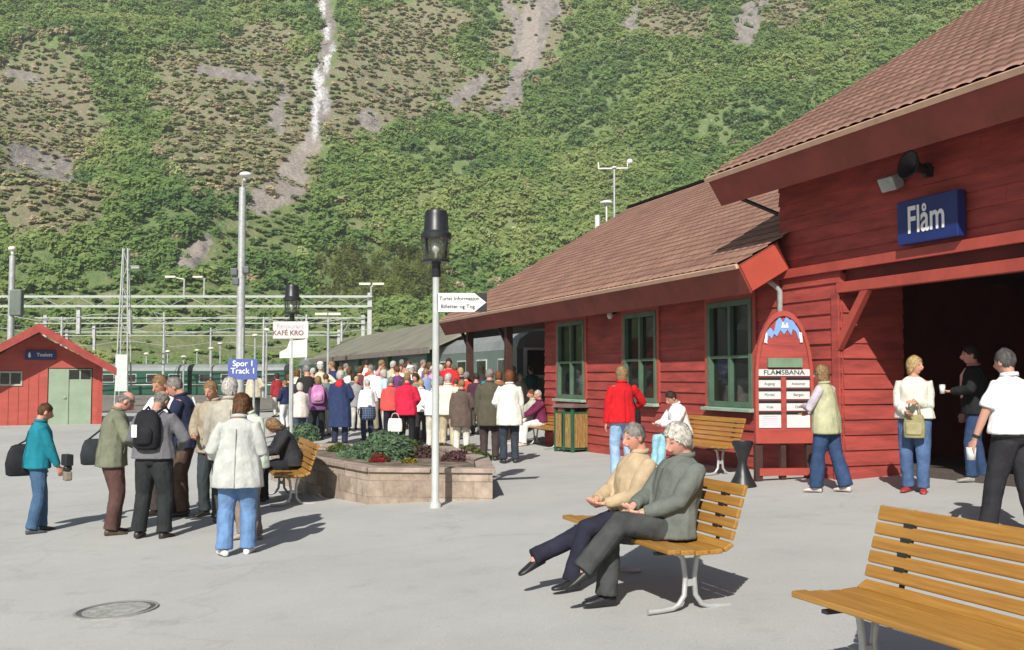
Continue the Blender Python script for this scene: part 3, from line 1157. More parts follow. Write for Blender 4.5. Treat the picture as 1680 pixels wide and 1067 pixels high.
# lintel, trim and jamb
mb = MB()
fbox(mb, T_O + 0.02, T_O2, S_H - 0.075, S_H + 0.05, 2.72, 2.86)
mb.build("lintel", RED_TRIM, hall, bevel=0.006)
mb = MB()
fbox(mb, T_O - 0.02, T_O2, S_H + 0.06, S_H + 0.15, 2.80, 3.055)
mb.build("lintel_recess", DARKRED, hall)
mb = MB()
fbox(mb, T_C + 0.0, T_N, S_H - 0.085, S_H - 0.037, 3.02, 3.15)
mb.build("band_board", RED_TRIM, hall, bevel=0.006)
mb = MB()
fbox(mb, T_O - 0.01, T_O + 0.14, S_H - 0.07, S_H - 0.038, 0.2, 2.72)
mb.build("corner_board", RED, hall, bevel=0.005)
mb = MB()
mb.hexa(B(T_O - 0.02, S_H - .09, 1.95), B(T_O - 0.02, S_H - .0, 1.95), B(T_O - 0.02, S_H - .0, 2.15), B(T_O - 0.02, S_H - .09, 2.15),
        B(T_O - 0.62, S_H - .09, 2.71), B(T_O - 0.62, S_H - .0, 2.71), B(T_O - 0.48, S_H - .0, 2.71), B(T_O - 0.48, S_H - .09, 2.71))
mb.build("brace", RED_TRIM, hall, bevel=0.006)
# eave
n2 = sqrt(1 + K2 * K2)
d2, p2 = (1 / n2, K2 / n2), (K2 / n2, -1 / n2)
T_E2 = 12.99
mb = MB()
section(mb, [off(E2, 0, 0, d2, p2), off(E2, 0, 0.45, d2, p2), off(E2, 0.86, 0.45, d2, p2), off(E2, 0.86, 0, d2, p2)], T_N - 2, T_E2)
mb.build("eave_box", FASCIA, hall)
mb = MB()
section(mb, [off(E2, -0.05, -0.035, d2, p2), off(E2, -0.05, 0.03, d2, p2), off(E2, -0.002, 0.03, d2, p2), off(E2, -0.002, -0.035, d2, p2)], T_N - 2, T_E2 + 0.01)
mb.build("eave_flashing", GUTTER, hall)
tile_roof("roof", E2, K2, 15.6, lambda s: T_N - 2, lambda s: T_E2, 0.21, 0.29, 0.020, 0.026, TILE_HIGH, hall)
mb = MB()
Z2 = E2[1] + K2 * (15.6 - E2[0])
mb.hexa(B(T_N - 2, 15.6, Z2 - .14), B(T_E2, 15.6, Z2 - .14), B(T_E2, 23.4, Z2 - .14 - K2 * 7.8), B(T_N - 2, 23.4, Z2 - .14 - K2 * 7.8),
        B(T_N - 2, 15.6, Z2), B(T_E2, 15.6, Z2), B(T_E2, 23.4, Z2 - K2 * 7.8), B(T_N - 2, 23.4, Z2 - K2 * 7.8))
e0 = off(E2, 0.865, 0.05, d2, p2)
mb.hexa(B(T_N - 2, e0[0], e0[1] - .06), B(T_E2, e0[0], e0[1] - .06), B(T_E2, 15.59, Z2 - .2), B(T_N - 2, 15.59, Z2 - .2),
        B(T_N - 2, e0[0], e0[1]), B(T_E2, e0[0], e0[1]), B(T_E2, 15.59, Z2 - .12), B(T_N - 2, 15.59, Z2 - .12))
mb.build("rear_roof", TILE_HIGH, hall)
mb = MB()
mb.prism([B(T_C, 8.8, 4.62), B(T_C, 22.4, 4.62), B(T_C, 15.6, Z2 - 0.3)], -U * 0.1)
mb.build("gable", DARKRED, hall)
mb = MB()
mb.tube([B(12.56, S_H - 0.02, 4.0), B(12.9, 8.2, 4.3)], 0.03, n=8)
mb.build("eave_strut", BLACKM, hall)
# downpipe by the corner
mb = MB()
mb.tube([B(12.47, 8.45, 3.02), B(12.45, 8.58, 2.93), B(12.44, S_H - 0.1, 2.85), B(12.44, S_H - 0.1, 0.3)], 0.04, n=10)
mb.build("downpipe", GALV_D, hall, smooth=True)

# station name sign on the hall
ta, _, za = on_s(1480, 403, S_H - 0.12)
tb, _, zb = on_s(1578, 330, S_H - 0.12)
za, zb = 3.19, 3.72
nsign = empty("station_name_sign", B((ta + tb) / 2, S_H - 0.14, za), label="dark blue station sign reading Flåm in white above the doorway", cat="sign")
Mi = Matrix.Translation(-nsign.location)
mb = MB()
a, b = min(ta, tb), max(ta, tb)
pts = [B(a, S_H - 0.19, za), B(b, S_H - 0.19, za), B(b, S_H - 0.19, zb), B(a, S_H - 0.19, zb)]
mb.prism([p - nsign.location for p in pts], N * 0.13)
mb.build("panel", BLUESIGN, nsign, bevel=0.01)
Mt = face_M(B((a + b) / 2, S_H - 0.197, (za + zb) / 2 - 0.0) - nsign.location, -U)
text_part("lettering", "Flåm", 0.46, Mt, LETTER, nsign, thick=0.003, bold=0.006, sx=(b - a) * 0.72 / 0.98)
# floodlight and loudspeaker above the sign
fl = empty("floodlight", B(on_s(1482, 285, S_H)[0], S_H - 0.12, 4.02), label="small grey floodlight on the dark hall wall above the name sign", cat="floodlight")
MF = MU().to_3x3().to_4x4()
mb = MB()
mb.box((-0.13, 0.0, -0.09), (0.13, 0.16, 0.09), MF @ Matrix.Rotation(radians(-25), 4, 'X'))
mb.build("lamp_housing", GALV_D, fl, bevel=0.015)
mb = MB()
mb.box((-0.02, -0.1, -0.03), (0.02, 0.03, 0.03), MF)
mb.build("bracket", BLACKM, fl)
sp = empty("loudspeaker", B(on_s(1530, 272, S_H)[0], S_H - 0.1, 4.05), label="black horn loudspeaker on the hall wall beside the floodlight", cat="loudspeaker")
mb = MB()
prof = [(0.05, 0.0), (0.055, 0.1), (0.09, 0.18), (0.17, 0.26), (0.175, 0.275), (0.16, 0.27), (0.04, 0.16)]
Rh = MF @ Matrix.Rotation(radians(-80), 4, 'X')
mb.loft([[Rh @ Vector((r * cos(2 * pi * j / 18), r * sin(2 * pi * j / 18), z)) for j in range(18)] for r, z in prof])
mb.build("horn", BLACKM, sp, smooth=True)
mb = MB()
mb.box((-0.03, -0.09, -0.08), (0.03, 0.03, 0.08), MF)
mb.build("bracket", BLACKM, sp)

# ================================================================ RED SHED
def place(o, p, rz=None):
    o.location = p
    if rz is not None:
        o.rotation_euler.z = rz
    return o


shed_y = 35.0
sp0 = at_y(62, 700, shed_y)
sz = -0.12
shed = empty("red_shed", (sp0.x, sp0.y, sz), HU + 0.06, label="small red wooden shed with green door and gabled roof", cat="shed")
# local frame: x to the side, y away, front at y = 0
HW, WH, RH, DP = 2.02, 2.12, 3.50, 4.0
SHEDRED = paint("shed_red_paint", (0.40, 0.078, 0.060), rough=0.75, var=0.08, scale=1.2, stretch=(1, 1, 4))
mb = MB()
DX0, DX1, DZ = 0.28, 1.72, 2.02     # door opening
front = []
mb.prism([(-HW, 0, -.2), (-1.25, 0, -.2), (-1.25, 0, 2.45), (-HW, 0, 2.08)], (0, .1, 0))
mb.prism([(-1.25, 0, -.2), (-0.52, 0, -.2), (-0.52, 0, 1.42), (-1.25, 0, 1.42)], (0, .1, 0))
mb.prism([(-1.25, 0, 1.88), (-0.52, 0, 1.88), (-0.52, 0, 2.95), (-1.25, 0, 2.45)], (0, .1, 0))
mb.prism([(-0.52, 0, -.2), (DX0, 0, -.2), (DX0, 0, 3.02), (0, 0, 3.2), (-0.52, 0, 2.95)], (0, .1, 0))
mb.prism([(DX0, 0, DZ), (DX1, 0, DZ), (DX1, 0, 2.22), (DX0, 0, 3.02)], (0, .1, 0))
mb.prism([(DX1, 0, -.2), (HW, 0, -.2), (HW, 0, 2.08), (DX1, 0, 2.22)], (0, .1, 0))
mb.box((-HW, 0.1, -.2), (-HW + .1, DP, 2.2))
mb.box((HW - .1, 0.1, -.2), (HW, DP, 2.2))
mb.box((-HW + .1, DP - .1, -.2), (HW - .1, DP, 2.2))
mb.build("wall", SHEDRED, shed)
m = MB()
for i in range(7):                 # shallow vertical boards on the front left of the door
    x = -HW + 0.12 + i * 0.31
    if -1.35 < x < -0.45:
        m.box((x, -0.018, -.1), (x + .03, -0.001, 1.36))
    else:
        m.box((x, -0.018, -.1), (x + .03, -0.001, 2.1))
m.build("cover_strip", SHEDRED, shed)
m = MB()
m.box((HW - .14, -.045, -.1), (HW + .03, .02, 2.1))
m.build("corner_board", RED_TRIM, shed)
m = MB()
ov = 0.95
kx = (RH - 2.02) / (HW + .42)
for sgn in (-1, 1):
    a, b = (0, RH), (sgn * (HW + .42), 2.02)
    m.prism([(a[0], -ov, a[1]), (b[0], -ov, b[1]), (b[0], -ov, b[1] - .09), (a[0], -ov, a[1] - .09)], (0, DP + ov + .4, 0))
m.build("roof", paint("shed_roof_felt", (0.30, 0.06, 0.05), rough=0.8, var=0.15, scale=2), shed)
m = MB()
for sgn in (-1, 1):
    a, b = (0, RH + .03), (sgn * (HW + .46), 2.02)
    m.prism([(a[0], -ov - .03, a[1]), (b[0], -ov - .03, b[1]), (b[0], -ov - .03, b[1] - .27), (a[0], -ov - .03, a[1] - .30)], (0, .028, 0))
m.build("barge_board", paint("barge_red", (0.33, 0.055, 0.045), rough=0.5), shed)
DOORG = paint("sage_green_door", (0.27, 0.35, 0.255), rough=0.6, var=0.06, scale=2)
m = MB()
m.box((DX0 + .03, .02, 0.0), (0.92, .07, DZ - .03))
m.box((0.94, .025, 0.0), (DX1 - .03, .07, 1.62))
m.box((0.94, .025, 1.95), (DX1 - .03, .07, DZ - .03))
m.box((0.94, .025, 1.62), (0.97, .07, 1.95))
m.box((DX1 - .06, .025, 1.62), (DX1 - .03, .07, 1.95))
m.box((1.29, .025, 1.62), (1.34, .07, 1.95))
m.box((0.905, -.005, 0.0), (0.955, .019, DZ - .03))
dr = m.build("door", DOORG, shed, bevel=0.006)
m = MB()
m.box((0.97, .04, 1.62), (1.29, .05, 1.95))
m.box((1.34, .04, 1.62), (1.66, .05, 1.95))
m.build("pane", GLASS, dr)
m = MB()
m.tube([(0.86, 0.02, 1.0), (0.86, -0.05, 1.0), (0.76, -0.05, 1.0)], 0.014, n=8)
m.build("handle", GALV, dr)
m = MB()
for a in ((-1.25, -1.2), (-.57, -.52), (-.92, -.87)):
    m.box((a[0], -.03, 1.46), (a[1], .06, 1.84))
m.box((-1.25, -.035, 1.40), (-.52, .06, 1.46))
m.box((-1.25, -.03, 1.84), (-.52, .06, 1.90))
fr = m.build("window", paint("grey_window_frame", (0.36, 0.42, 0.36), rough=0.6), shed)
m = MB()
m.box((-1.2, .03, 1.46), (-.92, .04, 1.84))
m.box((-.87, .03, 1.46), (-.57, .04, 1.84))
m.build("pane", GLASS, fr)
m = MB()
m.box((-.45, -.10, 2.30), (.52, -.02, 2.62))
sg = m.build("sign_panel", BLUESIGN, shed, bevel=0.008)
text_part("lettering", "Toalett", 0.17, face_M((.16, -.104, 2.47), (1, 0, 0)), LETTER, sg, thick=.002, bold=.001)
m = MB()
m.cyl((-.31, -.11), .025, 0, .01, n=10)
for v in range(len(m.v)):
    x, y, z = m.v[v]
    m.v[v] = (x, -.104 - z, 2.53 + (y + .11))
m.box((-.345, -.112, 2.38), (-.275, -.102, 2.50))
m.build("pictogram", LETTER, sg)

# ================================================================ LAMP POSTS
LAMPGLASS = None


def clear_glass():
    global LAMPGLASS
    if LAMPGLASS:
        return LAMPGLASS
    m = bpy.data.materials.new("lantern_glass")
    nt, p = nt_of(m)
    nt.nodes.remove(p)
    out = nt.nodes["Material Output"]
    tr = nt.nodes.new("ShaderNodeBsdfTransparent")
    tr.inputs[0].default_value = (0.88, 0.90, 0.86, 1)
    gl = nt.nodes.new("ShaderNodeBsdfGlossy")
    gl.inputs['Roughness'].default_value = 0.05
    mx = nt.nodes.new("ShaderNodeMixShader")
    mx.inputs[0].default_value = 0.10
    nt.links.new(tr.outputs[0], mx.inputs[1])
    nt.links.new(gl.outputs[0], mx.inputs[2])
    nt.links.new(mx.outputs[0], out.inputs[0])
    LAMPGLASS = m
    return m


def lantern_post(loc, height, label):
    o = empty("street_lamp", loc, label=label, cat="street lamp", group="lantern posts on the station square")
    s = height / 3.72
    m = MB()
    m.lathe([(0.075, -0.05), (0.075, 0.05), (0.048, 0.09), (0.045, 1.6), (0.043, 2.90)], n=16)
    m.build("pole", paint("pale_lamp_pole", (.46, .49, .48), rough=.45, var=.06, scale=6), o, smooth=False, autosmooth=True)
    m = MB()
    m.lathe([(0.050, 2.86), (0.062, 2.88), (0.055, 3.02), (0.075, 3.06)], n=16)
    m.build("collar", BLACKM, o, autosmooth=True)
    m = MB()
    m.lathe([(0.160, 3.06), (0.165, 3.07), (0.190, 3.34), (0.184, 3.34), (0.157, 3.075)], n=24)
    m.build("lantern_glass", clear_glass(), o, smooth=True)
    m = MB()
    m.lathe([(0.168, 3.045), (0.174, 3.07), (0.16, 3.08), (0.05, 3.06)], n=24)
    m.build("lantern_base", BLACKM, o, autosmooth=True)
    m = MB()
    m.lathe([(0.195, 3.34), (0.198, 3.40), (0.165, 3.43), (0.158, 3.44), (0.150, 3.64), (0.135, 3.69), (0.02, 3.715)], n=24)
    m.build("lamp_cap", BLACKM, o, autosmooth=True)
    for k in range(4):
        a = pi / 4 + k * pi / 2
        m = MB()
        m.tube([(0.152 * cos(a), 0.152 * sin(a), 3.06), (0.19 * cos(a), 0.19 * sin(a), 3.35)], 0.011, n=6)
        m.build("cage_bar", BLACKM, o)
    m = MB()
    m.lathe([(0.02, 3.07), (0.022, 3.16), (0.05, 3.19), (0.062, 3.24), (0.05, 3.29), (0.02, 3.31)], n=14)
    m.build("bulb", paint("white_bulb", (0.85, 0.85, 0.8), rough=0.25, var=0.02), o, smooth=True)
    o.scale = (1, 1, s)
    return o


gp = gnd(714, 833)
H1 = at_y(710, 343, gp.y).z - gp.z
lamp = lantern_post(gp, H1, "lantern lamp post in front of the stone planter with arrow sign")
gp2 = at_y(477, 700, 22.5)
gp2.z = g(gp2.x, gp2.y)
H2 = at_y(477, 466, 22.5).z - gp2.z
lamp2 = lantern_post(gp2, H2, "distant lantern lamp post rising behind the white sign board")

# arrow sign on the lamp
p_a = at_y(718, 497, gp.y)
ppm = FPX / gp.y
arw = empty("direction_sign", (gp.x, gp.y - 0.06, p_a.z), label="white arrow sign fixed to the lamp post pointing at the station", cat="sign")
m = MB()
w, h = 84 / ppm, 31 / ppm
m.prism([(0.03, 0, -h / 2), (w - .16, 0, -h / 2), (w - .01, 0, 0), (w - .16, 0, h / 2), (0.03, 0, h / 2)], (0, .02, 0))
m.build("panel", WHITEP, arw)
m = MB()
m.prism([(w - .155, 0.004, h / 2), (w, .004, h / 2), (w, .004, .004), (w - .004, .004, .004)], (0, .014, 0))
m.prism([(w - .155, 0.004, -h / 2), (w - .004, .004, -.004), (w, .004, -.004), (w, .004, -h / 2)], (0, .014, 0))
m.box((.0, .022, -h / 2 + .01), (w - .01, .045, h / 2 - .01))
m.build("backing", BLACKM, arw)
text_part("lettering", "Turist Informasjon", 0.068, face_M((w / 2 - .025, -.003, h * .2), (1, 0, 0)), INK, arw, thick=.001, bold=.001)
text_part("lettering", "Billetter og Tog", 0.068, face_M((w / 2 - .045, -.003, -h * .22), (1, 0, 0)), INK, arw, thick=.001, bold=.001)

# ================================================================ SIGNS ON POLES
Ys = 19.5
bp = at_y(478, 700, Ys)
bz = g(bp.x, Ys)
q = FPX / Ys
wsg = empty("white_sign_post", (bp.x, Ys, bz), label="white sign board with dark lettering on a slim pole above the crowd", cat="sign")
zt = at_y(478, 528, Ys).z - bz
m = MB()
m.cyl((0, 0), .035, -.05, zt - .25, n=12)
m.build("pole", GALV, wsg, autosmooth=True)
m = MB()
m.box((-31 / q, -.05, zt - 28 / q), (27 / q, -.015, zt))
pn = m.build("panel", paint("pinkish_white_board", (0.66, 0.58, 0.60), rough=0.5, var=.03), wsg, bevel=.004)
text_part("lettering", "KAFÉ KRO", 0.13, face_M((-6 / q, -.054, zt - 19 / q), (1, 0, 0)), paint("brown_lettering", (0.18, .10, .09)), pn, thick=.001, bold=.003)
text_part("lettering", "Restaurant", 0.12, face_M((-3 / q, -.054, zt - 8 / q), (1, 0, 0)), paint("grey_lettering", (0.38, .36, .38)), pn, thick=.001)
m = MB()
m.prism([(-4 / q, -.03, zt - 32 / q), (25 / q, -.03, zt - 29 / q), (25 / q, -.03, zt - 58 / q), (-20 / q, -.03, zt - 60 / q), (-20 / q, -.03, zt - 50 / q), (-8 / q, -.03, zt - 44 / q)], (0, .03, 0))
m.build("lower_panel", paint("cream_board", (0.72, 0.72, 0.66), rough=0.5, var=.02), wsg)

Ys = 24.0
bp = at_y(398, 700, Ys)
bz = g(bp.x, Ys)
q = FPX / Ys
bsg = empty("track_sign", (bp.x, Ys, bz), label="blue track sign with two white lines behind the waiting group", cat="sign")
zt = at_y(398, 589, Ys).z - bz
m = MB()
for x in (-.25, .25):
    m.cyl((x, .03), .03, -.05, zt, n=10)
m.cyl((-2 / q, .03), .03, zt - .05, zt + 0.75, n=10)
m.build("pole", GALV_D, bsg)
m = MB()
m.box((-25 / q, -.02, zt - 34 / q), (23 / q, .0, zt))
pn = m.build("panel", paint("mid_blue_panel", (0.075, 0.11, 0.34), rough=0.45, var=.05), bsg, bevel=.004)
text_part("lettering", "Spor 1", 0.19, face_M((0, -.024, zt - 8 / q), (1, 0, 0)), LETTER, pn, thick=.001, bold=.002)
text_part("lettering", "Track 1", 0.19, face_M((0, -.024, zt - 20 / q), (1, 0, 0)), LETTER, pn, thick=.001, bold=.002)

# ================================================================ STONE PLANTER
def stone_mat(name, c1, c2, bw, bh, mortar):
    m = bpy.data.materials.new(name)
    nt, p = nt_of(m)
    L = nt.links
    uv = nt.nodes.new("ShaderNodeAttribute")
    uv.attribute_name = "uvw"
    br = nt.nodes.new("ShaderNodeTexBrick")
    br.inputs['Scale'].default_value = 1
    br.inputs['Brick Width'].default_value = bw
    br.inputs['Row Height'].default_value = bh
    br.inputs['Mortar Size'].default_value = 0.008
    br.inputs['Mortar Smooth'].default_value = 0.3
    br.inputs['Color1'].default_value = col4(c1)
    br.inputs['Color2'].default_value = col4(c2)
    br.inputs['Mortar'].default_value = col4(mortar)
    L.new(uv.outputs['Vector'], br.inputs['Vector'])
    nz = nt.nodes.new("ShaderNodeTexNoise")
    nz.inputs['Scale'].default_value = 6
    nz.inputs['Detail'].default_value = 8
    nz.inputs['Roughness'].default_value = .7
    tc = nt.nodes.new("ShaderNodeTexCoord")
    L.new(tc.outputs['Object'], nz.inputs['Vector'])
    cr = nt.nodes.new("ShaderNodeValToRGB")
    cr.color_ramp.elements[0].position = .3
    cr.color_ramp.elements[1].position = .75
    cr.color_ramp.elements[0].color = (.6, .58, .56, 1)
    cr.color_ramp.elements[1].color = (1.35, 1.3, 1.25, 1)
    L.new(nz.outputs[0], cr.inputs[0])
    mx = nt.nodes.new("ShaderNodeMix")
    mx.data_type = 'RGBA'
    mx.blend_type = 'MULTIPLY'
    mx.inputs[0].default_value = 1
    L.new(br.outputs[0], mx.inputs[6])
    L.new(cr.outputs[0], mx.inputs[7])
    L.new(mx.outputs[2], p.inputs['Base Color'])
    p.inputs['Roughness'].default_value = .9
    b = nt.nodes.new("ShaderNodeBump")
    b.inputs['Distance'].default_value = .012
    ad = nt.nodes.new("ShaderNodeMath")
    ad.operation = 'MULTIPLY_ADD'
    ad.inputs[1].default_value = -1.2
    L.new(br.outputs['Fac'], ad.inputs[0])
    L.new(nz.outputs[0], ad.inputs[2])
    L.new(ad.outputs[0], b.inputs['Height'])
    L.new(b.outputs[0], p.inputs['Normal'])
    return m


STONE = stone_mat("planter_stone", (0.31, 0.25, 0.20), (0.46, 0.39, 0.33), .40, .215, (0.34, 0.285, 0.25))
CAPST = paint("planter_coping", (0.33, 0.26, 0.22), rough=.9, var=.2, scale=5, bump=.5, bscale=30)
pA = gnd(605, 828)
pB = gnd(808, 820)
poly = [Vector((pA.x, pA.y, 0)), Vector((pB.x, pB.y, 0)), Vector((-.38, 15.2, 0)), Vector((-1.1, 17.6, 0)), Vector((-3.6, 18.4, 0)), Vector((-4.15, 17.4, 0)), Vector((-3.12, 15.3, 0))]
PT = 0.33
planter = empty("stone_planter", (0, 0, 0), label="low angular stone planter with plants beside the lamp post", cat="planter")
n = len(poly)
V, F, UVS = [], [], []
ctr = sum(poly, Vector()) / n
inner = []
for i in range(n):
    a, b, c = poly[i - 1], poly[i], poly[(i + 1) % n]
    e1, e2 = (b - a).normalized(), (c - b).normalized()
    n1_, n2_ = Vector((-e1.y, e1.x, 0)), Vector((-e2.y, e2.x, 0))
    bi = (n1_ + n2_).normalized()
    inner.append(b + bi * (0.2 / max(.4, bi.dot(n1_))))
u0 = 0
for i in range(n):
    a, b = poly[i], poly[(i + 1) % n]
    L_ = (b - a).length
    o = len(V)
    V += [(a.x, a.y, -.35), (b.x, b.y, -.35), (b.x, b.y, PT), (a.x, a.y, PT)]
    F.append((o, o + 1, o + 2, o + 3))
    UVS += [(u0, -.35, 0), (u0 + L_, -.35, 0), (u0 + L_, PT, 0), (u0, PT, 0)]
    u0 += L_
    a, b = inner[i], inner[(i + 1) % n]
    o = len(V)
    V += [(b.x, b.y, 0), (a.x, a.y, 0), (a.x, a.y, PT), (b.x, b.y, PT)]
    F.append((o, o + 1, o + 2, o + 3))
    UVS += [(0, 0, 0)] * 4
me = bpy.data.meshes.new("stone_wall")
me.from_pydata(V, [], F)
at = me.attributes.new("uvw", 'FLOAT_VECTOR', 'POINT')
at.data.foreach_set("vector", [c for u in UVS for c in u])
me.materials.append(STONE)
ow = bpy.data.objects.new("stone_wall", me)
COL.objects.link(ow)
ow.parent = planter
m = MB()
for i in range(n):
    a, b = poly[i], poly[(i + 1) % n]
    ai, bi = inner[i], inner[(i + 1) % n]
    ca, cb = (a - ai) * .18, (b - bi) * .18
    segs = max(1, int((b - a).length / .7))
    for k in range(segs):
        f0, f1 = k / segs + .004, (k + 1) / segs - .004
        q0, q1 = (a + ca).lerp(b + cb, f0), (a + ca).lerp(b + cb, f1)
        r0, r1 = ai.lerp(bi, f0), ai.lerp(bi, f1)
        z0, z1 = PT + .002, PT + .062
        m.hexa(q0 + Vector((0, 0, z0)), q1 + Vector((0, 0, z0)), r1 + Vector((0, 0, z0)), r0 + Vector((0, 0, z0)),
               q0 + Vector((0, 0, z1)), q1 + Vector((0, 0, z1)), r1 + Vector((0, 0, z1)), r0 + Vector((0, 0, z1)))
m.build("coping", CAPST, planter, bevel=.008)
m = MB()
m.prism([(p.x, p.y, .1) for p in inner], (0, 0, PT - .14))
m.build("soil", paint("planter_soil", (0.16, 0.125, 0.095), rough=.95, var=.4, scale=4, bump=1, bscale=18), planter)


def leafy(name, c, r, cols_, n_, leaf, seed, label, cat, group=None, flat=True, droop=0.0):
    """a plant of many small leaves over a mounded volume with stems"""
    rg = np.random.default_rng(seed)
    d = rg.normal(size=(n_, 3))
    d[:, 2] = np.abs(d[:, 2])
    d /= np.linalg.norm(d, axis=1)[:, None]
    rad = rg.uniform(.45, 1.0, (n_, 1)) ** .6
    lump = 0.75 + 0.5 * fbm(d[:, 0] * 2.2 + seed, d[:, 1] * 2.2 + d[:, 2] * 2, seed, 3)[:, None]
    P_ = d * rad * lump * np.array(r)
    nr = d + rg.normal(size=(n_, 3)) * .6
    nr /= np.linalg.norm(nr, axis=1)[:, None]
    a = np.cross(nr, rg.normal(size=(n_, 3)))
    a /= np.linalg.norm(a, axis=1)[:, None]
    b = np.cross(nr, a)
    s = leaf * rg.uniform(.6, 1.4, (n_, 1))
    T = np.stack([P_ - a * s, P_ + b * s * .38, P_ + a * s, P_ - b * s * .38], 1).reshape(-1, 3)
    T[:, 2] = np.maximum(T[:, 2], 0.0)
    me = np_mesh("foliage", T, np.arange(len(T)).reshape(-1, 4), 4)
    ci = rg.integers(0, len(cols_), n_)
    C = np.array(cols_)[ci] * rg.uniform(.65, 1.3, (n_, 1))
    C = np.repeat(np.concatenate([C, np.ones((n_, 1))], 1), 4, axis=0)
    at = me.attributes.new("leafcol", 'FLOAT_COLOR', 'POINT')
    at.data.foreach_set("color", C.astype(np.float32).ravel())
    me.materials.append(LEAFMAT)
    root = empty(name, c, label=label, cat=cat, group=group)
    fo = bpy.data.objects.new("foliage", me)
    COL.objects.link(fo)
    fo.parent = root
    m = MB()
    for k in range(9):
        an = k * 2.4
        m.tube([(0.02 * cos(an), .02 * sin(an), -.08), (r[0] * .4 * cos(an), r[1] * .4 * sin(an), r[2] * .4), (r[0] * .7 * cos(an), r[1] * .7 * sin(an), r[2] * .62)], [.012, .008, .004], n=5)
    m.build("stem", DKBROWN, root)
    return root


GR1 = [(0.11, 0.19, 0.11), (0.16, 0.26, 0.15), (0.22, 0.31, 0.19)]
GR2 = [(0.10, 0.16, 0.04), (0.18, 0.22, 0.07), (0.07, 0.12, 0.04)]
REDF = [(0.42, 0.03, 0.04), (0.30, 0.025, 0.04), (0.08, 0.12, 0.04)]
PUR = [(0.16, 0.07, 0.09), (0.22, 0.10, 0.12), (0.10, 0.10, 0.05)]
DRY = [(0.22, 0.17, 0.11), (0.16, 0.14, 0.08)]
zs = PT - .06


def top_at(px_, py_):
    r_ = ray(px_, py_)
    k_ = (zs - 1.6) / r_.z
    return Vector((r_.x * k_, r_.y * k_, zs))


leafy("juniper_bush", top_at(636, 752), (.50, .75, .42), GR1, 5200, .045, 1, "wide dark green juniper mound in the middle of the planter", "shrub")
leafy("juniper_bush", top_at(586, 750), (.34, .5, .17), GR1, 1800, .04, 2, "lower pale green juniper sprawling to the planter's inner corner", "shrub")
leafy("juniper_bush", top_at(496, 722), (.38, .5, .36), GR1, 2400, .045, 3, "rounded green shrub at the far corner of the planter behind the seated woman", "shrub")
leafy("flower_clump", top_at(622, 760), (.17, .16, .15), REDF, 800, .032, 4, "clump of red flowers at the foot of the juniper mound", "flowers")
leafy("flower_clump", top_at(650, 755), (.12, .12, .12), REDF, 420, .03, 5, "smaller tuft of red flowers beside the larger red clump", "flowers")
leafy("flower_clump", top_at(672, 762), (.13, .12, .10), [(0.55, .36, .03), (.10, .14, .04)], 350, .028, 6, "small clump of yellow flowers near the coping", "flowers")
leafy("heather_clump", top_at(695, 752), (.26, .3, .22), PUR, 1100, .034, 7, "purple brown heather just short of the lamp post", "shrub")
leafy("heather_clump", top_at(752, 758), (.30, .3, .18), PUR, 1100, .034, 8, "low purple heather spreading just past the lamp post", "shrub")
leafy("low_shrub", top_at(676, 745), (.22, .3, .25), GR2, 900, .036, 9, "yellow green low shrub between juniper and heather", "shrub")
leafy("low_shrub", top_at(786, 757), (.22, .25, .15), GR2, 800, .034, 10, "small grey green cushion plant at the planter's end by the brown coated man", "shrub")
leafy("low_shrub", top_at(548, 737), (.24, .35, .14), DRY + GR2, 800, .034, 11, "dry brownish ground shrub on the planter's near inner corner", "shrub")

# ================================================================ BENCHES
WOOD = bpy.data.materials.new("oiled_bench_wood")
nt, p = nt_of(WOOD)
tc = nt.nodes.new("ShaderNodeTexCoord")
mp = nt.nodes.new("ShaderNodeMapping")
mp.inputs['Scale'].default_value = (1.2, 22, 22)
nt.links.new(tc.outputs['Object'], mp.inputs[0])
nz = nt.nodes.new("ShaderNodeTexNoise")
nz.inputs['Scale'].default_value = 2.2
nz.inputs['Detail'].default_value = 7
nz.inputs['Roughness'].default_value = .65
nt.links.new(mp.outputs[0], nz.inputs['Vector'])
cr = nt.nodes.new("ShaderNodeValToRGB")
cr.color_ramp.elements[0].position = .25
cr.color_ramp.elements[1].position = .75
cr.color_ramp.elements[0].color = (0.24, 0.115, 0.022, 1)
cr.color_ramp.elements[1].color = (0.44, 0.245, 0.060, 1)
e_ = cr.color_ramp.elements.new(.5)
e_.color = (0.35, 0.175, 0.036, 1)
nt.links.new(nz.outputs[0], cr.inputs[0])
nt.links.new(cr.outputs[0], p.inputs['Base Color'])
p.inputs['Roughness'].default_value = .42
b = nt.nodes.new("ShaderNodeBump")
b.inputs['Strength'].default_value = .25
b.inputs['Distance'].default_value = .003
nt.links.new(nz.outputs[0], b.inputs['Height'])
nt.links.new(b.outputs[0], p.inputs['Normal'])

BACKY, BACKZ0, BACKZ1, BACKLEAN = -.175, .49, .84, -.115


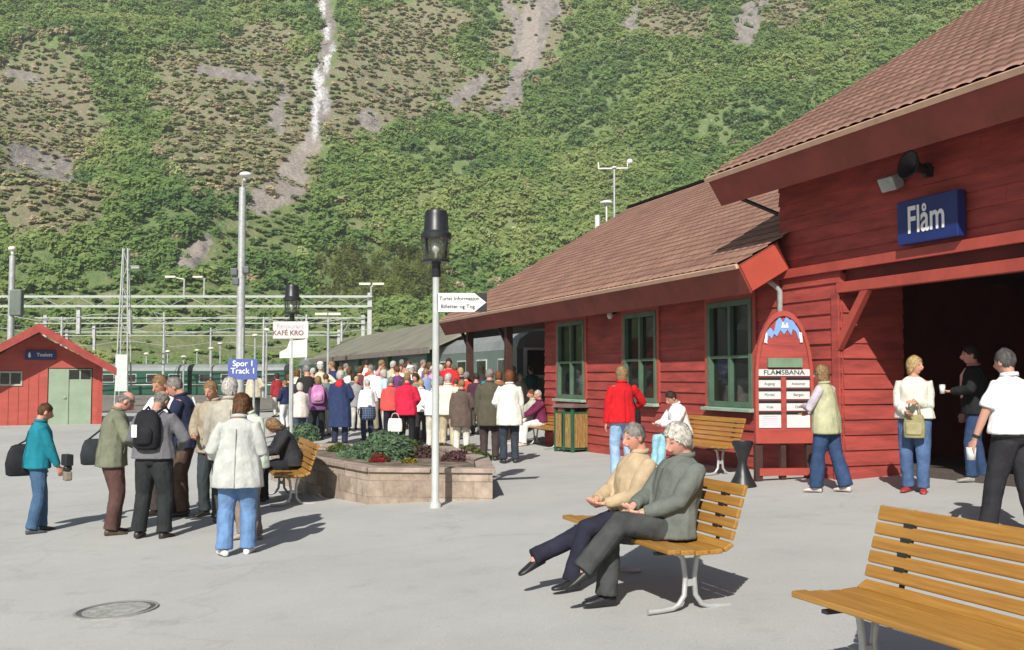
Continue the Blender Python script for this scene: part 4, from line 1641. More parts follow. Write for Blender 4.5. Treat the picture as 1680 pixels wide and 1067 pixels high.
def make_bench(length=1.74, label="", leg_in=.22):
    """local frame: y forward (where the sitter looks), seat front at y = +.26"""
    o = empty("park_bench", label=label, cat="bench", group="wooden slatted benches on the square")
    H = length / 2
    # seat slats
    for i, (y, z, w, tilt) in enumerate(((.235, .437, .085, 0), (.135, .428, .095, 0), (.03, .421, .095, 0), (-.075, .423, .095, -.05), (-.165, .445, .075, -.5))):
        m = MB()
        m.box((-H, -w / 2, -.016), (H, w / 2, .016), Matrix.Translation((0, y, z)) @ Matrix.Rotation(tilt, 4, 'X'))
        m.build("seat_slat", WOOD, o, bevel=.007)
    dn = Vector((0, BACKLEAN, BACKZ1 - BACKZ0)).normalized()
    nrm = Vector((0, dn.z, -dn.y))
    for i in range(5):
        w = .061 if i < 4 else .076
        f = .010 + i * .073
        c = Vector((0, BACKY - .012, BACKZ0 - .01)) + dn * (f + w / 2)
        m = MB()
        Mx = Matrix((Vector((1, 0, 0)), nrm, dn)).transposed().to_4x4()
        Mx.translation = c
        m.box((-H, -.014, -w / 2), (H, .014, w / 2), Mx)
        m.build("back_slat", WOOD, o, bevel=.007)
    for sx in (-1, 1):
        x = sx * (H - leg_in)
        m = MB()
        m.tube([(x, .10, .405), (x, .05, .35), (x, .033, .22), (x, .042, .11), (x, .085, .05), (x, .13, .03), (x, .22, .022), (x, .31, .02)], .018, n=10)
        m.tube([(x, -.10, .405), (x, -.05, .35), (x, -.033, .22), (x, -.042, .11), (x, -.085, .05), (x, -.13, .03), (x, -.22, .022), (x, -.30, .02)], .018, n=10)
        m.box((x - .012, -.034, .17), (x + .012, .034, .215))
        m.box((x - .016, -.10, .375), (x + .016, .10, .384))
        m.build("leg", GALV, o, smooth=False, autosmooth=True)
        m = MB()
        m.box((x - .02, -.16, .385), (x + .02, .26, .403))
        top = Vector((x, BACKY - .035, BACKZ0)) + dn * .365
        m.tube([(x, -.12, .392), (x, -.2, .41), Vector((x, BACKY - .045, BACKZ0)), top], .014, n=8)
        m.build("bracket", BLACKM, o)
        for i in range(4):
            m = MB()
            c = Vector((x, BACKY - .012, BACKZ0 - .01)) + dn * (.067 + .010 + i * .073) + nrm * .012
            m.box((-.030, -.012, -.011), (.030, .006, .011), Matrix.Translation(c))
            m.build("bolt", BLACKM, o)
    return o


def bench_at(o, pt, rz=None):
    """pt = world point of the near leg on the ground (local x = -(H - leg_in))"""
    o.rotation_euler.z = rz if rz is not None else atan2(U.y, U.x)


HB = atan2(U.y, U.x)      # local x along U -> local y = -N


def set_bench(o, near_leg, length=1.74, leg_in=.22, rz=0.0):
    a = HB + rz
    d = Vector((cos(a), sin(a), 0))
    c = Vector((near_leg.x, near_leg.y, 0)) + d * (length / 2 - leg_in)
    c.z = g(c.x, c.y)
    o.location = c
    o.rotation_euler.z = a
    return o


bench0 = make_bench(1.74, "wooden bench in the middle of the square carrying the elderly couple")
set_bench(bench0, gnd(1132, 1001))
bench1 = copy_tree(bench0)
bench1['label'] = "empty wooden bench in the foreground corner cut by the frame"
# foreground bench: far end seat front corner at (1303, 975)
r_ = ray(1303, 972)
k_ = (0.43 + 0.1 - 1.6) / r_.z
pf = Vector((r_.x * k_, r_.y * k_, 0))
c1 = pf - U * .90 + N * .27
bench1.location = (c1.x, c1.y, g(c1.x, c1.y))
bench1.rotation_euler.z = HB + 0.05
bench2 = copy_tree(bench0)
bench2['label'] = "wooden bench against the red wall under the middle windows with a seated woman"
set_bench(bench2, gnd(1182, 779))
bench3 = copy_tree(bench0)
bench3['label'] = "wooden bench at the far end of the wing beside the litter bin"
set_bench(bench3, gnd(914, 737))
bench4 = copy_tree(bench0)
bench4['label'] = "wooden bench beside the stone planter under the bowed seated woman"
set_bench(bench4, gnd(481, 829))

# ================================================================ BIN, ASHTRAY, WALL FITTINGS
bp = gnd(938, 741)
BINWOOD = paint('bin_slat_wood', (0.30, 0.185, 0.065), rough=.6, var=.25, scale=5, stretch=(6, 6, 1))
binn = empty("litter_bin", bp, HB + .25, label="green litter bin clad in wooden slats below the farthest window", cat="litter bin")
m = MB()
for x in (-.29, .29):
    for y in (-.2, .2):
        m.box((x - .03, y - .03, 0), (x + .03, y + .03, .92))
m.box((-.03, -.22, 0.03), (.03, .22, .92))
m.box((-.3, -.2, .05), (.3, .2, .12))
m.box((-.3, -.2, .80), (.3, .2, .84))
m.build("frame", DKGREEN, binn, bevel=.005)
m = MB()
m.box((-.27, -.18, .12), (.27, .18, .79))
m.build("liner", paint("dark_liner", (0.012, .02, .015)), binn)
for face in ((-.23, 'y'), (.21, 'y')):
    m = MB()
    for i in range(8):
        x = -.255 + i * .066
        if abs(x + .025) < .035:
            continue
        m.box((x, face[0], .1), (x + .055, face[0] + .018, .80))
    m.build("slat_panel", BINWOOD, binn)
for fx in (-.33, .312):
    m = MB()
    for i in range(5):
        y = -.17 + i * .07
        m.box((fx, y, .1), (fx + .018, y + .058, .80))
    m.build("slat_panel", BINWOOD, binn)
m = MB()
m.prism([(-.36, -.27, .93), (-.36, .27, .93), (-.36, .2, 1.0), (-.36, -.2, 1.0)], (.72, 0, 0))
m.build("lid", paint("bin_lid", (0.16, 0.11, 0.10), rough=.6), binn)

ap = gnd(1219, 799)
ash = empty("ashtray_stand", ap, label="black hourglass shaped ashtray stand beside the wall bench", cat="ashtray")
m = MB()
m.lathe([(.185, 0), (.175, .03), (.11, .15), (.055, .30), (.06, .36), (.12, .52), (.14, .56), (.14, .60), (.12, .60), (.06, .50)], n=18)
m.build("stand", BLACKM, ash, autosmooth=True)
m = MB()
m.cyl((.0, 0), .112, .565, .575, n=18)
m.build("sand_tray", paint("tray_sand", (0.5, .46, .4)), ash)

wl = empty("wall_lamp", B(on_s(1012, 515, S_W)[0], S_W - .05, 2.86), MU().to_euler().z, label="small white globe lamp under the eave between the windows", cat="wall lamp")
m = MB()
m.ell((0, .1, -.05), (.06, .06, .08))
m.build("globe", paint("opal_glass", (.7, .66, .62), rough=.3), wl, smooth=True)
m = MB()
m.box((-.03, -.03, -.03), (.03, .08, .03))
m.build("bracket", BLACKM, wl)
cm = empty("security_camera", B(on_s(1113, 508, S_W)[0], S_W - .05, 2.98), MU().to_euler().z, label="black security camera under the eave near the nearest window", cat="camera")
m = MB()
m.box((-.16, .08, -.06), (.16, .19, .05), Matrix.Rotation(-.3, 4, 'Y'))
m.build("housing", BLACKM, cm, bevel=.02)
m = MB()
m.box((-.03, -.03, -.04), (.03, .09, .06))
m.build("bracket", BLACKM, cm)

# ================================================================ MAP AND TIMETABLE BOARD
Yb = 13.85
cb = at_y(1288, 775, Yb)
bzg = g(cb.x, Yb)
board = empty("information_board", (cb.x, Yb, bzg), 0.10, label="arched red information board with white timetables and blue mountain emblem", cat="notice board")
q = FPX / Yb
zt = at_y(1288, 510, Yb).z - bzg
W2 = 49 / q
m = MB()
arch = [(W2, 0, .50)]
zc0 = zt - 1.05
for i in range(0, 19):
    a = pi * i / 18
    arch.append((W2 * cos(a) ** 1 if True else 0, 0, zc0 + 1.05 * sin(a) ** .82))
arch.append((-W2, 0, .50))
m.prism(arch[::1], (0, .05, 0))
m.build("back_panel", RED, board)
m = MB()
out_ = [Vector(p_) for p_ in arch[1:-1]]
m2_ = []
for a, b2 in zip(out_[:-1], out_[1:]):
    ca_, cb_ = Vector((a.x * .90, 0, zc0 + (a.z - zc0) * .93)), Vector((b2.x * .90, 0, zc0 + (b2.z - zc0) * .93))
    m.prism([a + Vector((0, -.03, 0)), b2 + Vector((0, -.03, 0)), cb_ + Vector((0, -.03, 0)), ca_ + Vector((0, -.03, 0))], (0, .028, 0))
m.box((-W2, -.03, .50), (-W2 * .9, -.002, zc0))
m.box((W2 * .9, -.03, .50), (W2, -.002, zc0))
m.box((-W2 * .9, -.03, .50), (W2 * .9, -.002, .66))
m.build("rim", RED_TRIM, board)
m = MB()
m.box((-W2, 0.002, -.1), (-W2 + .1, .09, .499))
m.box((W2 - .1, 0.002, -.1), (W2, .09, .499))
m.box((-.05, 0.002, -.1), (.02, .09, .499))
m.build("leg", DKBROWN, board)
m = MB()
m.box((-W2 * .88, -.02, .06), (W2 * .88, .03, .16))
m.build("foot_rail", RED_TRIM, board)
zp = lambda py_: at_y(1288, py_, Yb).z - bzg
m = MB()
m.box((-28 / q, -.05, zp(603)), (30 / q, -.004, zp(588)))
m.build("header_bar", GREENP, board)
PAPER = paint("white_paper", (0.62, 0.62, 0.62), rough=.7, var=.03)
m = MB()
rows = [(607, 617), (624, 636), (642, 655), (662, 674), (680, 702)]
m.box((-44 / q, -.012, zp(617)), (44 / q, -.003, zp(606)))
for y0, y1 in rows[1:]:
    for x0, x1 in ((-43, -6), (4, 43)):
        m.box((x0 / q, -.012, zp(y1)), (x1 / q, -.003, zp(y0)))
m.build("timetable_sheet", PAPER, board)
m = MB()
for (y0, y1) in rows[:-1]:
    m.box((-44 / q, -.02, zp(y1 + 6)), (-5.5 / q, -.003, zp(y1 + 2)))
    m.box((3.5 / q, -.02, zp(y1 + 6)), (44 / q, -.003, zp(y1 + 2)))
m.build("sheet_rail", BLACKM, board)
text_part("lettering", "FLÅMSBANA", .088, face_M((0, -.014, zp(611.6)), (1, 0, 0)), INK, board, thick=.001, bold=.001, sx=1.2)
for k, (s_, x_, y_) in enumerate((("Avgang", -25, 630), ("Ankomst", 24, 630), ("Myrdal", -25, 648), ("Bergen", 24, 648), ("Voss", -25, 668), ("Oslo", 24, 668))):
    text_part("lettering", s_, .052, face_M((x_ / q, -.014, zp(y_)), (1, 0, 0)), INK, board, thick=.001)
m = MB()
for i in range(5):
    m.box((-38 / q, -.0135, zp(684 + i * 3.4)), (-12 / q, -.0125, zp(683 + i * 3.4)))
m.build("print_line", paint("grey_print", (.45, .47, .6)), board)
# emblem: a row of sharp blue peaks over white ones
EMB = paint("pale_blue_emblem", (0.20, 0.36, 0.72), rough=.5, var=.05)
m = MB()
pk = [(-32, 560), (-30, 545), (-22, 538), (-16, 545), (-12, 528), (-6, 520), (0, 530), (5, 519), (12, 526), (16, 518), (20, 532), (26, 540), (30, 558), (26, 556), (22, 545), (16, 540), (13, 550), (7, 541), (1, 549), (-5, 542), (-11, 552), (-16, 548), (-20, 556), (-25, 550), (-28, 562)]
m.prism([(a / q, -.012, zp(b_)) for a, b_ in pk][::-1], (0, .008, 0))
m.build("emblem", EMB, board)
m = MB()
pk2 = [(-33, 562), (-30, 546), (-28, 547), (-28, 564)]
m.prism([(a / q, -.02, zp(b_)) for a, b_ in pk2], (0, .007, 0))
pk3 = [(26, 545), (31, 546), (32, 562), (28, 562)]
m.prism([(a / q, -.02, zp(b_)) for a, b_ in pk3], (0, .007, 0))
m.prism([(a / q, -.02, zp(b_)) for a, b_ in [(-4, 538), (-1, 528), (3, 536), (6, 529), (9, 538)]], (0, .007, 0))
m.build("emblem_highlight", LETTER, board)

# ================================================================ MASTS, GANTRIES, FAR LAMPS
def floor_at(px_, Y_):
    p_ = at_y(px_, 600, Y_)
    return Vector((p_.x, Y_, g(p_.x, Y_)))


def zrel(px_, py_, Y_, gz=0):
    return at_y(px_, py_, Y_).z - gz


Ym = 48.0
c = floor_at(394, Ym)
mast = empty("floodlight_mast", c, label="tall pale steel mast rising in front of the hillside with a lamp on top", cat="mast")
zt = zrel(396, 308, Ym, c.z)
m = MB()
m.lathe([(.23, -.1), (.21, 2), (.165, zt)], n=14)
m.build("pole", GALV, mast, autosmooth=True)
m = MB()
m.tube([(.0, 0, zt - .4), (0.0, 0, zt + .35)], .05, n=8)
m.build("spigot", GALV_D, mast)
m = MB()
m.ell((.15, -.05, zt + .62), (.30, .26, .14))
m.lathe([(.06, zt + .3), (.12, zt + .5)], c=(.1, 0), n=10)
m.build("lamp_head", WHITEP, mast, smooth=True)
zl = zrel(396, 447, Ym, c.z)
for x, z in ((-.30, 0), (.26, .1), (-.22, -.45)):
    m = MB()
    m.box((x - .16, -.28, zl + z - .17), (x + .16, -.02, zl + z + .17), None)
    m.build("floodlight", paint("dark_floodlight", (.10, .11, .12), rough=.5), mast, bevel=.04)

Ym = 56.0
c = floor_at(203, Ym)
lat = empty("lattice_mast", c, label="tapering lattice mast with a white panel at its base beside the red shed", cat="mast")
zt = zrel(205, 408, Ym, c.z)
m = MB()
for sx in (-1, 1):
    for sy in (-1, 1):
        m.tube([(sx * .36, sy * .3, -.1), (sx * .13, sy * .1, zt)], .045, n=6)
k = 9
for i in range(k):
    f0, f1 = i / k, (i + 1) / k
    w0, w1 = .36 - .23 * f0, .36 - .23 * f1
    z0_, z1_ = zt * f0, zt * f1
    sgn = 1 if i % 2 else -1
    for y_ in (-.2 * (1 - .5 * f0),):
        m.tube([(-w0 * sgn, y_, z0_), (w1 * sgn, y_, z1_)], .022, n=5)
m.build("lattice_frame", GALV, lat)
m = MB()
za, zb = zrel(203, 642, Ym, c.z), zrel(203, 582, Ym, c.z)
m.box((-.33, -.34, za), (.33, -.30, zb))
m.build("panel", paint("pale_green_panel", (.55, .62, .58), rough=.5), lat)
m = MB()
zz = zrel(205, 437, Ym, c.z)
m.tube([(.1, 0, zz), (.75, 0, zz + .02)], .03, n=6)
m.box((.35, -.12, zz - .14), (.8, .12, zz - .03))
m.build("lamp_arm", GALV_D, lat)

Ym = 42.0
c = floor_at(16, Ym)
ms = empty("lamp_mast", c, label="white lamp mast standing behind the red shed at the frame edge", cat="mast")
zt = zrel(16, 420, Ym, c.z)
m = MB()
m.lathe([(.14, -.1), (.12, zt)], n=12)
m.build("pole", GALV, ms, autosmooth=True)
m = MB()
m.ell((0, -.05, zt + .3), (.16, .14, .10))
m.lathe([(.05, zt), (.09, zt + .25)], n=10)
m.build("lamp_head", WHITEP, ms, smooth=True)
m = MB()
zz = zrel(16, 495, Ym, c.z)
m.box((.0, -.2, zz - .6), (.5, .1, zz + .5))
m.build("equipment_box", paint("dark_box", (.12, .15, .13)), ms, bevel=.05)


def gantry(Yg, x0, x1, ytop, ybot, posts, hangs, label, thick=.05, brace=True):
    gx0, gx1 = at_y(x0, ytop, Yg), at_y(x1, ytop, Yg)
    gz0, gz1 = at_y(x0, ytop, Yg).z, at_y(x0, ybot, Yg).z
    xs_ = gx0.x
    o = empty("overhead_gantry", (gx0.x, Yg, 0), label=label, cat="gantry", group="railway gantries spanning the tracks")
    W = gx1.x - gx0.x
    m = MB()
    for z_ in (gz0, gz1):
        for y_ in (-.3, .3):
            m.box((0, y_ - thick, z_ - thick), (W, y_ + thick, z_ + thick))
    if brace:
        nb = int(W / 1.2)
        for i in range(nb):
            a_, b_ = W * i / nb, W * (i + 1) / nb
            za_, zb_ = (gz0, gz1) if i % 2 else (gz1, gz0)
            m.tube([(a_, -.3, za_), (b_, -.3, zb_)], thick * .35, n=4)
    m.build("truss", paint("gantry_steel", (.42, .47, .42), rough=.6, var=.06), o)
    for px_ in posts:
        x_ = at_y(px_, ytop, Yg).x - gx0.x
        m = MB()
        m.box((x_ - .14, -.14, -.3), (x_ + .14, .14, gz0 + .25))
        m.build("post", GALV, o)
    for px_, py_ in hangs:
        x_ = at_y(px_, ytop, Yg).x - gx0.x
        m = MB()
        zb_ = at_y(px_, py_, Yg).z
        m.box((x_ - .12, -.12, zb_), (x_ + .12, .12, gz1 - thick - .002))
        m.build("drop_post", GALV, o)
    return o


gantry(66.0, -20, 612, 487, 503, (20, 607), ((130, 548), (214, 548)), "nearest steel truss gantry crossing above the shed roof", .055)
gantry(84.0, 60, 600, 522, 531, (75, 596), ((155, 555), (435, 545)), "second truss gantry just behind the nearest one", .04)
gantry(105.0, 100, 560, 545, 551, (110, 270, 556), ((155, 575),), "farthest low truss gantry close to the foot of the hill", .035, False)

# arms with lamps
def far_lamp(px_, ytop, Yl, arms, label, globe=False, r=.06, base=None, group="small lamps over the railway yard"):
    c_ = floor_at(px_, Yl)
    z0_ = -.2 if base is None else zrel(px_, base, Yl, c_.z)
    o = empty("yard_lamp", c_, label=label, cat="lamp", group=group)
    zt_ = zrel(px_, ytop, Yl, c_.z)
    m = MB()
    m.tube([(0, 0, z0_), (0, 0, zt_)], [r * 1.3, r], n=8)
    m.build("pole", GALV, o)
    for a_ in arms:
        m = MB()
        w_ = a_ * Yl / FPX
        if globe:
            m.ell((w_, 0, zt_ + .12), (.26, .26, .13), nu=10, nv=6)
        else:
            if abs(w_) > .01:
                m.tube([(0, 0, zt_ - .02), (w_ * .7, 0, zt_ + .1)], r * .7, n=6)
            m.box((w_ - .34, -.16, zt_ + .08), (w_ + .34, .16, zt_ + .20))
        m.build("lamp_head", paint("cream_lamp_head", (.72, .70, .58), rough=.5), o)
    return o


GLAB = {240: "beside the lattice mast", 275: "beyond the bowed man's head", 301: "short and pale, between taller ones", 323: "at the gap between the two bowed men",
        346: "before the tall mast", 361: "paired close to the tall mast", 418: "just past the tall mast", 437: "near the blue track sign", 538: "taller with twin heads beside the platform roof"}
far_lamp(300, 458, 66, (-22,), "single armed lamp standing on the nearest gantry", base=486)
far_lamp(333, 458, 70, (-10,), "second single armed lamp behind the gantry", base=489)
for i, (px_, py_, Y_) in enumerate(((240, 583, 92), (275, 579, 96), (301, 588, 88), (323, 577, 98), (346, 574, 90), (361, 566, 94), (418, 553, 80), (437, 544, 78))):
    far_lamp(px_, py_, Y_, (0,), "small yard lamp " + GLAB[px_], globe=True, r=.07)
far_lamp(538, 520, 52, (-10, 10), "small yard lamp " + GLAB[538], r=.06)
far_lamp(608, 470, 60, (-10, 12), "lamp head cluster on the gantry's end post", base=485, r=.05)

# weather mast on the roof ridge
t_, s_, z_ = on_s(1008, 352, 15.0)
wm = empty("weather_mast", B(t_, 15.0, z_ - .25), label="thin white weather mast with crossbar on the wing's ridge", cat="mast")
Yr = wm.location.y
q = FPX / Yr
m = MB()
m.tube([(0, 0, -.1), (0, 0, 88 / q)], .035, n=6)
m.build("pole", GALV, wm)
m = MB()
h_ = 88 / q
m.tube([(-26 / q, 0, h_ + 4 / q), (-25 / q, 0, h_), (22 / q, 0, h_ + 1 / q), (22 / q, 0, h_ + 10 / q)], .03, n=6)
m.tube([(-26 / q, 0, h_), (-26 / q, 0, h_ + 11 / q)], .02, n=6)
m.build("crossbar", WHITEP, wm)
m = MB()
m.ell((26 / q, 0, h_ + 12 / q), (.11, .11, .1), nu=8, nv=6)
m.ell((0, 0, h_ + 2 / q), (.1, .1, .05), nu=8, nv=6)
m.build("sensor", WHITEP, wm)
t_, s_, z_ = on_s(985, 362, 15.0)
wm2 = empty("roof_antenna", B(t_, 15.0, z_ - .2), label="short white roof antenna with a small dome near the ridge end", cat="antenna")
m = MB()
m.tube([(-.1, 0, -.3), (-.1, 0, .38)], .09, n=6)
m.build("pole", WHITEP, wm2)
m = MB()
m.tube([(.22, 0, -.3), (.22, 0, .78)], .03, n=6)
m.ell((.22, 0, .84), (.24, .2, .08), nu=8, nv=6)
m.build("dome", WHITEP, wm2)

# ================================================================ PLATFORM ROOF AND TRAIN
CANROOF = paint("grey_platform_roof", (0.20, 0.195, 0.15), rough=.85, var=.14, scale=.8, stretch=(1, 1, 1))
PZ = 0.42
plat = empty("platform_canopy", label="long low grey platform roof stretching away behind the crowd", cat="platform roof")
sA, sB = 10.2, 13.4
tA, tB = 37.5, 68.0
mb = MB()
mb.hexa(B(tA, sA, 2.62), B(tB, sA, 2.62), B(tB + 3, sB, 4.2), B(tA - 2, sB, 4.2), B(tA, sA, 2.72), B(tB, sA, 2.72), B(tB + 3, sB, 4.3), B(tA - 2, sB, 4.3))
mb.hexa(B(tA - 2, sB + .01, 4.2), B(tB + 3, sB + .01, 4.2), B(tB, 16.6, 2.62), B(tA, 16.6, 2.62), B(tA - 2, sB + .01, 4.3), B(tB + 3, sB + .01, 4.3), B(tB, 16.6, 2.72), B(tA, 16.6, 2.72))
mb.build("roof", CANROOF, plat)
mb = MB()
fbox(mb, tA, tB, sA - .06, sA - .005, 2.5, 2.74)
mb.build("fascia", paint("greyish_green_fascia", (.20, .17, .15), rough=.7), plat)
for t_ in (39, 46, 53, 60, 67):
    mb = MB()
    fbox(mb, t_, t_ + .2, sA + .3, sA + .5, 0.2, 2.7)
    mb.build("post", DKGREEN, plat)
TRG = paint("train_green", (0.018, 0.085, 0.055), rough=.35, var=.08, scale=.6)
TRR = paint("train_roof_grey", (0.22, 0.24, 0.24), rough=.6, var=.1, scale=1)
TRS = paint("train_grey_green", (0.13, 0.18, 0.165), rough=.4, var=.06, scale=.6)


def coach(t0, t1, s0, label, side_mat, front=False, grp="green railway carriages at the platform"):
    o = empty("railway_carriage", B((t0 + t1) / 2, s0 + 1.4, 0), atan2(U.y, U.x), label=label, cat="train carriage", group=grp)
    L_ = t1 - t0
    prof = [(-1.4, .35), (-1.42, 1.2), (-1.42, 2.45), (-1.32, 2.75), (-1.0, 2.98), (0, 3.1), (1.0, 2.98), (1.32, 2.75), (1.42, 2.45), (1.42, 1.2), (1.4, .35)]
    m = MB()
    low = [(y_, z_) for y_, z_ in prof if z_ <= 2.5]
    m.prism([(-L_ / 2, y_, z_) for y_, z_ in low], (L_, 0, 0))
    m.build("body", side_mat, o)
    m = MB()
    up = [(-1.425, 2.452)] + [(y_, z_) for y_, z_ in prof if z_ > 2.5] + [(1.425, 2.452)]
    m.prism([(-L_ / 2 + .05, y_, z_) for y_, z_ in up], (L_ - .1, 0, 0))
    m.build("roof", TRR, o)
    nwin = int(L_ / 2.1)
    for i in range(nwin):
        x_ = -L_ / 2 + 1.2 + i * (L_ - 2.4) / max(1, nwin - 1)
        m = MB()
        m.box((x_ - .55, 1.42, 1.42), (x_ + .55, 1.445, 2.18))
        fr_ = m.build("window", paint("train_window_frame", (.55, .57, .55), rough=.4), o)
        m = MB()
        m.box((x_ - .50, 1.446, 1.47), (x_ + .50, 1.452, 2.13))
        m.build("pane", GLASS, fr_)
    m = MB()
    m.box((-L_ / 2 + .02, 1.421, 1.18), (L_ / 2 - .02, 1.432, 1.26))
    m.build("stripe", paint("train_stripe", (.6, .62, .58), rough=.4), o)
    m = MB()
    for x_ in (-L_ / 2 + 2, L_ / 2 - 2):
        m.box((x_ - 1.1, -1.1, -.1), (x_ + 1.1, 1.1, .34))
    m.build("bogie", BLACKM, o)
    if front:
        x_ = -L_ / 2
        m = MB()
        m.box((x_ - .05, -1.2, 1.55), (x_ - .002, -.08, 2.5))
        m.box((x_ - .05, .08, 1.55), (x_ - .002, 1.2, 2.5))
        fr_ = m.build("windscreen_frame", paint("train_white_frame", (.62, .66, .68), rough=.4), o)
        m = MB()
        m.box((x_ - .06, -1.1, 1.65), (x_ - .052, -.16, 2.42))
        m.box((x_ - .06, .16, 1.65), (x_ - .052, 1.1, 2.42))
        m.build("windscreen", GLASS, fr_)
        for y_ in (-1.35, 1.0):
            m = MB()
            m.box((x_ - .03, y_, .45), (x_ - .003, y_ + .35, 1.5))
            m.build("white_stripe", paint("train_white_frame", (.62, .66, .68), rough=.4), o)
        m = MB()
        m.ell((x_ - .04, -.9, 1.0), (.05, .12, .12))
        m.ell((x_ - .04, .9, 1.0), (.05, .12, .12))
        m.build("headlight", WHITEP, o)
    return o


coach(29.2, 43, 10.75, "grey green railway carriage end seen between the canopy posts", TRS, True)
coach(43.6, 61, 10.95, "dark green carriage standing under the platform roof", TRG)
coach(61.6, 79, 10.95, "farther dark green carriage under the platform roof's end", TRG)
# train across the yard
for i, (x0_, x1_, lab) in enumerate(((-37.5, -29.0, "low dark carriage beyond the lattice mast"), (-28.6, -20.2, "low dark carriage behind the blue track sign"))):
    o = coach(0, x1_ - x0_, 0, lab, TRG, False, "green railway carriages across the yard")
    o.location = ((x0_ + x1_) / 2, 92.0 - i * .6, -.35)
    o.rotation_euler.z = pi - 0.06

# manhole cover
mh = gnd(191, 1002)
m = MB()
m.cyl((0, 0), .30, -.05, .006, n=32)
m.cyl((0, 0), .24, .0061, .009, n=32)
mc = m.build("manhole_cover", paint("worn_iron", (.33, .335, .32), rough=.7, var=.2, scale=14, bump=.8, bscale=60), None, loc=(mh.x, mh.y, g(mh.x, mh.y)))
mc.rotation_euler.y = -math.atan(.05)
tag(mc, "round iron manhole cover set in the pale paving", "manhole cover")

m = MB()
m.lathe([(.30, .0065), (.30, .0125), (.280, .0125), (.280, .0065)], n=36)
m.build("rim", paint("dark_iron", (.27, .27, .26), rough=.7), mc)

# slim catenary masts with arms, and the wires between the gantries
for px_, yt_, Y_, arm_, lab in ((100, 520, 72, 14, "slim catenary mast right behind the shed roof's ridge"), (268, 512, 88, -16, "slim catenary mast between the lattice mast and the tall mast"),
                                (345, 538, 98, 12, "short slim catenary mast just before the tall mast"), (432, 520, 80, 14, "slim catenary mast just past the tall mast"),
                                (502, 516, 76, -14, "slim catenary mast behind the white sign board"), (560, 528, 70, 12, "slim catenary mast over the near end of the platform roof")):
    c_ = floor_at(px_, Y_)
    zt_ = zrel(px_, yt_, Y_, c_.z)
    o = empty("catenary_mast", c_, label=lab, cat="mast", group="slim catenary masts in the yard")
    m = MB()
    m.tube([(0, 0, -.2), (0, 0, zt_)], [.13, .09], n=6)
    m.build("pole", GALV, o)
    w_ = arm_ * Y_ / FPX
    m = MB()
    m.tube([(0, 0, zt_ - .25), (w_, -.2, zt_ - .05)], .045, n=5)
    m.tube([(0, 0, zt_ - 1.0), (w_, -.2, zt_ - .1)], .035, n=5)
    m.build("cantilever_arm", GALV_D, o)
for i, (xa, ya, Ya, xb, yb, Yb2, lab) in enumerate(((-30, 512, 60, 600, 520, 60, "nearest contact wire"), (-30, 536, 78, 620, 540, 74, "middle contact wire"), (60, 559, 95, 520, 562, 92, "lowest far contact wire"),
                                     (-30, 528, 70, 500, 548, 110, "slanting contact wire"))):
    a_, b_ = at_y(xa, ya, Ya), at_y(xb, yb, Yb2)
    m = MB()
    n_ = 14
    m.tube([Vector((0, 0, 0)).lerp(b_ - a_, j / n_) - Vector((0, 0, .5 * sin(pi * (j / n_) * 3) ** 2)) for j in range(n_ + 1)], .028, n=4)
    wo = m.build("contact_wire", paint("dull_wire", (.36, .40, .36), rough=.6), None, loc=a_)
    tag(wo, lab + " stretched over the railway yard", "wire", "contact wires over the tracks")

rl_ = random.Random(9)
more = [(560, 742, (.26, .3, .15), GR2, "spreading yellow green ground cover along the planter's long side"), (600, 742, (.30, .35, .18), GR1, "grey green filler shrub behind the red flowers"),
        (722, 742, (.30, .35, .16), PUR + GR2, "mixed purple and green heath behind the lamp post"), (770, 744, (.22, .35, .14), DRY + GR2, "dry straw coloured tuft at the planter's back"),
        (640, 735, (.35, .5, .22), GR2, "loose light green bush behind the juniper mound")]
for i_, (px_, py_, r_, c_, lab) in enumerate(more):
    leafy("ground_cover", top_at(px_, py_), r_, c_, 900, .034, 40 + i_, lab, "shrub")

# ================================================================ PEOPLE
JOBS = []       # (object, modifiers, post function) finished in one pass at the end


def rem_job(mb, name, mat, parent, voxel, smooth=4, wrinkle=0.0, post=None, sc=1.0, wk=1.0):
    me = mb.mesh(name)
    me.materials.append(mat)
    o = bpy.data.objects.new(name, me)
    COL.objects.link(o)
    if parent is not None:
        o.parent = parent
    r = o.modifiers.new("r", 'REMESH')
    r.mode = 'VOXEL'
    r.voxel_size = voxel
    r.use_smooth_shade = True
    s = o.modifiers.new("s", 'SMOOTH')
    s.factor = 0.5
    s.iterations = smooth
    JOBS.append((o, wrinkle, post, wk))
    return o


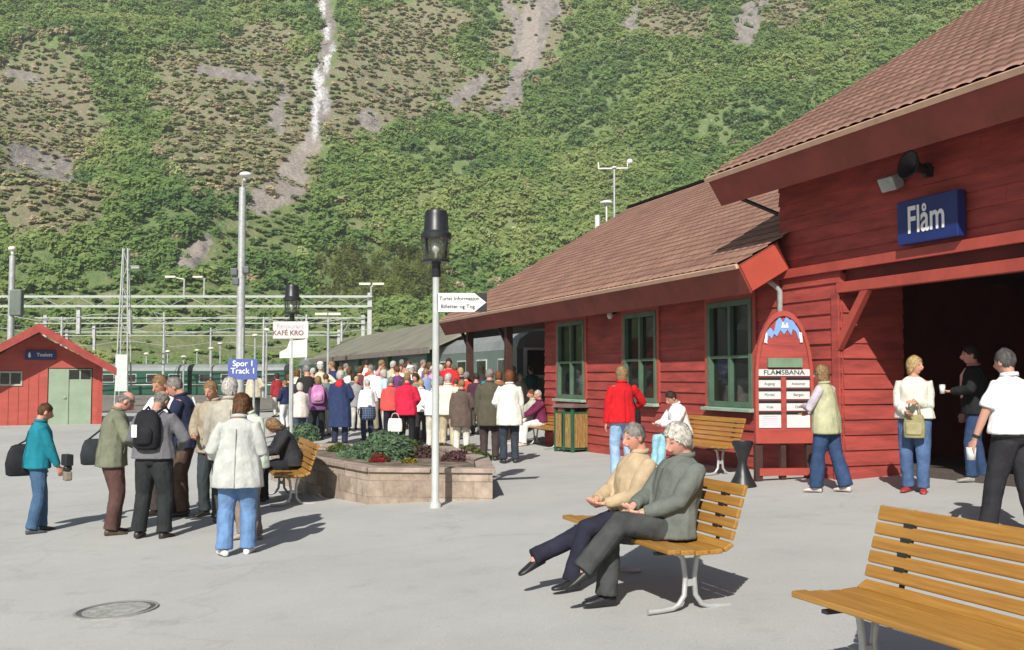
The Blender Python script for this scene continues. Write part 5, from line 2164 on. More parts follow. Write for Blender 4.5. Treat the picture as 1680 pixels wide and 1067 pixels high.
def finish_jobs():
    bpy.context.view_layer.update()
    dg = bpy.context.evaluated_depsgraph_get()
    res = []
    for o, w, post, wk in JOBS:
        me = bpy.data.meshes.new_from_object(o.evaluated_get(dg), preserve_all_data_layers=False, depsgraph=dg)
        res.append(me)
    rg = np.random.default_rng(3)
    for (o, w, post, wk), me in zip(JOBS, res):
        mat = o.data.materials[0]
        o.modifiers.clear()
        old = o.data
        me.name = o.name
        o.data = me
        bpy.data.meshes.remove(old)
        if not len(me.materials):
            me.materials.append(mat)
        n = len(me.vertices)
        if n and (w or post):
            co = np.empty(n * 3, dtype=np.float32)
            me.vertices.foreach_get("co", co)
            co = co.reshape(-1, 3)
            if w:
                no = np.empty(n * 3, dtype=np.float32)
                me.vertices.foreach_get("normal", no)
                no = no.reshape(-1, 3)
                ph = rg.uniform(0, 100)
                # folds: ridged noise, stretched along the cloth
                a = fbm(co[:, 0] * 13 * wk + ph + co[:, 2] * 2.5, co[:, 2] * 5 * wk + co[:, 1] * 7, 5, 3)
                b = fbm(co[:, 1] * 11 * wk + ph, co[:, 2] * 7 * wk - co[:, 0] * 8, 9, 3)
                f = (1 - np.abs(a - .5) * 5).clip(-1, 1) * .55 + (b - .5) * 1.4
                co = co + no * (f * w)[:, None]
                me.vertices.foreach_set("co", co.astype(np.float32).ravel())
            if post:
                post(me, co)
            me.update()
        me.polygons.foreach_set("use_smooth", [True] * len(me.polygons))
    JOBS.clear()


def ik(a, b, l1, l2, hint):
    """middle joint between a and b, and b pulled into reach"""
    a, b, hint = Vector(a), Vector(b), Vector(hint)
    d = b - a
    L = d.length
    mx = (l1 + l2) * 0.999
    if L > mx:
        b = a + d * (mx / L)
        d = b - a
        L = mx
    x = (l1 * l1 - l2 * l2 + L * L) / (2 * L)
    h = sqrt(max(1e-6, l1 * l1 - x * x))
    dn = d / L
    hv = hint - dn * hint.dot(dn)
    if hv.length < 1e-4:
        hv = Vector((0, 1, 0)) - dn * dn.y
    return a + dn * x + hv.normalized() * h, b


SKIN_CACHE = {}


def skin_mat(c):
    key = tuple(round(k, 3) for k in c)
    if key in SKIN_CACHE:
        return SKIN_CACHE[key]
    m = bpy.data.materials.new("skin")
    nt, p = nt_of(m)
    at = nt.nodes.new("ShaderNodeAttribute")
    at.attribute_name = "face_tint"
    nt.links.new(at.outputs['Color'], p.inputs['Base Color'])
    p.inputs['Roughness'].default_value = .55
    p.inputs['Specular IOR Level'].default_value = .3
    SKIN_CACHE[key] = m
    return m


HAIRS = {'white': (0.43, 0.41, 0.38), 'grey': (0.20, 0.188, 0.175), 'dark': (0.035, 0.022, 0.016), 'brown': (0.10, 0.048, 0.022), 'auburn': (0.15, 0.05, 0.018),
         'blond': (0.42, 0.30, 0.14), 'lightbrown': (0.24, 0.15, 0.075), 'darkgrey': (0.075, 0.07, 0.068), 'red': (0.26, 0.09, 0.03)}
SKINC = (0.52, 0.27, 0.19)
SKINP = (0.58, 0.29, 0.22)


def ring(c, rx, ry, X, Yv, n=14, sq=1.0):
    out = []
    for j in range(n):
        a = 2 * pi * j / n
        ca, sa = cos(a), sin(a)
        if sq != 1.0:
            ca = math.copysign(abs(ca) ** sq, ca)
            sa = math.copysign(abs(sa) ** sq, sa)
        out.append(Vector(c) + X * (rx * ca) + Yv * (ry * sa))
    return out


def person(loc, heading, H=1.7, female=False, pose=None, top=None, legs=None, hair=('brown', 'short'), skin=SKINC, shoes=(0.03, 0.025, 0.022),
           label="", group=None, tier=0, hat=None, extra=None, build=1.0, sit_z=None):
    """tier 0 near, 1 middle, 2 far. Local frame: x right, y forward, z up, origin between the feet."""
    P = dict(lean=0.03, pelvis=(0, 0, .94), head_pitch=0.1, head_yaw=0.0, footL=(-.11, .0), footR=(.11, .02), toeL=0.12, toeR=-0.12,
             handL=(-.27, .05, .80), handR=(.27, .05, .80), elbL=(-.6, -.8, .1), elbR=(.6, -.8, .1), kneeL=(-.15, 1, 0), kneeR=(.15, 1, 0), ankL=None, ankR=None, twist=0.0, curl=.45, footpitchL=0.0, footpitchR=0.0)
    if pose:
        P.update(pose)
    k = H / 1.70
    V3 = Vector
    pel = V3(P['pelvis'])
    build *= 1.07
    wS = (0.190 if not female else 0.170) * (0.90 + .10 * build)
    wH = (0.168 if not female else 0.176) * build
    root_name = "person"
    vox = (0.0095, 0.016, 0.024)[tier]
    # --- frames of the trunk
    lean = P['lean']
    fw = V3((0, 1, 0))
    upv = V3((0, sin(lean), cos(lean)))
    tw = P['twist']
    Xs = V3((cos(tw), sin(tw), 0))                 # shoulder axis
    X0 = V3((1, 0, 0))

    def tr(z, y=0.0):
        """trunk point z metres above the pelvis"""
        bend = max(0, z) * .10 * (1 if lean > .15 else 0)
        a = lean + bend
        return pel + V3((0, sin(a) * z + y * cos(a), cos(a) * z - y * sin(a)))
    neck = tr(.505)
    shz = .424
    shL, shR = tr(shz, -.012) - Xs * wS, tr(shz, -.012) + Xs * wS
    hp = lean * .5 + P['head_pitch'] + (0.10 if lean > .15 else 0)
    Rh = Matrix.Rotation(P['head_yaw'] + tw, 3, 'Z') @ Matrix.Rotation(-hp, 3, 'X')
    headc = neck + (upv * .015) + Rh @ V3((0, .022, .116))
    # legs
    hipL, hipR = pel + V3((-.088, 0, -.03)), pel + V3((.088, 0, -.03))
    aL = V3(P['ankL']) if P['ankL'] else V3((P['footL'][0], P['footL'][1], .085))
    aR = V3(P['ankR']) if P['ankR'] else V3((P['footR'][0], P['footR'][1], .085))
    knL, aL = ik(hipL, aL, .425, .41, P['kneeL'])
    knR, aR = ik(hipR, aR, .425, .41, P['kneeR'])
    elL, wrL = ik(shL, P['handL'], .285, .25, P['elbL'])
    elR, wrR = ik(shR, P['handR'], .285, .25, P['elbR'])

    mb = MB()
    n = 14 if tier == 0 else 10
    # trunk
    sec = [(-.09, .125, .09, 0), (0, wH - .02, .105, 0), (.13, .135, .092, 0), (.26, .145, .10, .005), (.38, .160, .105, 0), (.45, .150, .085, -.005), (.485, .085, .065, -.01), (.52, .056, .058, 0)]
    mb.loft([ring(tr(z, y), rx, ry, X0.lerp(Xs, max(0, z) / .5), (upv.cross(X0)) * 1.0, n) for z, rx, ry, y in sec])
    mb.tube([tr(.49, -.01), neck + upv * .03, headc - Rh @ V3((0, .02, .05))], [.060, .054, .056], n=10)
    # head
    hs = .97 if female else 1.0
    rings_ = []
    nv, nu = (15, 20) if tier == 0 else (9, 12)
    for i in range(nv):
        a = -pi / 2 + pi * (i + .5) / nv
        rg_ = []
        for j in range(nu):
            b = 2 * pi * j / nu
            x, y, z = .074 * cos(a) * cos(b), .094 * cos(a) * sin(b), .116 * sin(a)
            if z < 0:
                t = min(1, -z / .11)
                x *= 1 - .30 * t
                if y > 0:
                    y = y * (1 - .06 * t) + .012 * t
                else:
                    y *= 1 - .42 * t
            if y < 0 and z > 0:
                y *= 1.06
            if tier == 0 and y > 0:
                # brow, eye sockets, cheeks
                y += .006 * math.exp(-((z - .028) / .012) ** 2) * math.exp(-(x / .05) ** 2)
                y -= .008 * math.exp(-((z - .006) / .014) ** 2) * (math.exp(-((abs(x) - .032) / .015) ** 2))
                y += .005 * math.exp(-((z + .092) / .018) ** 2) * math.exp(-(x / .03) ** 2)
            rg_.append(headc + Rh @ V3((x * hs, y * hs, z * hs)))
        rings_.append(rg_)
    mb.loft(rings_)
    if tier < 2:
        nb = [(.092, .012, .010), (.104, -.006, .011), (.118, -.024, .013), (.106, -.036, .012)]
        mb.tube([headc + Rh @ V3((0, y * hs, z * hs)) for y, z, r in nb], [r for y, z, r in nb], n=8)
        for sx in (-1, 1):
            Me = Rh @ Matrix.Rotation(-sx * .35, 3, 'Z')
            mb.ell(headc + Rh @ V3((sx * .077 * hs, -.008, -.012)), (.010, .020, .032), Me, nu=10, nv=7)
        mb.ell(headc + Rh @ V3((0, .098 * hs, -.054 * hs)), (.022, .010, .007), Rh, nu=10, nv=5)
    # arms and hands
    for sx, sh, el, wr in ((-1, shL, elL, wrL), (1, shR, elR, wrR)):
        mb.tube([tr(shz - .03) + Xs * sx * .10, sh, sh.lerp(el, .5), el, el.lerp(wr, .35), wr], [.05, .053, .045, .039, .037, .026], n=10)
        fd = (wr - el).normalized()
        sd = fd.cross(V3((0, 0, 1)) if abs(fd.z) < .8 else V3((0, 1, 0))).normalized()
        # palm faces the body: width axis is roughly fore and aft
        wd = V3((0, 1, 0)) - fd * fd.y
        if wd.length < .45:
            wd = V3((-sx, 0, 0)) - fd * (-sx * fd.x)
            wd.normalize()
            th = fd.cross(wd).normalized()
            if th.z > 0:
                th = -th
        else:
            wd.normalize()
            th = fd.cross(wd).normalized()
            if th.x * sx > 0:
                th = -th               # th points to the palm side (inwards)
        pc = wr + fd * .045
        mb.loft([ring(wr, .026, .020, wd, th, 8), ring(wr + fd * .03, .036, .017, wd, th, 8), ring(wr + fd * .085, .041, .014, wd, th, 8), ring(wr + fd * .098, .036, .010, wd, th, 8)])
        if tier < 2:
            c_ = P['curl']
            lens = (.070, .078, .073, .058)
            fr_ = .0085 if tier == 0 else .0105
            for q_ in range(4):
                o_ = (q_ - 1.5) * -.0205
                p0 = wr + fd * .086 + wd * o_ + th * .001
                L_ = lens[q_]
                a1, a2 = c_ * .6, c_ * 1.5
                d1_ = fd * cos(a1) + th * sin(a1) + wd * (o_ * 1.2)
                d2_ = fd * cos(a2) + th * sin(a2) + wd * (o_ * 1.2)
                d3_ = fd * cos(a2 * 1.45) + th * sin(a2 * 1.45)
                p1_ = p0 + d1_ * L_ * .45
                p2_ = p1_ + d2_ * L_ * .33
                p3_ = p2_ + d3_ * L_ * .25
                mb.tube([p0 - fd * .02, p0, p1_, p2_, p3_], [fr_, fr_, fr_ * .95, fr_ * .88, fr_ * .7], n=7)
            t0 = wr + fd * .030 + wd * .030
            mb.tube([t0 - wd * .012, t0 + wd * .014 + fd * .018 + th * .006, t0 + wd * .022 + fd * .045 + th * .014, t0 + wd * .020 + fd * .068 + th * .022], [.013, .012, .0105, .0085], n=7)
    # legs inside the trousers and feet
    for hip, kn, an in ((hipL, knL, aL), (hipR, knR, aR)):
        mb.tube([hip + V3((0, 0, .04)), hip, hip.lerp(kn, .5), kn, kn.lerp(an, .35), an], [.07, .078, .064, .050, .048, .035], n=10)
    feet = []
    for sx, kn, an, toe, fp in ((-1, knL, aL, P['toeL'], P['footpitchL']), (1, knR, aR, P['toeR'], P['footpitchR'])):
        fdv = V3((-sin(toe), cos(toe), 0))
        Rf = Matrix.Rotation(toe, 3, 'Z') @ Matrix.Rotation(fp, 3, 'X')
        feet.append((an, Rf))
        fq = 1 if female else .8
        mb.tube([an, an + Rf @ V3((0, .03, -.048)), an + Rf @ V3((0, .12, -.064))], [.034 * fq, .032 * fq, .020 * fq], n=8)

    hm = Matrix.Identity(3)
    loc = V3(loc)
    face_info = (headc.copy(), Rh.copy(), hs)
    sk = skin

    def post(me, co, info=face_info, sk=sk, tier=tier, k=k, hc=hair[0]):
        c, R, hs_ = info
        q = (co / k - np.array(c)) @ np.array(R) if True else co
        q = q / hs_
        n_ = len(co)
        col = np.tile(np.array([sk[0], sk[1], sk[2], 1.0]), (n_, 1))
        if tier < 2:
            x, y, z = q[:, 0], q[:, 1], q[:, 2]
            front = (y > .045) & (np.abs(z) < .12) & (np.abs(x) < .09)

            def put(m_, c2):
                m_ = (m_ * front)[:, None]
                col[:, :3] = col[:, :3] * (1 - m_) + np.array(c2) * m_
            cheeks = np.exp(-((np.abs(x) - .042) / .02) ** 2 - ((z + .022) / .022) ** 2) * .35
            put(cheeks, (sk[0] * 1.05, sk[1] * .72, sk[2] * .7))
            eyes = np.exp(-(((np.abs(x) - .032) / .012) ** 4) - ((z - .007) / .0065) ** 4)
            put(eyes * .9, (.05, .035, .03))
            brow = np.exp(-(((np.abs(x) - .034) / .018) ** 4) - ((z - .030) / .006) ** 4)
            hcx = HAIRS.get(hc, (.2, .15, .1))
            put(brow * .7, tuple(v * .6 for v in hcx))
            lips = np.exp(-((x / .024) ** 4) - ((z + .054) / .0075) ** 4)
            put(lips * .85, (.38, .10, .085))
        at = me.attributes.new("face_tint", 'FLOAT_COLOR', 'POINT')
        at.data.foreach_set("color", col.astype(np.float32).ravel())

    def scl(m_):
        m_.v = [(x * k, y * k, z * k) for x, y, z in [tuple(q_) for q_ in m_.v]]
        return m_
    body = rem_job(scl(mb), root_name, skin_mat(skin), None, vox * (.85 if tier == 0 else 1), 2 if tier == 0 else 3, post=post)
    body.location = loc
    body.rotation_euler.z = heading
    tag(body, label, "person", group)

    # --- trousers or skirt
    lg = dict(kind='trousers', c=(0.05, 0.05, 0.06), w=1.0, hem=None)
    if legs:
        lg.update(legs)
    Yb_ = V3((0, cos(lean * .5), -sin(lean * .5)))
    if lg['kind'] in ('trousers', 'shorts'):
        m = MB()
        seat_y = -.012 if not P['ankL'] else -.03
        m.loft([ring(pel + V3((0, seat_y, .13)), .140 * build + .006, .110, X0, Yb_, n), ring(pel + V3((0, seat_y, .04)), wH + .012, .128, X0, Yb_, n), ring(pel + V3((0, seat_y, -.05)), wH + .006, .132, X0, Yb_, n),
                ring(pel + V3((0, seat_y * .5, -.12)), .13, .105, X0, Yb_, n)])
        w_ = lg['w'] * 1.10
        fl = lg.get('flare', 1.0)
        for hip, kn, an in ((hipL, knL, aL), (hipR, knR, aR)):
            end = an + (an - kn).normalized() * (.015 if lg['kind'] == 'trousers' else -.25)
            m.tube([hip + V3((0, 0, .03)), hip + (kn - hip) * .12, hip.lerp(kn, .5), kn, kn.lerp(end, .45), kn.lerp(end, .85), end], [.085, .098 * w_, .088 * w_, .072 * w_, .067 * w_ * fl, .064 * w_ * fl, .068 * w_ * fl], n=12)
        rem_job(scl(m), "trousers", fabric(lg['c'], .14), body, vox, 5 if tier == 0 else 3, wrinkle=(.009, .007, 0)[tier] * k, wk=1.0)
    # shoes
    for (an, Rf), sx in zip(feet, (-1, 1)):
        m = MB()
        rs = []
        for y, z0, h_, w_ in ((-.075, -.083, .055, .026), (-.06, -.084, .075, .036), (-.02, -.084, .085, .040), (.04, -.084, .07, .042), (.10, -.084, .048, .047), (.15, -.084, .038, .042), (.185, -.083, .026, .022)):
            rr_ = []
            for j in range(10):
                a = 2 * pi * j / 10
                zz = z0 + h_ * .5 + h_ * .5 * math.copysign(abs(sin(a)) ** .6, sin(a))
                rr_.append(an + Rf @ V3((w_ * math.copysign(abs(cos(a)) ** .8, cos(a)), y, zz)))
            rs.append(rr_)
        m.loft(rs)
        so = scl(m).build("shoe", paint("shoe_%d_%d_%d" % tuple(int(c * 255) for c in shoes), shoes, rough=.45, var=.1, scale=12), body, smooth=True)
        if tier == 0:
            ss = so.modifiers.new("sub", 'SUBSURF')
            ss.levels = ss.render_levels = 1

    # --- upper garment
    tp = dict(kind='jacket', c=(.1, .1, .1), len=-.10, ease=1.0, sleeve='long', collar=True, c2=None, flare=1.0)
    if top:
        tp.update(top)
    m = MB()
    e = tp['ease']
    Lh = tp['len']                 # hem relative to the pelvis (negative is lower)
    rows = []
    flare = tp['flare']
    prof = [(.498, .072, .064), (.475, .105, .080), (.445, wS - .028, .098), (.38, wS - .004, .120), (.28, wS - .010, .132), (.16, .148 * build + .012, .128), (.05, wH + .022, .138), (-.03, wH + .030, .142)]
    for z, rx, ry in prof:
        if z < Lh:
            continue
        rows.append((z, rx * (1 + .05 * e), ry * (1 + .06 * e)))
    z_last = rows[-1][0]
    sitting = P['ankL'] is not None and pel.z < .7
    if Lh < z_last:
        steps = max(1, int((z_last - Lh) / .08))
        for i in range(1, steps + 1):
            z = z_last + (Lh - z_last) * i / steps
            f = 1 + (flare - 1) * i / steps
            rows.append((z, (wH + .036) * (1 + .05 * e) * f, .148 * (1 + .06 * e) * f))
    rl = []
    for z, rx, ry in rows:
        c_ = tr(z) if z >= 0 else pel + V3((0, 0, z))
        Xr = X0.lerp(Xs, max(0, min(1, z / .5)))
        Yr = V3((0, cos(lean), -sin(lean))) if z >= 0 else V3((0, 1, 0))
        if female and .28 <= z <= .4:
            c_ = c_ + Yr * .012
        rl.append(ring(c_, rx * (1.03 if z < .42 else 1), ry * (1.10 if z < .42 else 1), Xr, Yr, n, .94))
    m.loft(rl[::-1])
    for sx, sh, el, wr in ((-1, shL, elL, wrL), (1, shR, elR, wrR)):
        inner_ = tr(shz - .045) + Xs * sx * .09
        if tp['sleeve'] == 'long':
            m.tube([inner_, sh + (el - sh) * .03 - upv * .005, sh.lerp(el, .45), el, el.lerp(wr, .5), wr - (wr - el).normalized() * .005], [.056, .060 * (1 + .04 * e), .064 * (1 + .08 * e), .058 * (1 + .1 * e), .052 * (1 + .1 * e), .042 * (1 + .08 * e)], n=12)
        elif tp['sleeve'] == 'short':
            m.tube([inner_, sh + (el - sh) * .03 - upv * .005, sh.lerp(el, .45), sh.lerp(el, .78)], [.056, .061, .066, .072], n=12)
        else:
            m.tube([inner_, sh - Xs * sx * .035], [.075, .066], n=12)
    jk = rem_job(scl(m), tp['kind'], fabric(tp['c'], .10), body, vox, 4 if tier == 0 else 3, wrinkle=(.0085, .007, 0)[tier] * k)
    if tier == 0 and tp['kind'] in ('jacket', 'coat', 'vest'):
        dk = tuple(v * .55 for v in tp['c'])
        for sy, nm_ in ((-1, 'back_seam'), (1, 'zip')):
            m = MB()
            pts_ = []
            for z, rx, ry in rows:
                if z > .40:
                    continue
                c_ = tr(z) if z >= 0 else pel + V3((0, 0, z))
                Yr = V3((0, cos(lean), -sin(lean))) if z >= 0 else V3((0, 1, 0))
                pts_.append(c_ + Yr * (sy * ry * 1.105))
            if len(pts_) > 2 and not (sitting and sy < 0):
                m.tube(pts_, .0045 if sy < 0 else .008, n=6)
                scl(m).build(nm_, fabric(dk, .05), body, smooth=True)
        if not sitting:
            for sx in (-1, 1):
                m = MB()
                z_p = .02
                c_ = tr(z_p)
                w_p = wH + .05
                m.tube([c_ + V3((sx * w_p * .60, .128, .05)), c_ + V3((sx * w_p * .80, .105, -.02))], .008, n=6)
                scl(m).build("pocket_flap", fabric(dk, .05), body, smooth=True)
    if tier == 0 and tp['kind'] == 'shirt':
        m = MB()
        m.loft([ring(pel + V3((0, -.006, z_)), (wH + .026), .145, X0, V3((0, 1, 0)), 20) for z_ in (-.045, -.008)])
        scl(m).build("belt", BLACKM, body, smooth=True)
    if tp['sleeve'] == 'none':
        m = MB()
        for sx, sh, el, wr in ((-1, shL, elL, wrL), (1, shR, elR, wrR)):
            m.tube([tr(shz - .045) + Xs * sx * .09, sh, sh.lerp(el, .45), el, el.lerp(wr, .5), wr], [.05, .064, .058, .053, .048, .040], n=12)
        rem_job(scl(m), "shirt", fabric(tp['c2'] or (.5, .5, .5), .1), body, vox, 3, wrinkle=.005 if tier == 0 else 0)
    if tp['collar'] and tier < 2:
        m = MB()
        uu = (upv + Rh @ V3((0, 0, 1))).normalized()
        c0 = tr(.50, -.004)
        Yc = uu.cross(X0).normalized() * -1
        Yc = V3((0, uu.z, -uu.y))
        R1 = ring(c0, .088, .082, Xs, Yc, 14)
        R2 = ring(c0 + uu * .034 - V3((0, .004, 0)), .076, .076, Xs, Yc, 14)
        R3 = ring(c0 + uu * .030 - V3((0, .004, 0)), .066, .066, Xs, Yc, 14)
        R4 = ring(c0 + uu * .0, .070, .062, Xs, Yc, 14)
        m.loft([R4, R3, R2, R1])
        scl(m).build("collar", fabric(tp.get('cc') or tp['c'], .1), body, smooth=True)
    if tp.get('scarf'):
        m = MB()
        m.loft([ring(tr(.47), .10, .095, Xs, V3((0, 1, 0)), 14), ring(tr(.52), .085, .085, Xs, V3((0, 1, 0)), 14), ring(tr(.555), .07, .07, Xs, V3((0, 1, 0)), 14)])
        m.ell(tr(.43, -.13 if tp['scarf'][3:] else -.12), (.085, .03, .07))
        scl(m).build("scarf", fabric(tp['scarf'][:3], .1), body, smooth=True)

    # --- hair
    hc, style = hair
    hcol = HAIRS[hc] if isinstance(hc, str) else hc
    hmname = "hair_%s" % (hc if isinstance(hc, str) else "x")
    HM = paint(hmname, hcol, rough=.7, var=.30, scale=38, bump=.2, bscale=60, spec=.3)
    if hair[1] != 'none':
        m = MB()
        nv2, nu2 = (16, 26) if tier == 0 else (10, 14)
        seed = int(abs(loc.x * 91 + loc.y * 37)) % 97
        g1, rl = [], []
        th0 = {'short': .62, 'bald': .62, 'bob': .95, 'long': 1.2, 'puffy': .80}[style]
        for i in range(nv2 + 1):
            v = i / nv2                               # 0 crown, 1 lower edge
            row = []
            for j in range(nu2):
                b = 2 * pi * j / nu2
                s_, c_ = sin(b), cos(b)               # s_>0 front
                front = max(0, s_)
                back = max(0, -s_)
                # lower limit of the hair by direction, in z
                zf_ = .062                             # hairline over the forehead
                zs_ = {'short': -.022, 'bald': -.02, 'bob': -.095, 'long': -.12, 'puffy': -.045}[style]
                zb_ = {'short': -.092, 'bald': -.085, 'bob': -.115, 'long': -.20, 'puffy': -.108}[style]
                zl = zs_ * (1 - front ** 1.2 if front else 1) + zf_ * front ** 1.2 if s_ >= 0 else zs_ * (1 - back) + zb_ * back
                ztop = .122
                if style == 'bald':
                    ztop_eff = .055
                    z = ztop_eff + (zl - ztop_eff) * v if s_ < .55 else .05
                else:
                    z = ztop + (zl - ztop) * (1 - cos(v * pi / 2) ** 1.0 if True else v)
                zz = max(-.97, min(1, z / .119))
                rad = sqrt(max(0.0, 1 - zz * zz))
                t_ = min(1, max(0, -z / .11))
                hang = style in ('bob', 'long', 'puffy')
                nx = (1 - .30 * t_) if not hang else 1.0
                ny = ((1 - .42 * t_) if s_ < 0 else 1.0) if not hang else 1 - .12 * t_
                if hang and z < 0:
                    rad = max(rad, .93 if style != 'puffy' else .86)
                fl_ = {'short': .010, 'bald': .005, 'bob': .020, 'long': .020, 'puffy': .024}[style] * (1 if tier == 0 else 1.1)
                fl_ *= (1 - .60 * front) * (1 - (.80 if not hang else .55) * v ** 3)
                lump = .0045 * sin(b * 3 + seed) * sin(v * 5 + seed) + .003 * sin(b * 8 + seed * 2 + v * 6) + .002 * sin(b * 13 + v * 9 + seed)
                x = (.0745 * rad * nx + fl_ * min(1, rad * 1.5) + lump * rad) * c_
                y = (.0955 * rad * ny + fl_ * min(1, rad * 1.5) + lump * rad) * s_ - .003
                row.append(headc + Rh @ V3((x * hs, y * hs, (z + fl_ * .7 * (1 - v)) * hs)))
            rl.append(row)
        # inner return so that the hair has thickness
        inn = []
        for row in (rl[-1],):
            cc = sum(row, V3()) / len(row)
            inn.append([p_.lerp(cc, .12) + Rh @ V3((0, 0, .010)) for p_ in row])
        m.loft(rl + inn)
        if tier < 2:
            rs_ = random.Random(seed + 3)
            for q_ in range(520 if tier == 0 else 200):
                i = rs_.randint(0 if style != 'bald' else 0, nv2 - 2)
                j = rs_.randrange(nu2)
                st_ = max(2, int(nv2 * rs_.uniform(.18, .34)))
                jj = (j + rs_.choice((-1, 0, 0, 1))) % nu2
                a0, a2 = rl[i][j], rl[min(nv2, i + st_)][jj]
                if i + st_ > nv2:
                    a2 = a2 + (rl[nv2][jj] - rl[nv2 - 2][jj]) * (.5 * rs_.uniform(.2, 1.0))
                if (a2 - a0).length < .008:
                    continue
                o0, o2 = (a0 - headc).normalized(), (a2 - headc).normalized()
                w0 = o0.cross(a2 - a0).normalized() * rs_.uniform(.003, .0065)
                lf = rs_.uniform(.003, .009 if style in ('short', 'bald') else .012)
                a0_, a1_, a2_ = a0 + o0 * .001, a0.lerp(a2, .5) + (o0 + o2).normalized() * lf, a2 + o2 * lf * .5
                m.add([a0_ - w0 * .4, a0_ + w0 * .4, a1_ + w0, a1_ - w0, a2_], [(0, 1, 2, 3), (3, 2, 4)])
        scl(m).build("hair", HM, body, smooth=True)
    if hat is not None:
        m = MB()
        hr = [(0, .112, .088, .108), (.03, .125, .080, .098), (.06, .14, .05, .065)]
        base_z = .055
        m.loft([ring(headc + Rh @ V3((0, -.003, base_z)), .092, .112, Rh @ V3((1, 0, 0)), Rh @ V3((0, 1, 0)), 14), ring(headc + Rh @ V3((0, -.003, base_z + .04)), .090, .108, Rh @ V3((1, 0, 0)), Rh @ V3((0, 1, 0)), 14),
                ring(headc + Rh @ V3((0, -.003, base_z + .078)), .060, .075, Rh @ V3((1, 0, 0)), Rh @ V3((0, 1, 0)), 14), ring(headc + Rh @ V3((0, -.003, base_z + .088)), .02, .03, Rh @ V3((1, 0, 0)), Rh @ V3((0, 1, 0)), 14)])
        m.loft([ring(headc + Rh @ V3((0, .10, base_z + .004)), .065, .062, Rh @ V3((1, 0, 0)), Rh @ V3((0, 1, -.15)), 12), ring(headc + Rh @ V3((0, .10, base_z + .014)), .063, .060, Rh @ V3((1, 0, 0)), Rh @ V3((0, 1, -.15)), 12)])
        scl(m).build("cap", fabric(hat, .06), body, smooth=True)
    body_info = dict(body=body, shL=shL * k, shR=shR * k, wrL=wrL * k, wrR=wrR * k, elL=elL * k, elR=elR * k, headc=headc * k, Rh=Rh, tr=lambda z, y=0: tr(z, y) * k, k=k, pel=pel * k)
    M = Matrix.Translation(loc) @ Matrix.Rotation(heading, 4, 'Z')
    body_info['M'] = M
    return body_info


def put_person(px_, feet_y, head_y, heading, loc=None, fix=1.0, **kw):
    """feet_y: where the feet meet the paving in the photo; head_y: top of the head"""
    p_ = gnd(px_, feet_y)
    lean = (kw.get('pose') or {}).get('lean', .03)
    zt = at_y(px_, head_y, p_.y).z - p_.z
    H_ = zt / (1 - .30 * (1 - cos(lean)) - .02 * 0) * fix
    return person(p_, radians(heading), H=H_, **kw)


def backpack(info, c, label, patch=None, w=.15, h=.22, y=-.19, z=.27, c2=None):
    k = info['k']
    M = info['M']
    p_ = info['tr'](z, y)
    o = empty("backpack", M @ p_, info['body'].rotation_euler.z, label=label, cat="backpack")
    mat = fabric(c, .2)
    m = MB()
    rs = []
    for zz, s in ((-h, .70), (-h * .85, .95), (-h * .3, 1.0), (h * .4, .95), (h * .8, .75), (h, .4)):
        rs.append(ring(Vector((0, 0, zz)), w * s, .095 * s, Vector((1, 0, 0)), Vector((0, 1, 0)), 16, .75))
    m.loft(rs)
    m.build("main_bag", mat, o, smooth=True)
    m = MB()
    rs = []
    for zz, s in ((-h * .75, .6), (-h * .6, .95), (-h * .1, 1.0), (h * .15, .7)):
        rs.append(ring(Vector((0, -.085, zz)), w * .72 * s, .045 * s, Vector((1, 0, 0)), Vector((0, 1, 0)), 14, .75))
    m.loft(rs)
    m.build("pocket", fabric(c2 or c, .2), o, smooth=True)
    m = MB()
    top_ = info['tr'](.52, -.02) - p_
    for sx in (-1, 1):
        x_ = sx * .085
        m.tube([(x_, .06, h * .85), (x_ * 1.2, top_.y + .02, top_.z + .015), (x_ * 1.35, top_.y + .15, top_.z - .07), (x_ * 1.5, top_.y + .165, top_.z - .22), (x_ * 1.75, top_.y + .05, -h * .35), (x_ * 1.2, .04, -h * .7)], .016, n=8, flat=.5)
    m.build("strap", mat, o, smooth=True)
    if patch:
        m = MB()
        m.box((-w * .75, -.142, -.08), (-w * .32, -.132, .06))
        m.build("reflector", fabric(patch, .02), o, bevel=.004)
    return o


def shoulder_bag(info, side, c, label, w=.17, h=.14, d=.07, drop=.42, y=-.02, out=.26, strap_c=None, name="shoulder_bag"):
    k = info['k']
    sh = info['shL'] if side < 0 else info['shR']
    c0 = Vector((side * out * k, y + info['pel'].y, sh.z - drop * k - h))
    o = empty(name, info['M'] @ c0, info['body'].rotation_euler.z, label=label, cat="bag")
    m = MB()
    rs = []
    for zz, s in ((-h, .82), (-h * .9, .98), (-h * .2, 1.04), (h * .5, .9), (h * .9, .72), (h, .5)):
        rs.append(ring(Vector((0, 0, zz)), d * s, w * s, Vector((1, 0, 0)), Vector((0, 1, 0)), 16, .7))
    m.loft(rs)
    m.build("bag_body", fabric(c, .15), o, smooth=True)
    m = MB()
    t_ = sh - c0
    t_ = t_ - Vector((side * .05, 0, 0))
    m.tube([(0, -w * .7, h * .75), (t_.x * .75, t_.y * .6 - .07, t_.z * .6), (t_.x, t_.y - .04, t_.z + .05), (t_.x, t_.y + .04, t_.z + .05), (t_.x * .75, t_.y * .6 + .07, t_.z * .6), (0, w * .7, h * .75)], .011, n=8, flat=.6)
    m.build("strap", fabric(strap_c or c, .1), o, smooth=True)
    return o


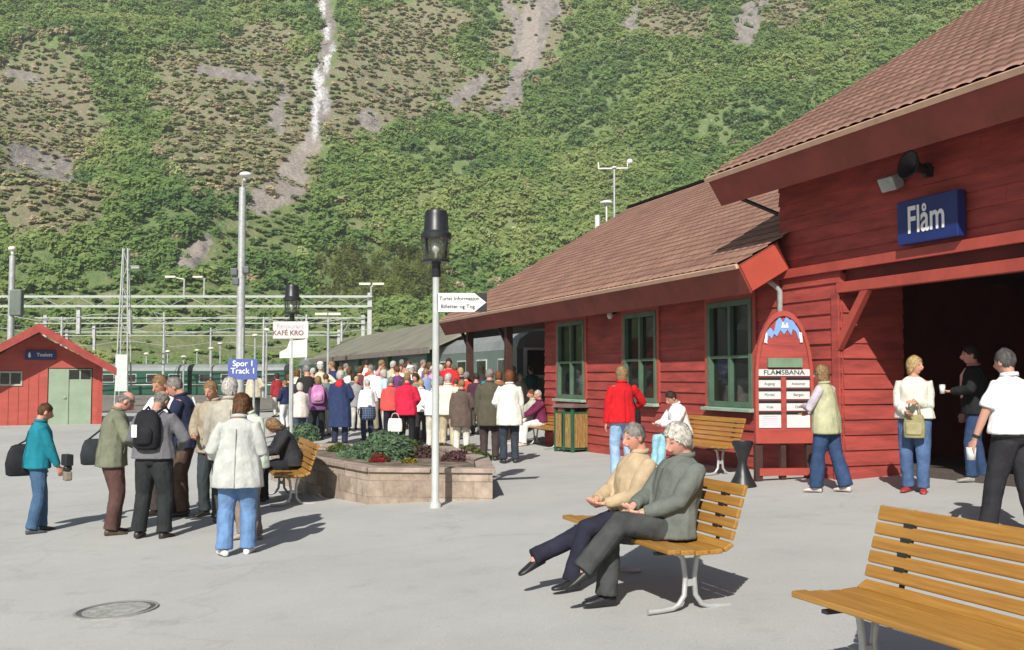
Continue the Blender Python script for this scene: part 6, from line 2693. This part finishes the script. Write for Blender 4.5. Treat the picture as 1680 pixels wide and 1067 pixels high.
def held_bag(info, hand, c, label, w=.13, h=.13, d=.05, dy=0):
    wr = info['wrL'] if hand < 0 else info['wrR']
    c0 = wr + Vector((0, .03 + dy, -h - .17))
    o = empty("handbag", info['M'] @ c0, info['body'].rotation_euler.z, label=label, cat="bag")
    m = MB()
    rs = []
    for zz, s in ((-h, .85), (-h * .9, 1), (0, 1.0), (h * .7, .92), (h, .8)):
        rs.append(ring(Vector((0, 0, zz)), w * s, d * s, Vector((1, 0, 0)), Vector((0, 1, 0)), 16, .6))
    m.loft(rs)
    m.build("bag_body", fabric(c, .12), o, smooth=True)
    m = MB()
    m.tube([(-w * .6, 0, h * .9), (-w * .35, 0, h + .10), (0, 0, h + .125), (w * .35, 0, h + .10), (w * .6, 0, h * .9)], .009, n=8)
    m.build("handle", fabric(tuple(v * .7 for v in c), .1), o, smooth=True)
    return o

# ================================================================ WHO STANDS WHERE
JEANS = (0.075, 0.13, 0.26)
JEANSD = (0.035, 0.065, 0.14)
BLACKC = (0.022, 0.022, 0.026)
GNEAR = "people waiting in the loose group"
GCROWD = "travellers crowding towards the train"
GHALL = "people by the hall doorway"
GSIT = "people sitting on the benches"

# ---- the loose group
teal = put_person(58, 874, 660, -50, female=True, tier=0, hair=('brown', 'short'), group=GNEAR,
                  top=dict(c=(0.015, 0.19, 0.25), len=-.10), legs=dict(c=(0.06, 0.12, 0.21)), shoes=(.06, .07, .08),
                  pose=dict(footL=(-.10, .10), footR=(.13, -.08), handR=(.20, .22, .82), handL=(-.19, .12, .82), elbR=(1, -.6, 0), head_pitch=.25, lean=.06),
                  label="person in a teal jacket and blue jeans with a black shoulder bag")
shoulder_bag(teal, -1, BLACKC, "large black shoulder bag carried by the person in the teal jacket", w=.21, h=.19, d=.10, drop=.22, out=.19, y=-.10)
M_ = teal['M']
m = MB()
m.box((-.09, -.05, -.07), (.09, .05, .07))
m.cyl((0.02, 0), .05, -.13, -.071, n=14)
cam_o = m.build("body_shell", BLACKM, None, bevel=.015)
cr_ = empty("camcorder", M_ @ (teal['wrR'] + Vector((.03, .10, .07))), teal['body'].rotation_euler.z, label="black camera held out by the person in the teal jacket", cat="camera")
cam_o.parent = cr_
m = MB()
m.box((-.05, -.04, -.25), (.06, .05, -.135))
m.build("camera_strap", fabric((.25, .22, .17)), cr_, bevel=.02)

khaki = put_person(180, 877, 637, -62, tier=0, hair=('grey', 'bald'), group=GNEAR, skin=SKINP,
                   top=dict(c=(0.17, 0.185, 0.13), len=-.15, ease=1.3), legs=dict(c=(0.10, 0.055, 0.05), w=1.12), shoes=(.07, .045, .03), build=1.08,
                   pose=dict(footL=(-.12, .05), footR=(.12, .0), handR=(.14, .30, 1.02), handL=(-.16, .30, 1.0), elbR=(1, -.6, 0), elbL=(-1, -.6, 0), head_pitch=.55, lean=.12),
                   label="bowed balding person in a grey green jacket and brown trousers")
shoulder_bag(khaki, -1, (.03, .035, .04), "black box shaped shoulder bag hanging behind the person in the grey green jacket", w=.15, h=.15, d=.08, drop=.26, out=.14, y=-.17)

grey = put_person(250, 883, 636, -8, tier=0, hair=('grey', 'bald'), group=GNEAR, skin=(.42, .24, .18), build=1.12,
                  top=dict(kind='sweater', c=(0.155, 0.155, 0.17), len=-.04, ease=1.4, collar=False), legs=dict(c=(0.028, 0.03, 0.033), w=1.15),
                  pose=dict(footL=(-.17, .0), footR=(.15, -.02), handR=(.18, .26, 1.0), handL=(-.18, .26, 1.0), elbR=(1, -.7, 0), elbL=(-1, -.7, 0), head_pitch=.5, head_yaw=-.2, lean=.10),
                  label="broad person in a grey sweater seen from behind wearing a small black backpack")
backpack(grey, (.02, .023, .026), "small black backpack with a white patch on the grey sweater", patch=(.7, .72, .72))

stripe = put_person(272, 846, 612, 150, tier=0, hair=('lightbrown', 'short'), group=GNEAR, skin=SKINC,
                    top=dict(c=(0.70, 0.70, 0.72), len=-.10), legs=dict(c=(0.06, 0.05, 0.045)),
                    pose=dict(footL=(-.12, .0), footR=(.12, .04), handR=(.10, .28, 1.05), handL=(-.12, .28, 1.05), elbR=(1, -.6, 0), elbL=(-1, -.6, 0), head_pitch=.35, lean=.10),
                    label="person in a white jacket half hidden behind the grey sweater")
navy = put_person(303, 846, 615, 95, tier=0, hair=('grey', 'short'), group=GNEAR, skin=(.56, .27, .20),
                  top=dict(c=(0.022, 0.028, 0.06), len=-.12, ease=1.2), legs=dict(c=(0.11, 0.075, 0.055)),
                  pose=dict(footL=(-.12, .0), footR=(.12, .04), handR=(.12, .28, 1.0), handL=(-.14, .30, 1.0), elbR=(1, -.6, 0), elbL=(-1, -.6, 0), head_pitch=.4, lean=.14),
                  label="pink faced person in a dark navy jacket with a pale stripe down the back")
m = MB()
ps = []
for z_, y_ in ((.47, -.135), (.36, -.158), (.22, -.165), (.08, -.165)):
    ps.append(navy['tr'](z_ / 1.0, y_))
m.tube([p_ + Vector((.02 + i * .02, 0, 0)) for i, p_ in enumerate(ps)], .034, n=8, flat=.35)
m.build("stripe", fabric((.62, .68, .72)), navy['body'], smooth=True)

beigel = put_person(350, 846, 622, 165, tier=0, hair=('lightbrown', 'short'), group=GNEAR,
                    top=dict(c=(0.36, 0.31, 0.23), len=-.16, ease=1.2), legs=dict(c=(0.045, 0.055, 0.06)),
                    pose=dict(handR=(.14, .24, 1.0), handL=(-.14, .26, 1.0), head_pitch=.3, lean=.08),
                    label="person in a sand coloured jacket behind the white haired one")
whiteh = put_person(374, 858, 619, 20, tier=0, hair=('white', 'puffy'), group=GNEAR,
                    top=dict(c=(0.42, 0.40, 0.34), len=-.2, ease=1.3), legs=dict(c=(0.05, 0.055, 0.06)),
                    pose=dict(handR=(.25, .14, .84), handL=(-.24, .18, .86), head_pitch=.2),
                    label="white haired person in a pale stone jacket facing away behind the jeans wearer")
jeansw = put_person(388, 912, 646, 5, female=True, tier=0, hair=('brown', 'bob'), group=GNEAR, build=1.05,
                    top=dict(c=(0.46, 0.48, 0.46), len=-.22, ease=1.4, flare=1.08), legs=dict(c=(0.14, 0.25, 0.45), w=1.15, flare=1.08), shoes=(.75, .74, .72),
                    pose=dict(footL=(-.13, .0), footR=(.10, .10), toeL=.5, handR=(.15, .26, 1.06), handL=(-.22, .20, .98), elbR=(.45, -.9, -.3), elbL=(-.5, -.9, -.3), head_pitch=.35, head_yaw=-.2, lean=.08),
                    label="person in a pale grey jacket and light blue jeans with white shoes seen from behind")
redh = put_person(411, 885, 641, 140, female=True, tier=0, hair=('auburn', 'bob'), group=GNEAR,
                  top=dict(c=(0.55, 0.62, 0.52), len=-.12), legs=dict(c=(.26, .20, .16)), shoes=(.4, .35, .3),
                  pose=dict(head_pitch=.45, lean=.12, handR=(.12, .28, 1.0), handL=(-.12, .28, 1.0)),
                  label="auburn haired person in a pale mint top half hidden by the jeans wearer")

# ---- seated people helper
def sit_on(bench, bx, by=-.06, **kw):
    p_ = bench.location + Matrix.Rotation(bench.rotation_euler.z, 3, 'Z') @ Vector((bx, by, 0))
    return p_


def seated(bench, bx, H, pose, yaw=0.0, **kw):
    k = H / 1.70
    base = dict(pelvis=(0, -.02, (.445 + .105) / k), lean=-.10, head_pitch=.12, kneeL=(-.1, .5, 1), kneeR=(.1, .5, 1),
                ankL=(-.1, .44, .085), ankR=(.1, .44, .085), handL=(-.12, .36, .66), handR=(.12, .36, .66))
    base.update(pose)
    p_ = sit_on(bench, bx)
    return person(p_, bench.rotation_euler.z + yaw, H=H, pose=base, group=GSIT, **kw)


bowed = seated(bench4, .05, 1.62, dict(lean=.30, head_pitch=.75, handL=(-.05, .42, .72), handR=(.09, .42, .72), ankL=(-.12, .45, .085), ankR=(.10, .38, .085), elbL=(-1, -.4, -.4), elbR=(1, -.4, -.4)),
               female=True, tier=0, hair=('lightbrown', 'bob'), top=dict(c=(0.032, 0.034, 0.038), len=-.06, ease=1.4), legs=dict(c=(.022, .024, .03)), shoes=(.03, .03, .03), skin=SKINP,
               label="light haired person in a black coat bowed over on the bench by the planter")
# the couple
coupM = seated(bench0, -.36, 1.62, dict(pelvis=(0, .05, .56), lean=-.24, head_pitch=.46, twist=.06, ankL=(-.02, .80 - .06, .29), ankR=(.08, .52, .085), kneeL=(.05, .6, 1), kneeR=(.1, .6, 1),
                                        handL=(-.09, .30, .665), handR=(.02, .33, .705), curl=.85, elbL=(-1, -.7, -.6), elbR=(1, -.7, -.6), footpitchL=-.45, head_yaw=.12, toeL=-.25),
               tier=0, hair=((.50, .475, .43), 'puffy'), skin=(.60, .32, .24), build=1.08,
               top=dict(kind='jacket', c=(0.135, 0.150, 0.135), len=-.08, ease=1.4), legs=dict(c=(0.058, 0.062, 0.062), w=1.08), shoes=(.015, .015, .018),
               label="white haired person in a grey jacket sitting cross legged on the middle bench")
coupW = seated(bench0, .24, 1.56, dict(pelvis=(0, .05, .575), lean=-.16, head_pitch=.30, ankL=(.03, .56, .085), ankR=(.16, .84, .24), kneeR=(.1, .6, 1), kneeL=(-.05, .6, 1),
                                       handL=(-.05, .30, .675), handR=(.05, .33, .70), curl=.85, elbL=(-1, -.6, -.6), elbR=(1, -.6, -.6), footpitchR=-.35, toeR=.15, head_yaw=.1),
               female=True, tier=0, hair=('grey', 'short'), skin=(.60, .30, .22),
               top=dict(c=(0.44, 0.34, 0.22), len=-.06, ease=1.3), legs=dict(c=(0.024, 0.024, 0.04)), shoes=(.018, .018, .022),
               label="grey haired person in a beige jacket and navy trousers beside the grey jacketed one")
wallw = seated(bench2, .62, 1.62, dict(lean=.18, head_pitch=.35, handL=(-.08, .42, .74), handR=(.1, .40, .74)), female=True, tier=0, hair=('dark', 'short'),
               top=dict(c=(0.74, 0.73, 0.76), len=-.02), legs=dict(c=(.28, .52, .62)), shoes=(.5, .5, .5),
               label="dark haired person in white with pale blue trousers on the wall bench")
burg = seated(bench3, .55, 1.64, dict(lean=.05, head_pitch=.1, handL=(-.08, .42, .70), handR=(.1, .40, .70)), female=True, tier=1, hair=('white', 'short'),
              top=dict(c=(0.13, 0.022, 0.06), len=-.02), legs=dict(c=(.70, .68, .66)), shoes=(.6, .45, .38),
              label="white haired person in burgundy with white trousers on the far bench")
burg2 = seated(bench3, 1.05, 1.66, dict(lean=.0, head_pitch=.1), female=True, tier=1, hair=('auburn', 'short'),
               top=dict(c=(0.45, 0.44, 0.38), len=-.04), legs=dict(c=(.66, .64, .60)), shoes=(.5, .4, .3),
               label="auburn haired person in pale grey at the far end of the far bench")

# ---- by the wall and the hall
redj = put_person(1022, 786, 600, 8, female=True, tier=0, hair=('lightbrown', 'bob'), group=GHALL,
                  top=dict(c=(0.50, 0.014, 0.02), len=-.10, ease=1.3), legs=dict(c=(0.28, 0.42, 0.62)), shoes=(.3, .28, .26),
                  pose=dict(handR=(.22, .26, 1.02), elbR=(1, -.8, .1), handL=(-.25, .04, .80)),
                  label="person in a bright red jacket facing the wing's windows")
shoulder_bag(redj, 1, (.015, .013, .015), "black shoulder bag at the side of the bright red jacket", w=.13, h=.13, d=.06, drop=.30, out=.20)
vest = put_person(1358, 808, 598, 48, female=True, tier=0, hair=('lightbrown', 'bob'), group=GHALL,
                  top=dict(kind='vest', c=(0.42, 0.42, 0.27), c2=(0.50, 0.46, 0.52), len=-.16, ease=1.6, sleeve='none'), legs=dict(c=JEANSD, w=1.05, flare=1.25), shoes=(.55, .48, .46),
                  pose=dict(footL=(-.08, .12), footR=(.08, -.22), handL=(-.06, .28, 1.14), handR=(.08, .28, 1.04), elbL=(-1, -.5, -.5), elbR=(1, -.5, -.5), lean=.06, head_pitch=.05),
                  label="person in a pale olive padded vest and flared jeans reading the information board")
wsw = put_person(1503, 808, 584, 152, female=True, tier=0, hair=('blond', 'bob'), group=GHALL,
                 top=dict(kind='sweater', c=(0.66, 0.65, 0.58), len=-.02, ease=1.2, collar=False), legs=dict(c=JEANS, w=1.05), shoes=(.36, .035, .04),
                 pose=dict(footL=(-.09, .05), footR=(.10, -.06), handL=(-.04, .22, 1.12), handR=(.07, .25, 1.0), elbL=(-.5, -.8, -.6), elbR=(.5, -.8, -.6), head_yaw=1.05, head_pitch=.0, toeR=-.3),
                 label="blond person in a cream sweater, jeans and red shoes before the dark doorway")
hb = empty("handbag", wsw['M'] @ Vector((-.02, .23, .80)) , wsw['body'].rotation_euler.z, label="khaki handbag hanging in front of the cream sweater", cat="bag")
m = MB()
m.loft([ring(Vector((0, 0, z_)), .115 * s_, .045 * s_, Vector((1, 0, 0)), Vector((0, 1, 0)), 16, .6) for z_, s_ in ((-.15, .9), (-.14, 1.02), (0, 1.05), (.10, .9), (.12, .8))])
m.build("bag_body", fabric((.30, .27, .14), .1), hb, smooth=True)
m = MB()
m.tube([(-.07, 0, .11), (-.05, 0, .25), (0, 0, .30), (.05, 0, .25), (.07, 0, .11)], .009, n=8)
m.build("handle", fabric((.36, .30, .17), .1), hb, smooth=True)
m = MB()
m.loft([ring(Vector((0, .045, z_)), .09 * s_, .012, Vector((1, 0, 0)), Vector((0, 1, 0)), 12, .6) for z_, s_ in ((-.11, .9), (-.10, 1.0), (.02, 1.0), (.03, .9))])
m.build("pocket", fabric((.34, .31, .18), .1), hb, smooth=True)
blk = put_person(1603, 790, 566, 78, tier=0, hair=('dark', 'short'), group=GHALL, skin=SKINP,
                 top=dict(c=(0.018, 0.018, 0.022), cc=(.5, .2, .2), len=-.10, ease=1.2), legs=dict(c=JEANSD), shoes=(.28, .27, .24),
                 pose=dict(footL=(-.1, .08), footR=(.10, -.10), handL=(-.14, .30, 1.12), elbL=(-1, -.5, -.3), handR=(.22, .08, .85), head_pitch=.05),
                 label="person in a black jacket over a pink shirt coming out of the dark doorway")
m = MB()
sh_pts = [blk['tr'](z_, y_) for z_, y_ in ((.47, .09), (.38, .142), (.25, .150), (.10, .150))]
m.tube([p_ + Vector((-.0, 0, 0)) for p_ in sh_pts], [.03, .05, .05, .045], n=8, flat=.35, up=(1, 0, 0))
m.build("shirt_front", fabric((.62, .34, .33)), blk['body'], smooth=True)
cup = empty("paper_cup", blk['M'] @ (blk['wrL'] + Vector((0, .11, .02))), 0, label="white paper cup held by the person in the black jacket", cat="cup")
m = MB()
m.lathe([(.028, -.05), (.036, .05), (.03, .05), (.024, -.04)], n=14)
m.build("cup_wall", PAPER, cup, smooth=True)
m = MB()
m.lathe([(.038, .051), (.034, .062), (.01, .064)], n=14)
m.build("lid", WHITEP, cup, smooth=True)
wsh = put_person(1668, 878, 571, 25, tier=0, hair=('darkgrey', 'short'), group=GHALL, skin=(.48, .26, .19), build=1.22,
                 top=dict(kind='shirt', c=(0.80, 0.81, 0.84), len=-.02, ease=1.3, sleeve='short'), legs=dict(c=(0.030, 0.030, 0.036), w=1.12), shoes=(.02, .02, .02),
                 pose=dict(footL=(-.10, .22), footR=(.13, -.1), handL=(-.33, .16, .84), elbL=(-1, -.8, 0), handR=(.28, .0, .84), lean=.08),
                 label="person in a short sleeved white shirt and black trousers walking at the frame edge")
m = MB()
m.lathe([(.035, -.06), (.042, .05), (.036, .05), (.030, -.05)], n=14)
m.build("cup_wall", PAPER, empty("paper_cup", wsh['M'] @ (wsh['wrL'] + Vector((.0, .04, -.12))), 0, label="white paper cup carried low by the person in the white shirt", cat="cup"), smooth=True)
m = MB()
wr_, el_ = wsh['wrL'], wsh['elL']
fd_ = (wr_ - el_).normalized()
m.tube([wr_ - fd_ * .045, wr_ - fd_ * .02], .033, n=12)
m.build("watch", BLACKM, wsh['body'])

# ---- the crowd: (px, feet y, head y, heading, coat, length, trousers, hair, style, label)
crowd = [
    (521, 722, 617, 10, (.16, .07, .17), -.15, (.03, .03, .035), 'lightbrown', 'bob', True, "person in a purple jacket with a pink backpack at the edge of the crowd", 1),
    (803, 756, 604, -4, (.090, .083, .060), -.30, (.055, .040, .038), 'grey', 'short', False, "tall person in a long olive coat and dark trousers seen from behind", 1),
    (757, 748, 622, 4, (.115, .085, .072), -.30, (.62, .58, .50), 'lightbrown', 'short', True, "person in a brown coat and cream trousers beside the tall olive coat", 1),
    (836, 760, 607, 10, (.72, .72, .66), -.25, (.035, .045, .06), 'auburn', 'bob', True, "auburn haired person in a long white jacket and dark trousers", 1),
    (735, 742, 612, 0, (.66, .66, .56), -.14, (.45, .38, .26), 'white', 'short', False, "person in a cream shirt and tan trousers just past the lamp post", 1),
    (712, 740, 622, 6, (.60, .66, .70), -.1, (.55, .52, .45), 'white', 'short', False, "person in pale clothes standing behind the lamp post", 1),
    (690, 726, 622, 0, (.78, .77, .72), -.12, (.04, .035, .04), 'blond', 'short', True, "person in a white jacket and black skirt next to the red jackets", 1),
    (667, 735, 612, -6, (.55, .022, .06), -.20, (.018, .018, .022), 'lightbrown', 'short', True, "person in a crimson red jacket and black trousers holding a white bag", 1),
    (641, 726, 618, 12, (.58, .085, .08), -.12, (.02, .02, .03), 'grey', 'short', True, "person in a coral red jacket left of the crimson one in the crowd", 1),
    (603, 722, 622, 30, (.78, .78, .78), -.02, (.035, .05, .10), 'white', 'short', True, "person in a white sweater with a dark checked jacket tied round the waist", 1),
    (557, 732, 607, -3, (.030, .045, .11), -.52, (.025, .03, .06), 'white', 'puffy', True, "white haired person in a long navy coat with a red scarf", 1),
    (468, 706, 624, 60, (.022, .03, .08), -.05, (.66, .66, .66), 'lightbrown', 'short', False, "person in a navy jacket and white trousers behind the white sign post", 1),
]
backs = [
    # deeper rows: px, Y distance, head y, coat, label
    (504, 25.5, 598, (.03, .03, .028), 'grey', "person in a black coat towering behind the white sign post"),
    (494, 24.2, 632, (.66, .60, .55), 'white', "person in off white near the foot of the white sign post"),
    (527, 28, 594, (.62, .62, .46), 'white', "person in pale yellow in the back row near the track"),
    (549, 29, 592, (.03, .04, .11), 'lightbrown', "person in dark navy in the back row over the purple jacket"),
    (536, 26, 612, (.14, .22, .20), 'brown', "person in dull green between purple jacket and navy coat"),
    (579, 26, 612, (.10, .12, .14), 'dark', "person in slate grey right behind the navy coat"),
    (590, 29, 600, (.16, .05, .06), 'brown', "person in dark maroon behind the white sweater"),
    (612, 27, 598, (.80, .78, .76), 'grey', "person in bright white rising behind the white sweater"),
    (624, 30, 590, (.60, .30, .32), 'lightbrown', "person in dusty pink in the back row before the carriages"),
    (634, 25.5, 606, (.45, .62, .68), 'white', "person in pale aqua between the two white tops"),
    (643, 31, 592, (.5, .45, .35), 'white', "person in beige in the back row before the carriages"),
    (654, 27.5, 600, (.16, .06, .18), 'brown', "person in plum just behind the two red jackets"),
    (661, 31, 589, (.55, .25, .25), 'grey', "person in salmon pink farthest back over the red jackets"),
    (677, 28, 600, (.80, .80, .78), 'white', "person in white with white cap behind the crimson jacket"),
    (683, 24.5, 612, (.12, .20, .13), 'dark', "person in moss green behind the crimson jacket's shoulder"),
    (692, 31, 590, (.70, .72, .76), 'grey', "person in silver white near the lamp post, back row"),
    (700, 27, 604, (.22, .30, .52), 'lightbrown', "person in denim blue in the crowd near the lamp post"),
    (706, 30.5, 594, (.14, .08, .28), 'brown', "person in violet in the back row near the lamp post"),
    (724, 29, 598, (.62, .35, .38), 'white', "person in faded rose just past the lamp post"),
    (738, 27.5, 584, (.60, .03, .04), 'dark', "tallest person of the back row in bright red"),
    (748, 31, 600, (.22, .10, .11), 'auburn', "person in reddish brown behind the bright red one"),
    (724, 24.5, 617, (.70, .55, .5), 'grey', "person in peach behind the cream shirt"),
    (771, 30, 596, (.80, .80, .80), 'grey', "person in clean white beside the first canopy post"),
    (781, 26, 612, (.07, .03, .05), 'dark', "person in very dark plum between the brown and olive coats"),
    (792, 30, 600, (.64, .64, .66), 'blond', "person in light grey under the canopy"),
    (819, 25, 608, (.30, .12, .05), 'auburn', "person in rust between the olive coat and the white jacket"),
    (852, 27, 612, (.42, .42, .38), 'grey', "person in stone grey under the canopy behind the long white jacket"),
    (872, 29.5, 600, (.03, .12, .09), 'dark', "person in bottle green next to the carriage end"),
    (747, 24.8, 620, (.35, .12, .10), 'brown', "person in brick red beside the brown coat"),
    (456, 34, 612, (.30, .03, .04), 'dark', "small distant person in dark red left of the white sign post"),
    (418, 33, 606, (.50, .46, .36), 'blond', "small distant person in pale khaki beside the blue track sign"),
    (566, 34, 596, (.1, .28, .2), 'grey', "distant person in sea green over the navy coat"),
    (601, 33, 590, (.70, .68, .64), 'dark', "distant person in ivory in the last row"),
    (716, 33, 591, (.08, .10, .2), 'white', "distant person in ink blue in the last row behind the lamp post"),
    (670, 34, 592, (.55, .58, .2), 'brown', "distant person in lime yellow in the last row"),
    (632, 34, 594, (.04, .05, .05), 'brown', "distant person in charcoal in the last row"),
]
extra_c = [('olive green', (.14, .16, .06)), ('sky blue', (.28, .45, .65)), ('off white', (.72, .70, .66)), ('charcoal', (.05, .05, .055)), ('tomato red', (.55, .06, .04)), ('lilac', (.42, .32, .55)),
           ('tan', (.42, .30, .18)), ('grey', (.30, .30, .31)), ('mustard', (.50, .34, .06)), ('teal', (.04, .24, .26)), ('pale pink', (.72, .50, .52)), ('cream', (.72, .68, .55)), ('ink navy', (.02, .03, .07))]
spots = [(512, 27, 603), (532, 31, 597), (556, 31, 601), (573, 30, 604), (584, 24.6, 618), (597, 26, 609), (606, 31.5, 596), (618, 25, 615), (629, 28, 602), (648, 26, 611), (657, 29.5, 597), (668, 26.6, 606),
         (684, 29.5, 598), (697, 25.4, 614), (709, 28.6, 600), (718, 26.4, 608), (730, 30.5, 596), (743, 26, 612), (757, 28.5, 603), (764, 26.8, 610), (801, 27, 608), (833, 29, 603), (845, 30.5, 600), (487, 30, 606),
         (475, 28, 614), (863, 26, 614)]
spot_w = ['before the train doors', 'near the first canopy post', 'near the second canopy post', 'behind the planter', 'close to the white sign post', 'at the crowd\'s thin edge', 'in the thick of the crowd']
for i, (px_, Y_, hy) in enumerate(spots):
    if i % 4 == 1:
        continue
    cn, cc = extra_c[(i * 5) % 13]
    where = ('close to the white sign post' if px_ < 500 else 'above the purple jacket' if px_ < 530 else 'around the long navy coat' if px_ < 580 else 'around the white sweater' if px_ < 625 else 'around the red jackets' if px_ < 680
             else 'around the lamp post' if px_ < 726 else 'around the brown coat' if px_ < 770 else 'around the olive coat' if px_ < 820 else 'under the canopy')
    backs.append((px_, max(Y_, 27.2) , hy, cc, ('white', 'grey', 'brown', 'lightbrown', 'dark', 'blond', 'auburn')[(i * 3) % 7], "person in %s, %s in the crowd %s" % (cn, ('short haired', 'grey haired', 'dark haired')[0] if False else ('deep' if Y_ > 28 else 'halfway'), where)))
infos = []
for (px_, fy, hy, hd, coat, ln, tr_c, hc, st, fem, lab, tier_) in crowd:
    pose = dict(handR=(.16, .22, .98), handL=(-.24, .08, .80)) if (px_ % 2) else dict(handL=(-.15, .22, 1.0), handR=(.24, .06, .80))
    tp = dict(c=coat, len=ln, ease=1.4, kind='coat' if ln < -.25 else 'jacket')
    if px_ == 557:
        tp['scarf'] = (.55, .03, .04)
        tp['flare'] = 1.12
    i_ = put_person(px_, fy, hy, hd, female=fem, tier=tier_, hair=(hc, st), top=tp, legs=dict(c=tr_c), pose=pose, label=lab, group=GCROWD)
    infos.append((px_, i_))
info_by = dict(infos)
backpack(info_by[521], (.52, .22, .42), "pink backpack on the purple jacket in the crowd", c2=(.6, .28, .5), w=.17, h=.23)
held_bag(info_by[667], -1, (.78, .74, .68), "white bag held by the person in the crimson jacket", w=.17, h=.15, dy=-.25)
# checked jacket round the waist
i_ = info_by[603]
m = MB()
kk = i_['k']
rs = []
for z_, rx, ry in ((.09, .165, .135), (.0, .205, .175), (-.12, .225, .20), (-.26, .235, .21), (-.34, .20, .18)):
    rs.append(ring(i_['pel'] + Vector((0, 0, z_)), rx * kk, ry * kk, Vector((1, 0, 0)), Vector((0, 1, 0)), 18))
m.loft(rs)
PLAID = bpy.data.materials.new("navy_check")
nt, p = nt_of(PLAID)
ck = nt.nodes.new("ShaderNodeTexBrick")
tc = nt.nodes.new("ShaderNodeTexCoord")
mp = nt.nodes.new("ShaderNodeMapping")
mp.inputs['Rotation'].default_value = (radians(90), 0, 0)
nt.links.new(tc.outputs['Object'], mp.inputs[0])
nt.links.new(mp.outputs[0], ck.inputs['Vector'])
ck.offset = 0
ck.inputs['Scale'].default_value = 9
ck.inputs['Brick Width'].default_value = .5
ck.inputs['Row Height'].default_value = .5
ck.inputs['Mortar Size'].default_value = .035
ck.inputs['Color1'].default_value = (.025, .04, .09, 1)
ck.inputs['Color2'].default_value = (.03, .05, .11, 1)
ck.inputs['Mortar'].default_value = (.18, .22, .30, 1)
nt.links.new(ck.outputs[0], p.inputs['Base Color'])
p.inputs['Roughness'].default_value = .9
m.build("tied_jacket", PLAID, i_['body'], smooth=True)

rp = random.Random(5)
styles = ['short', 'bob', 'puffy', 'short']
tro = [(.03, .03, .035), (.05, .07, .12), (.3, .26, .2), (.09, .08, .07), (.5, .48, .44)]
for n_, (px_, Y_, hy, coat, hc, lab) in enumerate(backs):
    if 575 < px_ < 660 and Y_ < 26.8:
        Y_ += 1.4
    p_ = floor_at(px_, Y_)
    H_ = max(1.48, min(1.92, at_y(px_, hy, Y_).z - p_.z))
    hd = rp.uniform(-50, 50) if rp.random() < .75 else rp.uniform(90, 270)
    pose = dict(handR=(.2 * rp.uniform(.5, 1.2), rp.uniform(0, .3), rp.uniform(.8, 1.15)), head_yaw=rp.uniform(-.5, .5), lean=rp.uniform(0, .1), footL=(-.11, rp.uniform(-.05, .12)))
    i_ = person(p_, radians(hd), H=H_, female=n_ % 2 == 0, tier=2, hair=(hc, styles[n_ % 4]), top=dict(c=coat, len=rp.uniform(-.25, -.05), ease=1.4), legs=dict(c=tro[n_ % 5]), pose=pose, label=lab, group=GCROWD,
                hat=(.7, .7, .68) if n_ in (13, 2) else None)

finish_jobs()

# ================================================================ HAZE
hz = bpy.data.materials.new("thin_haze")
hz.use_nodes = True
ht = hz.node_tree
ht.nodes.remove(ht.nodes["Principled BSDF"])
pv = ht.nodes.new("ShaderNodeVolumePrincipled")
pv.inputs['Color'].default_value = (0.86, 0.90, 0.95, 1)
pv.inputs['Density'].default_value = 0.0004
pv.inputs['Anisotropy'].default_value = 0.0
ht.links.new(pv.outputs[0], ht.nodes["Material Output"].inputs['Volume'])
mb = MB()
mb.box((-700, -250, -6), (700, 900, 212))
hzo = mb.build("haze", hz)
tag(hzo, kind='stuff', label="thin pale haze over the valley", cat="haze")
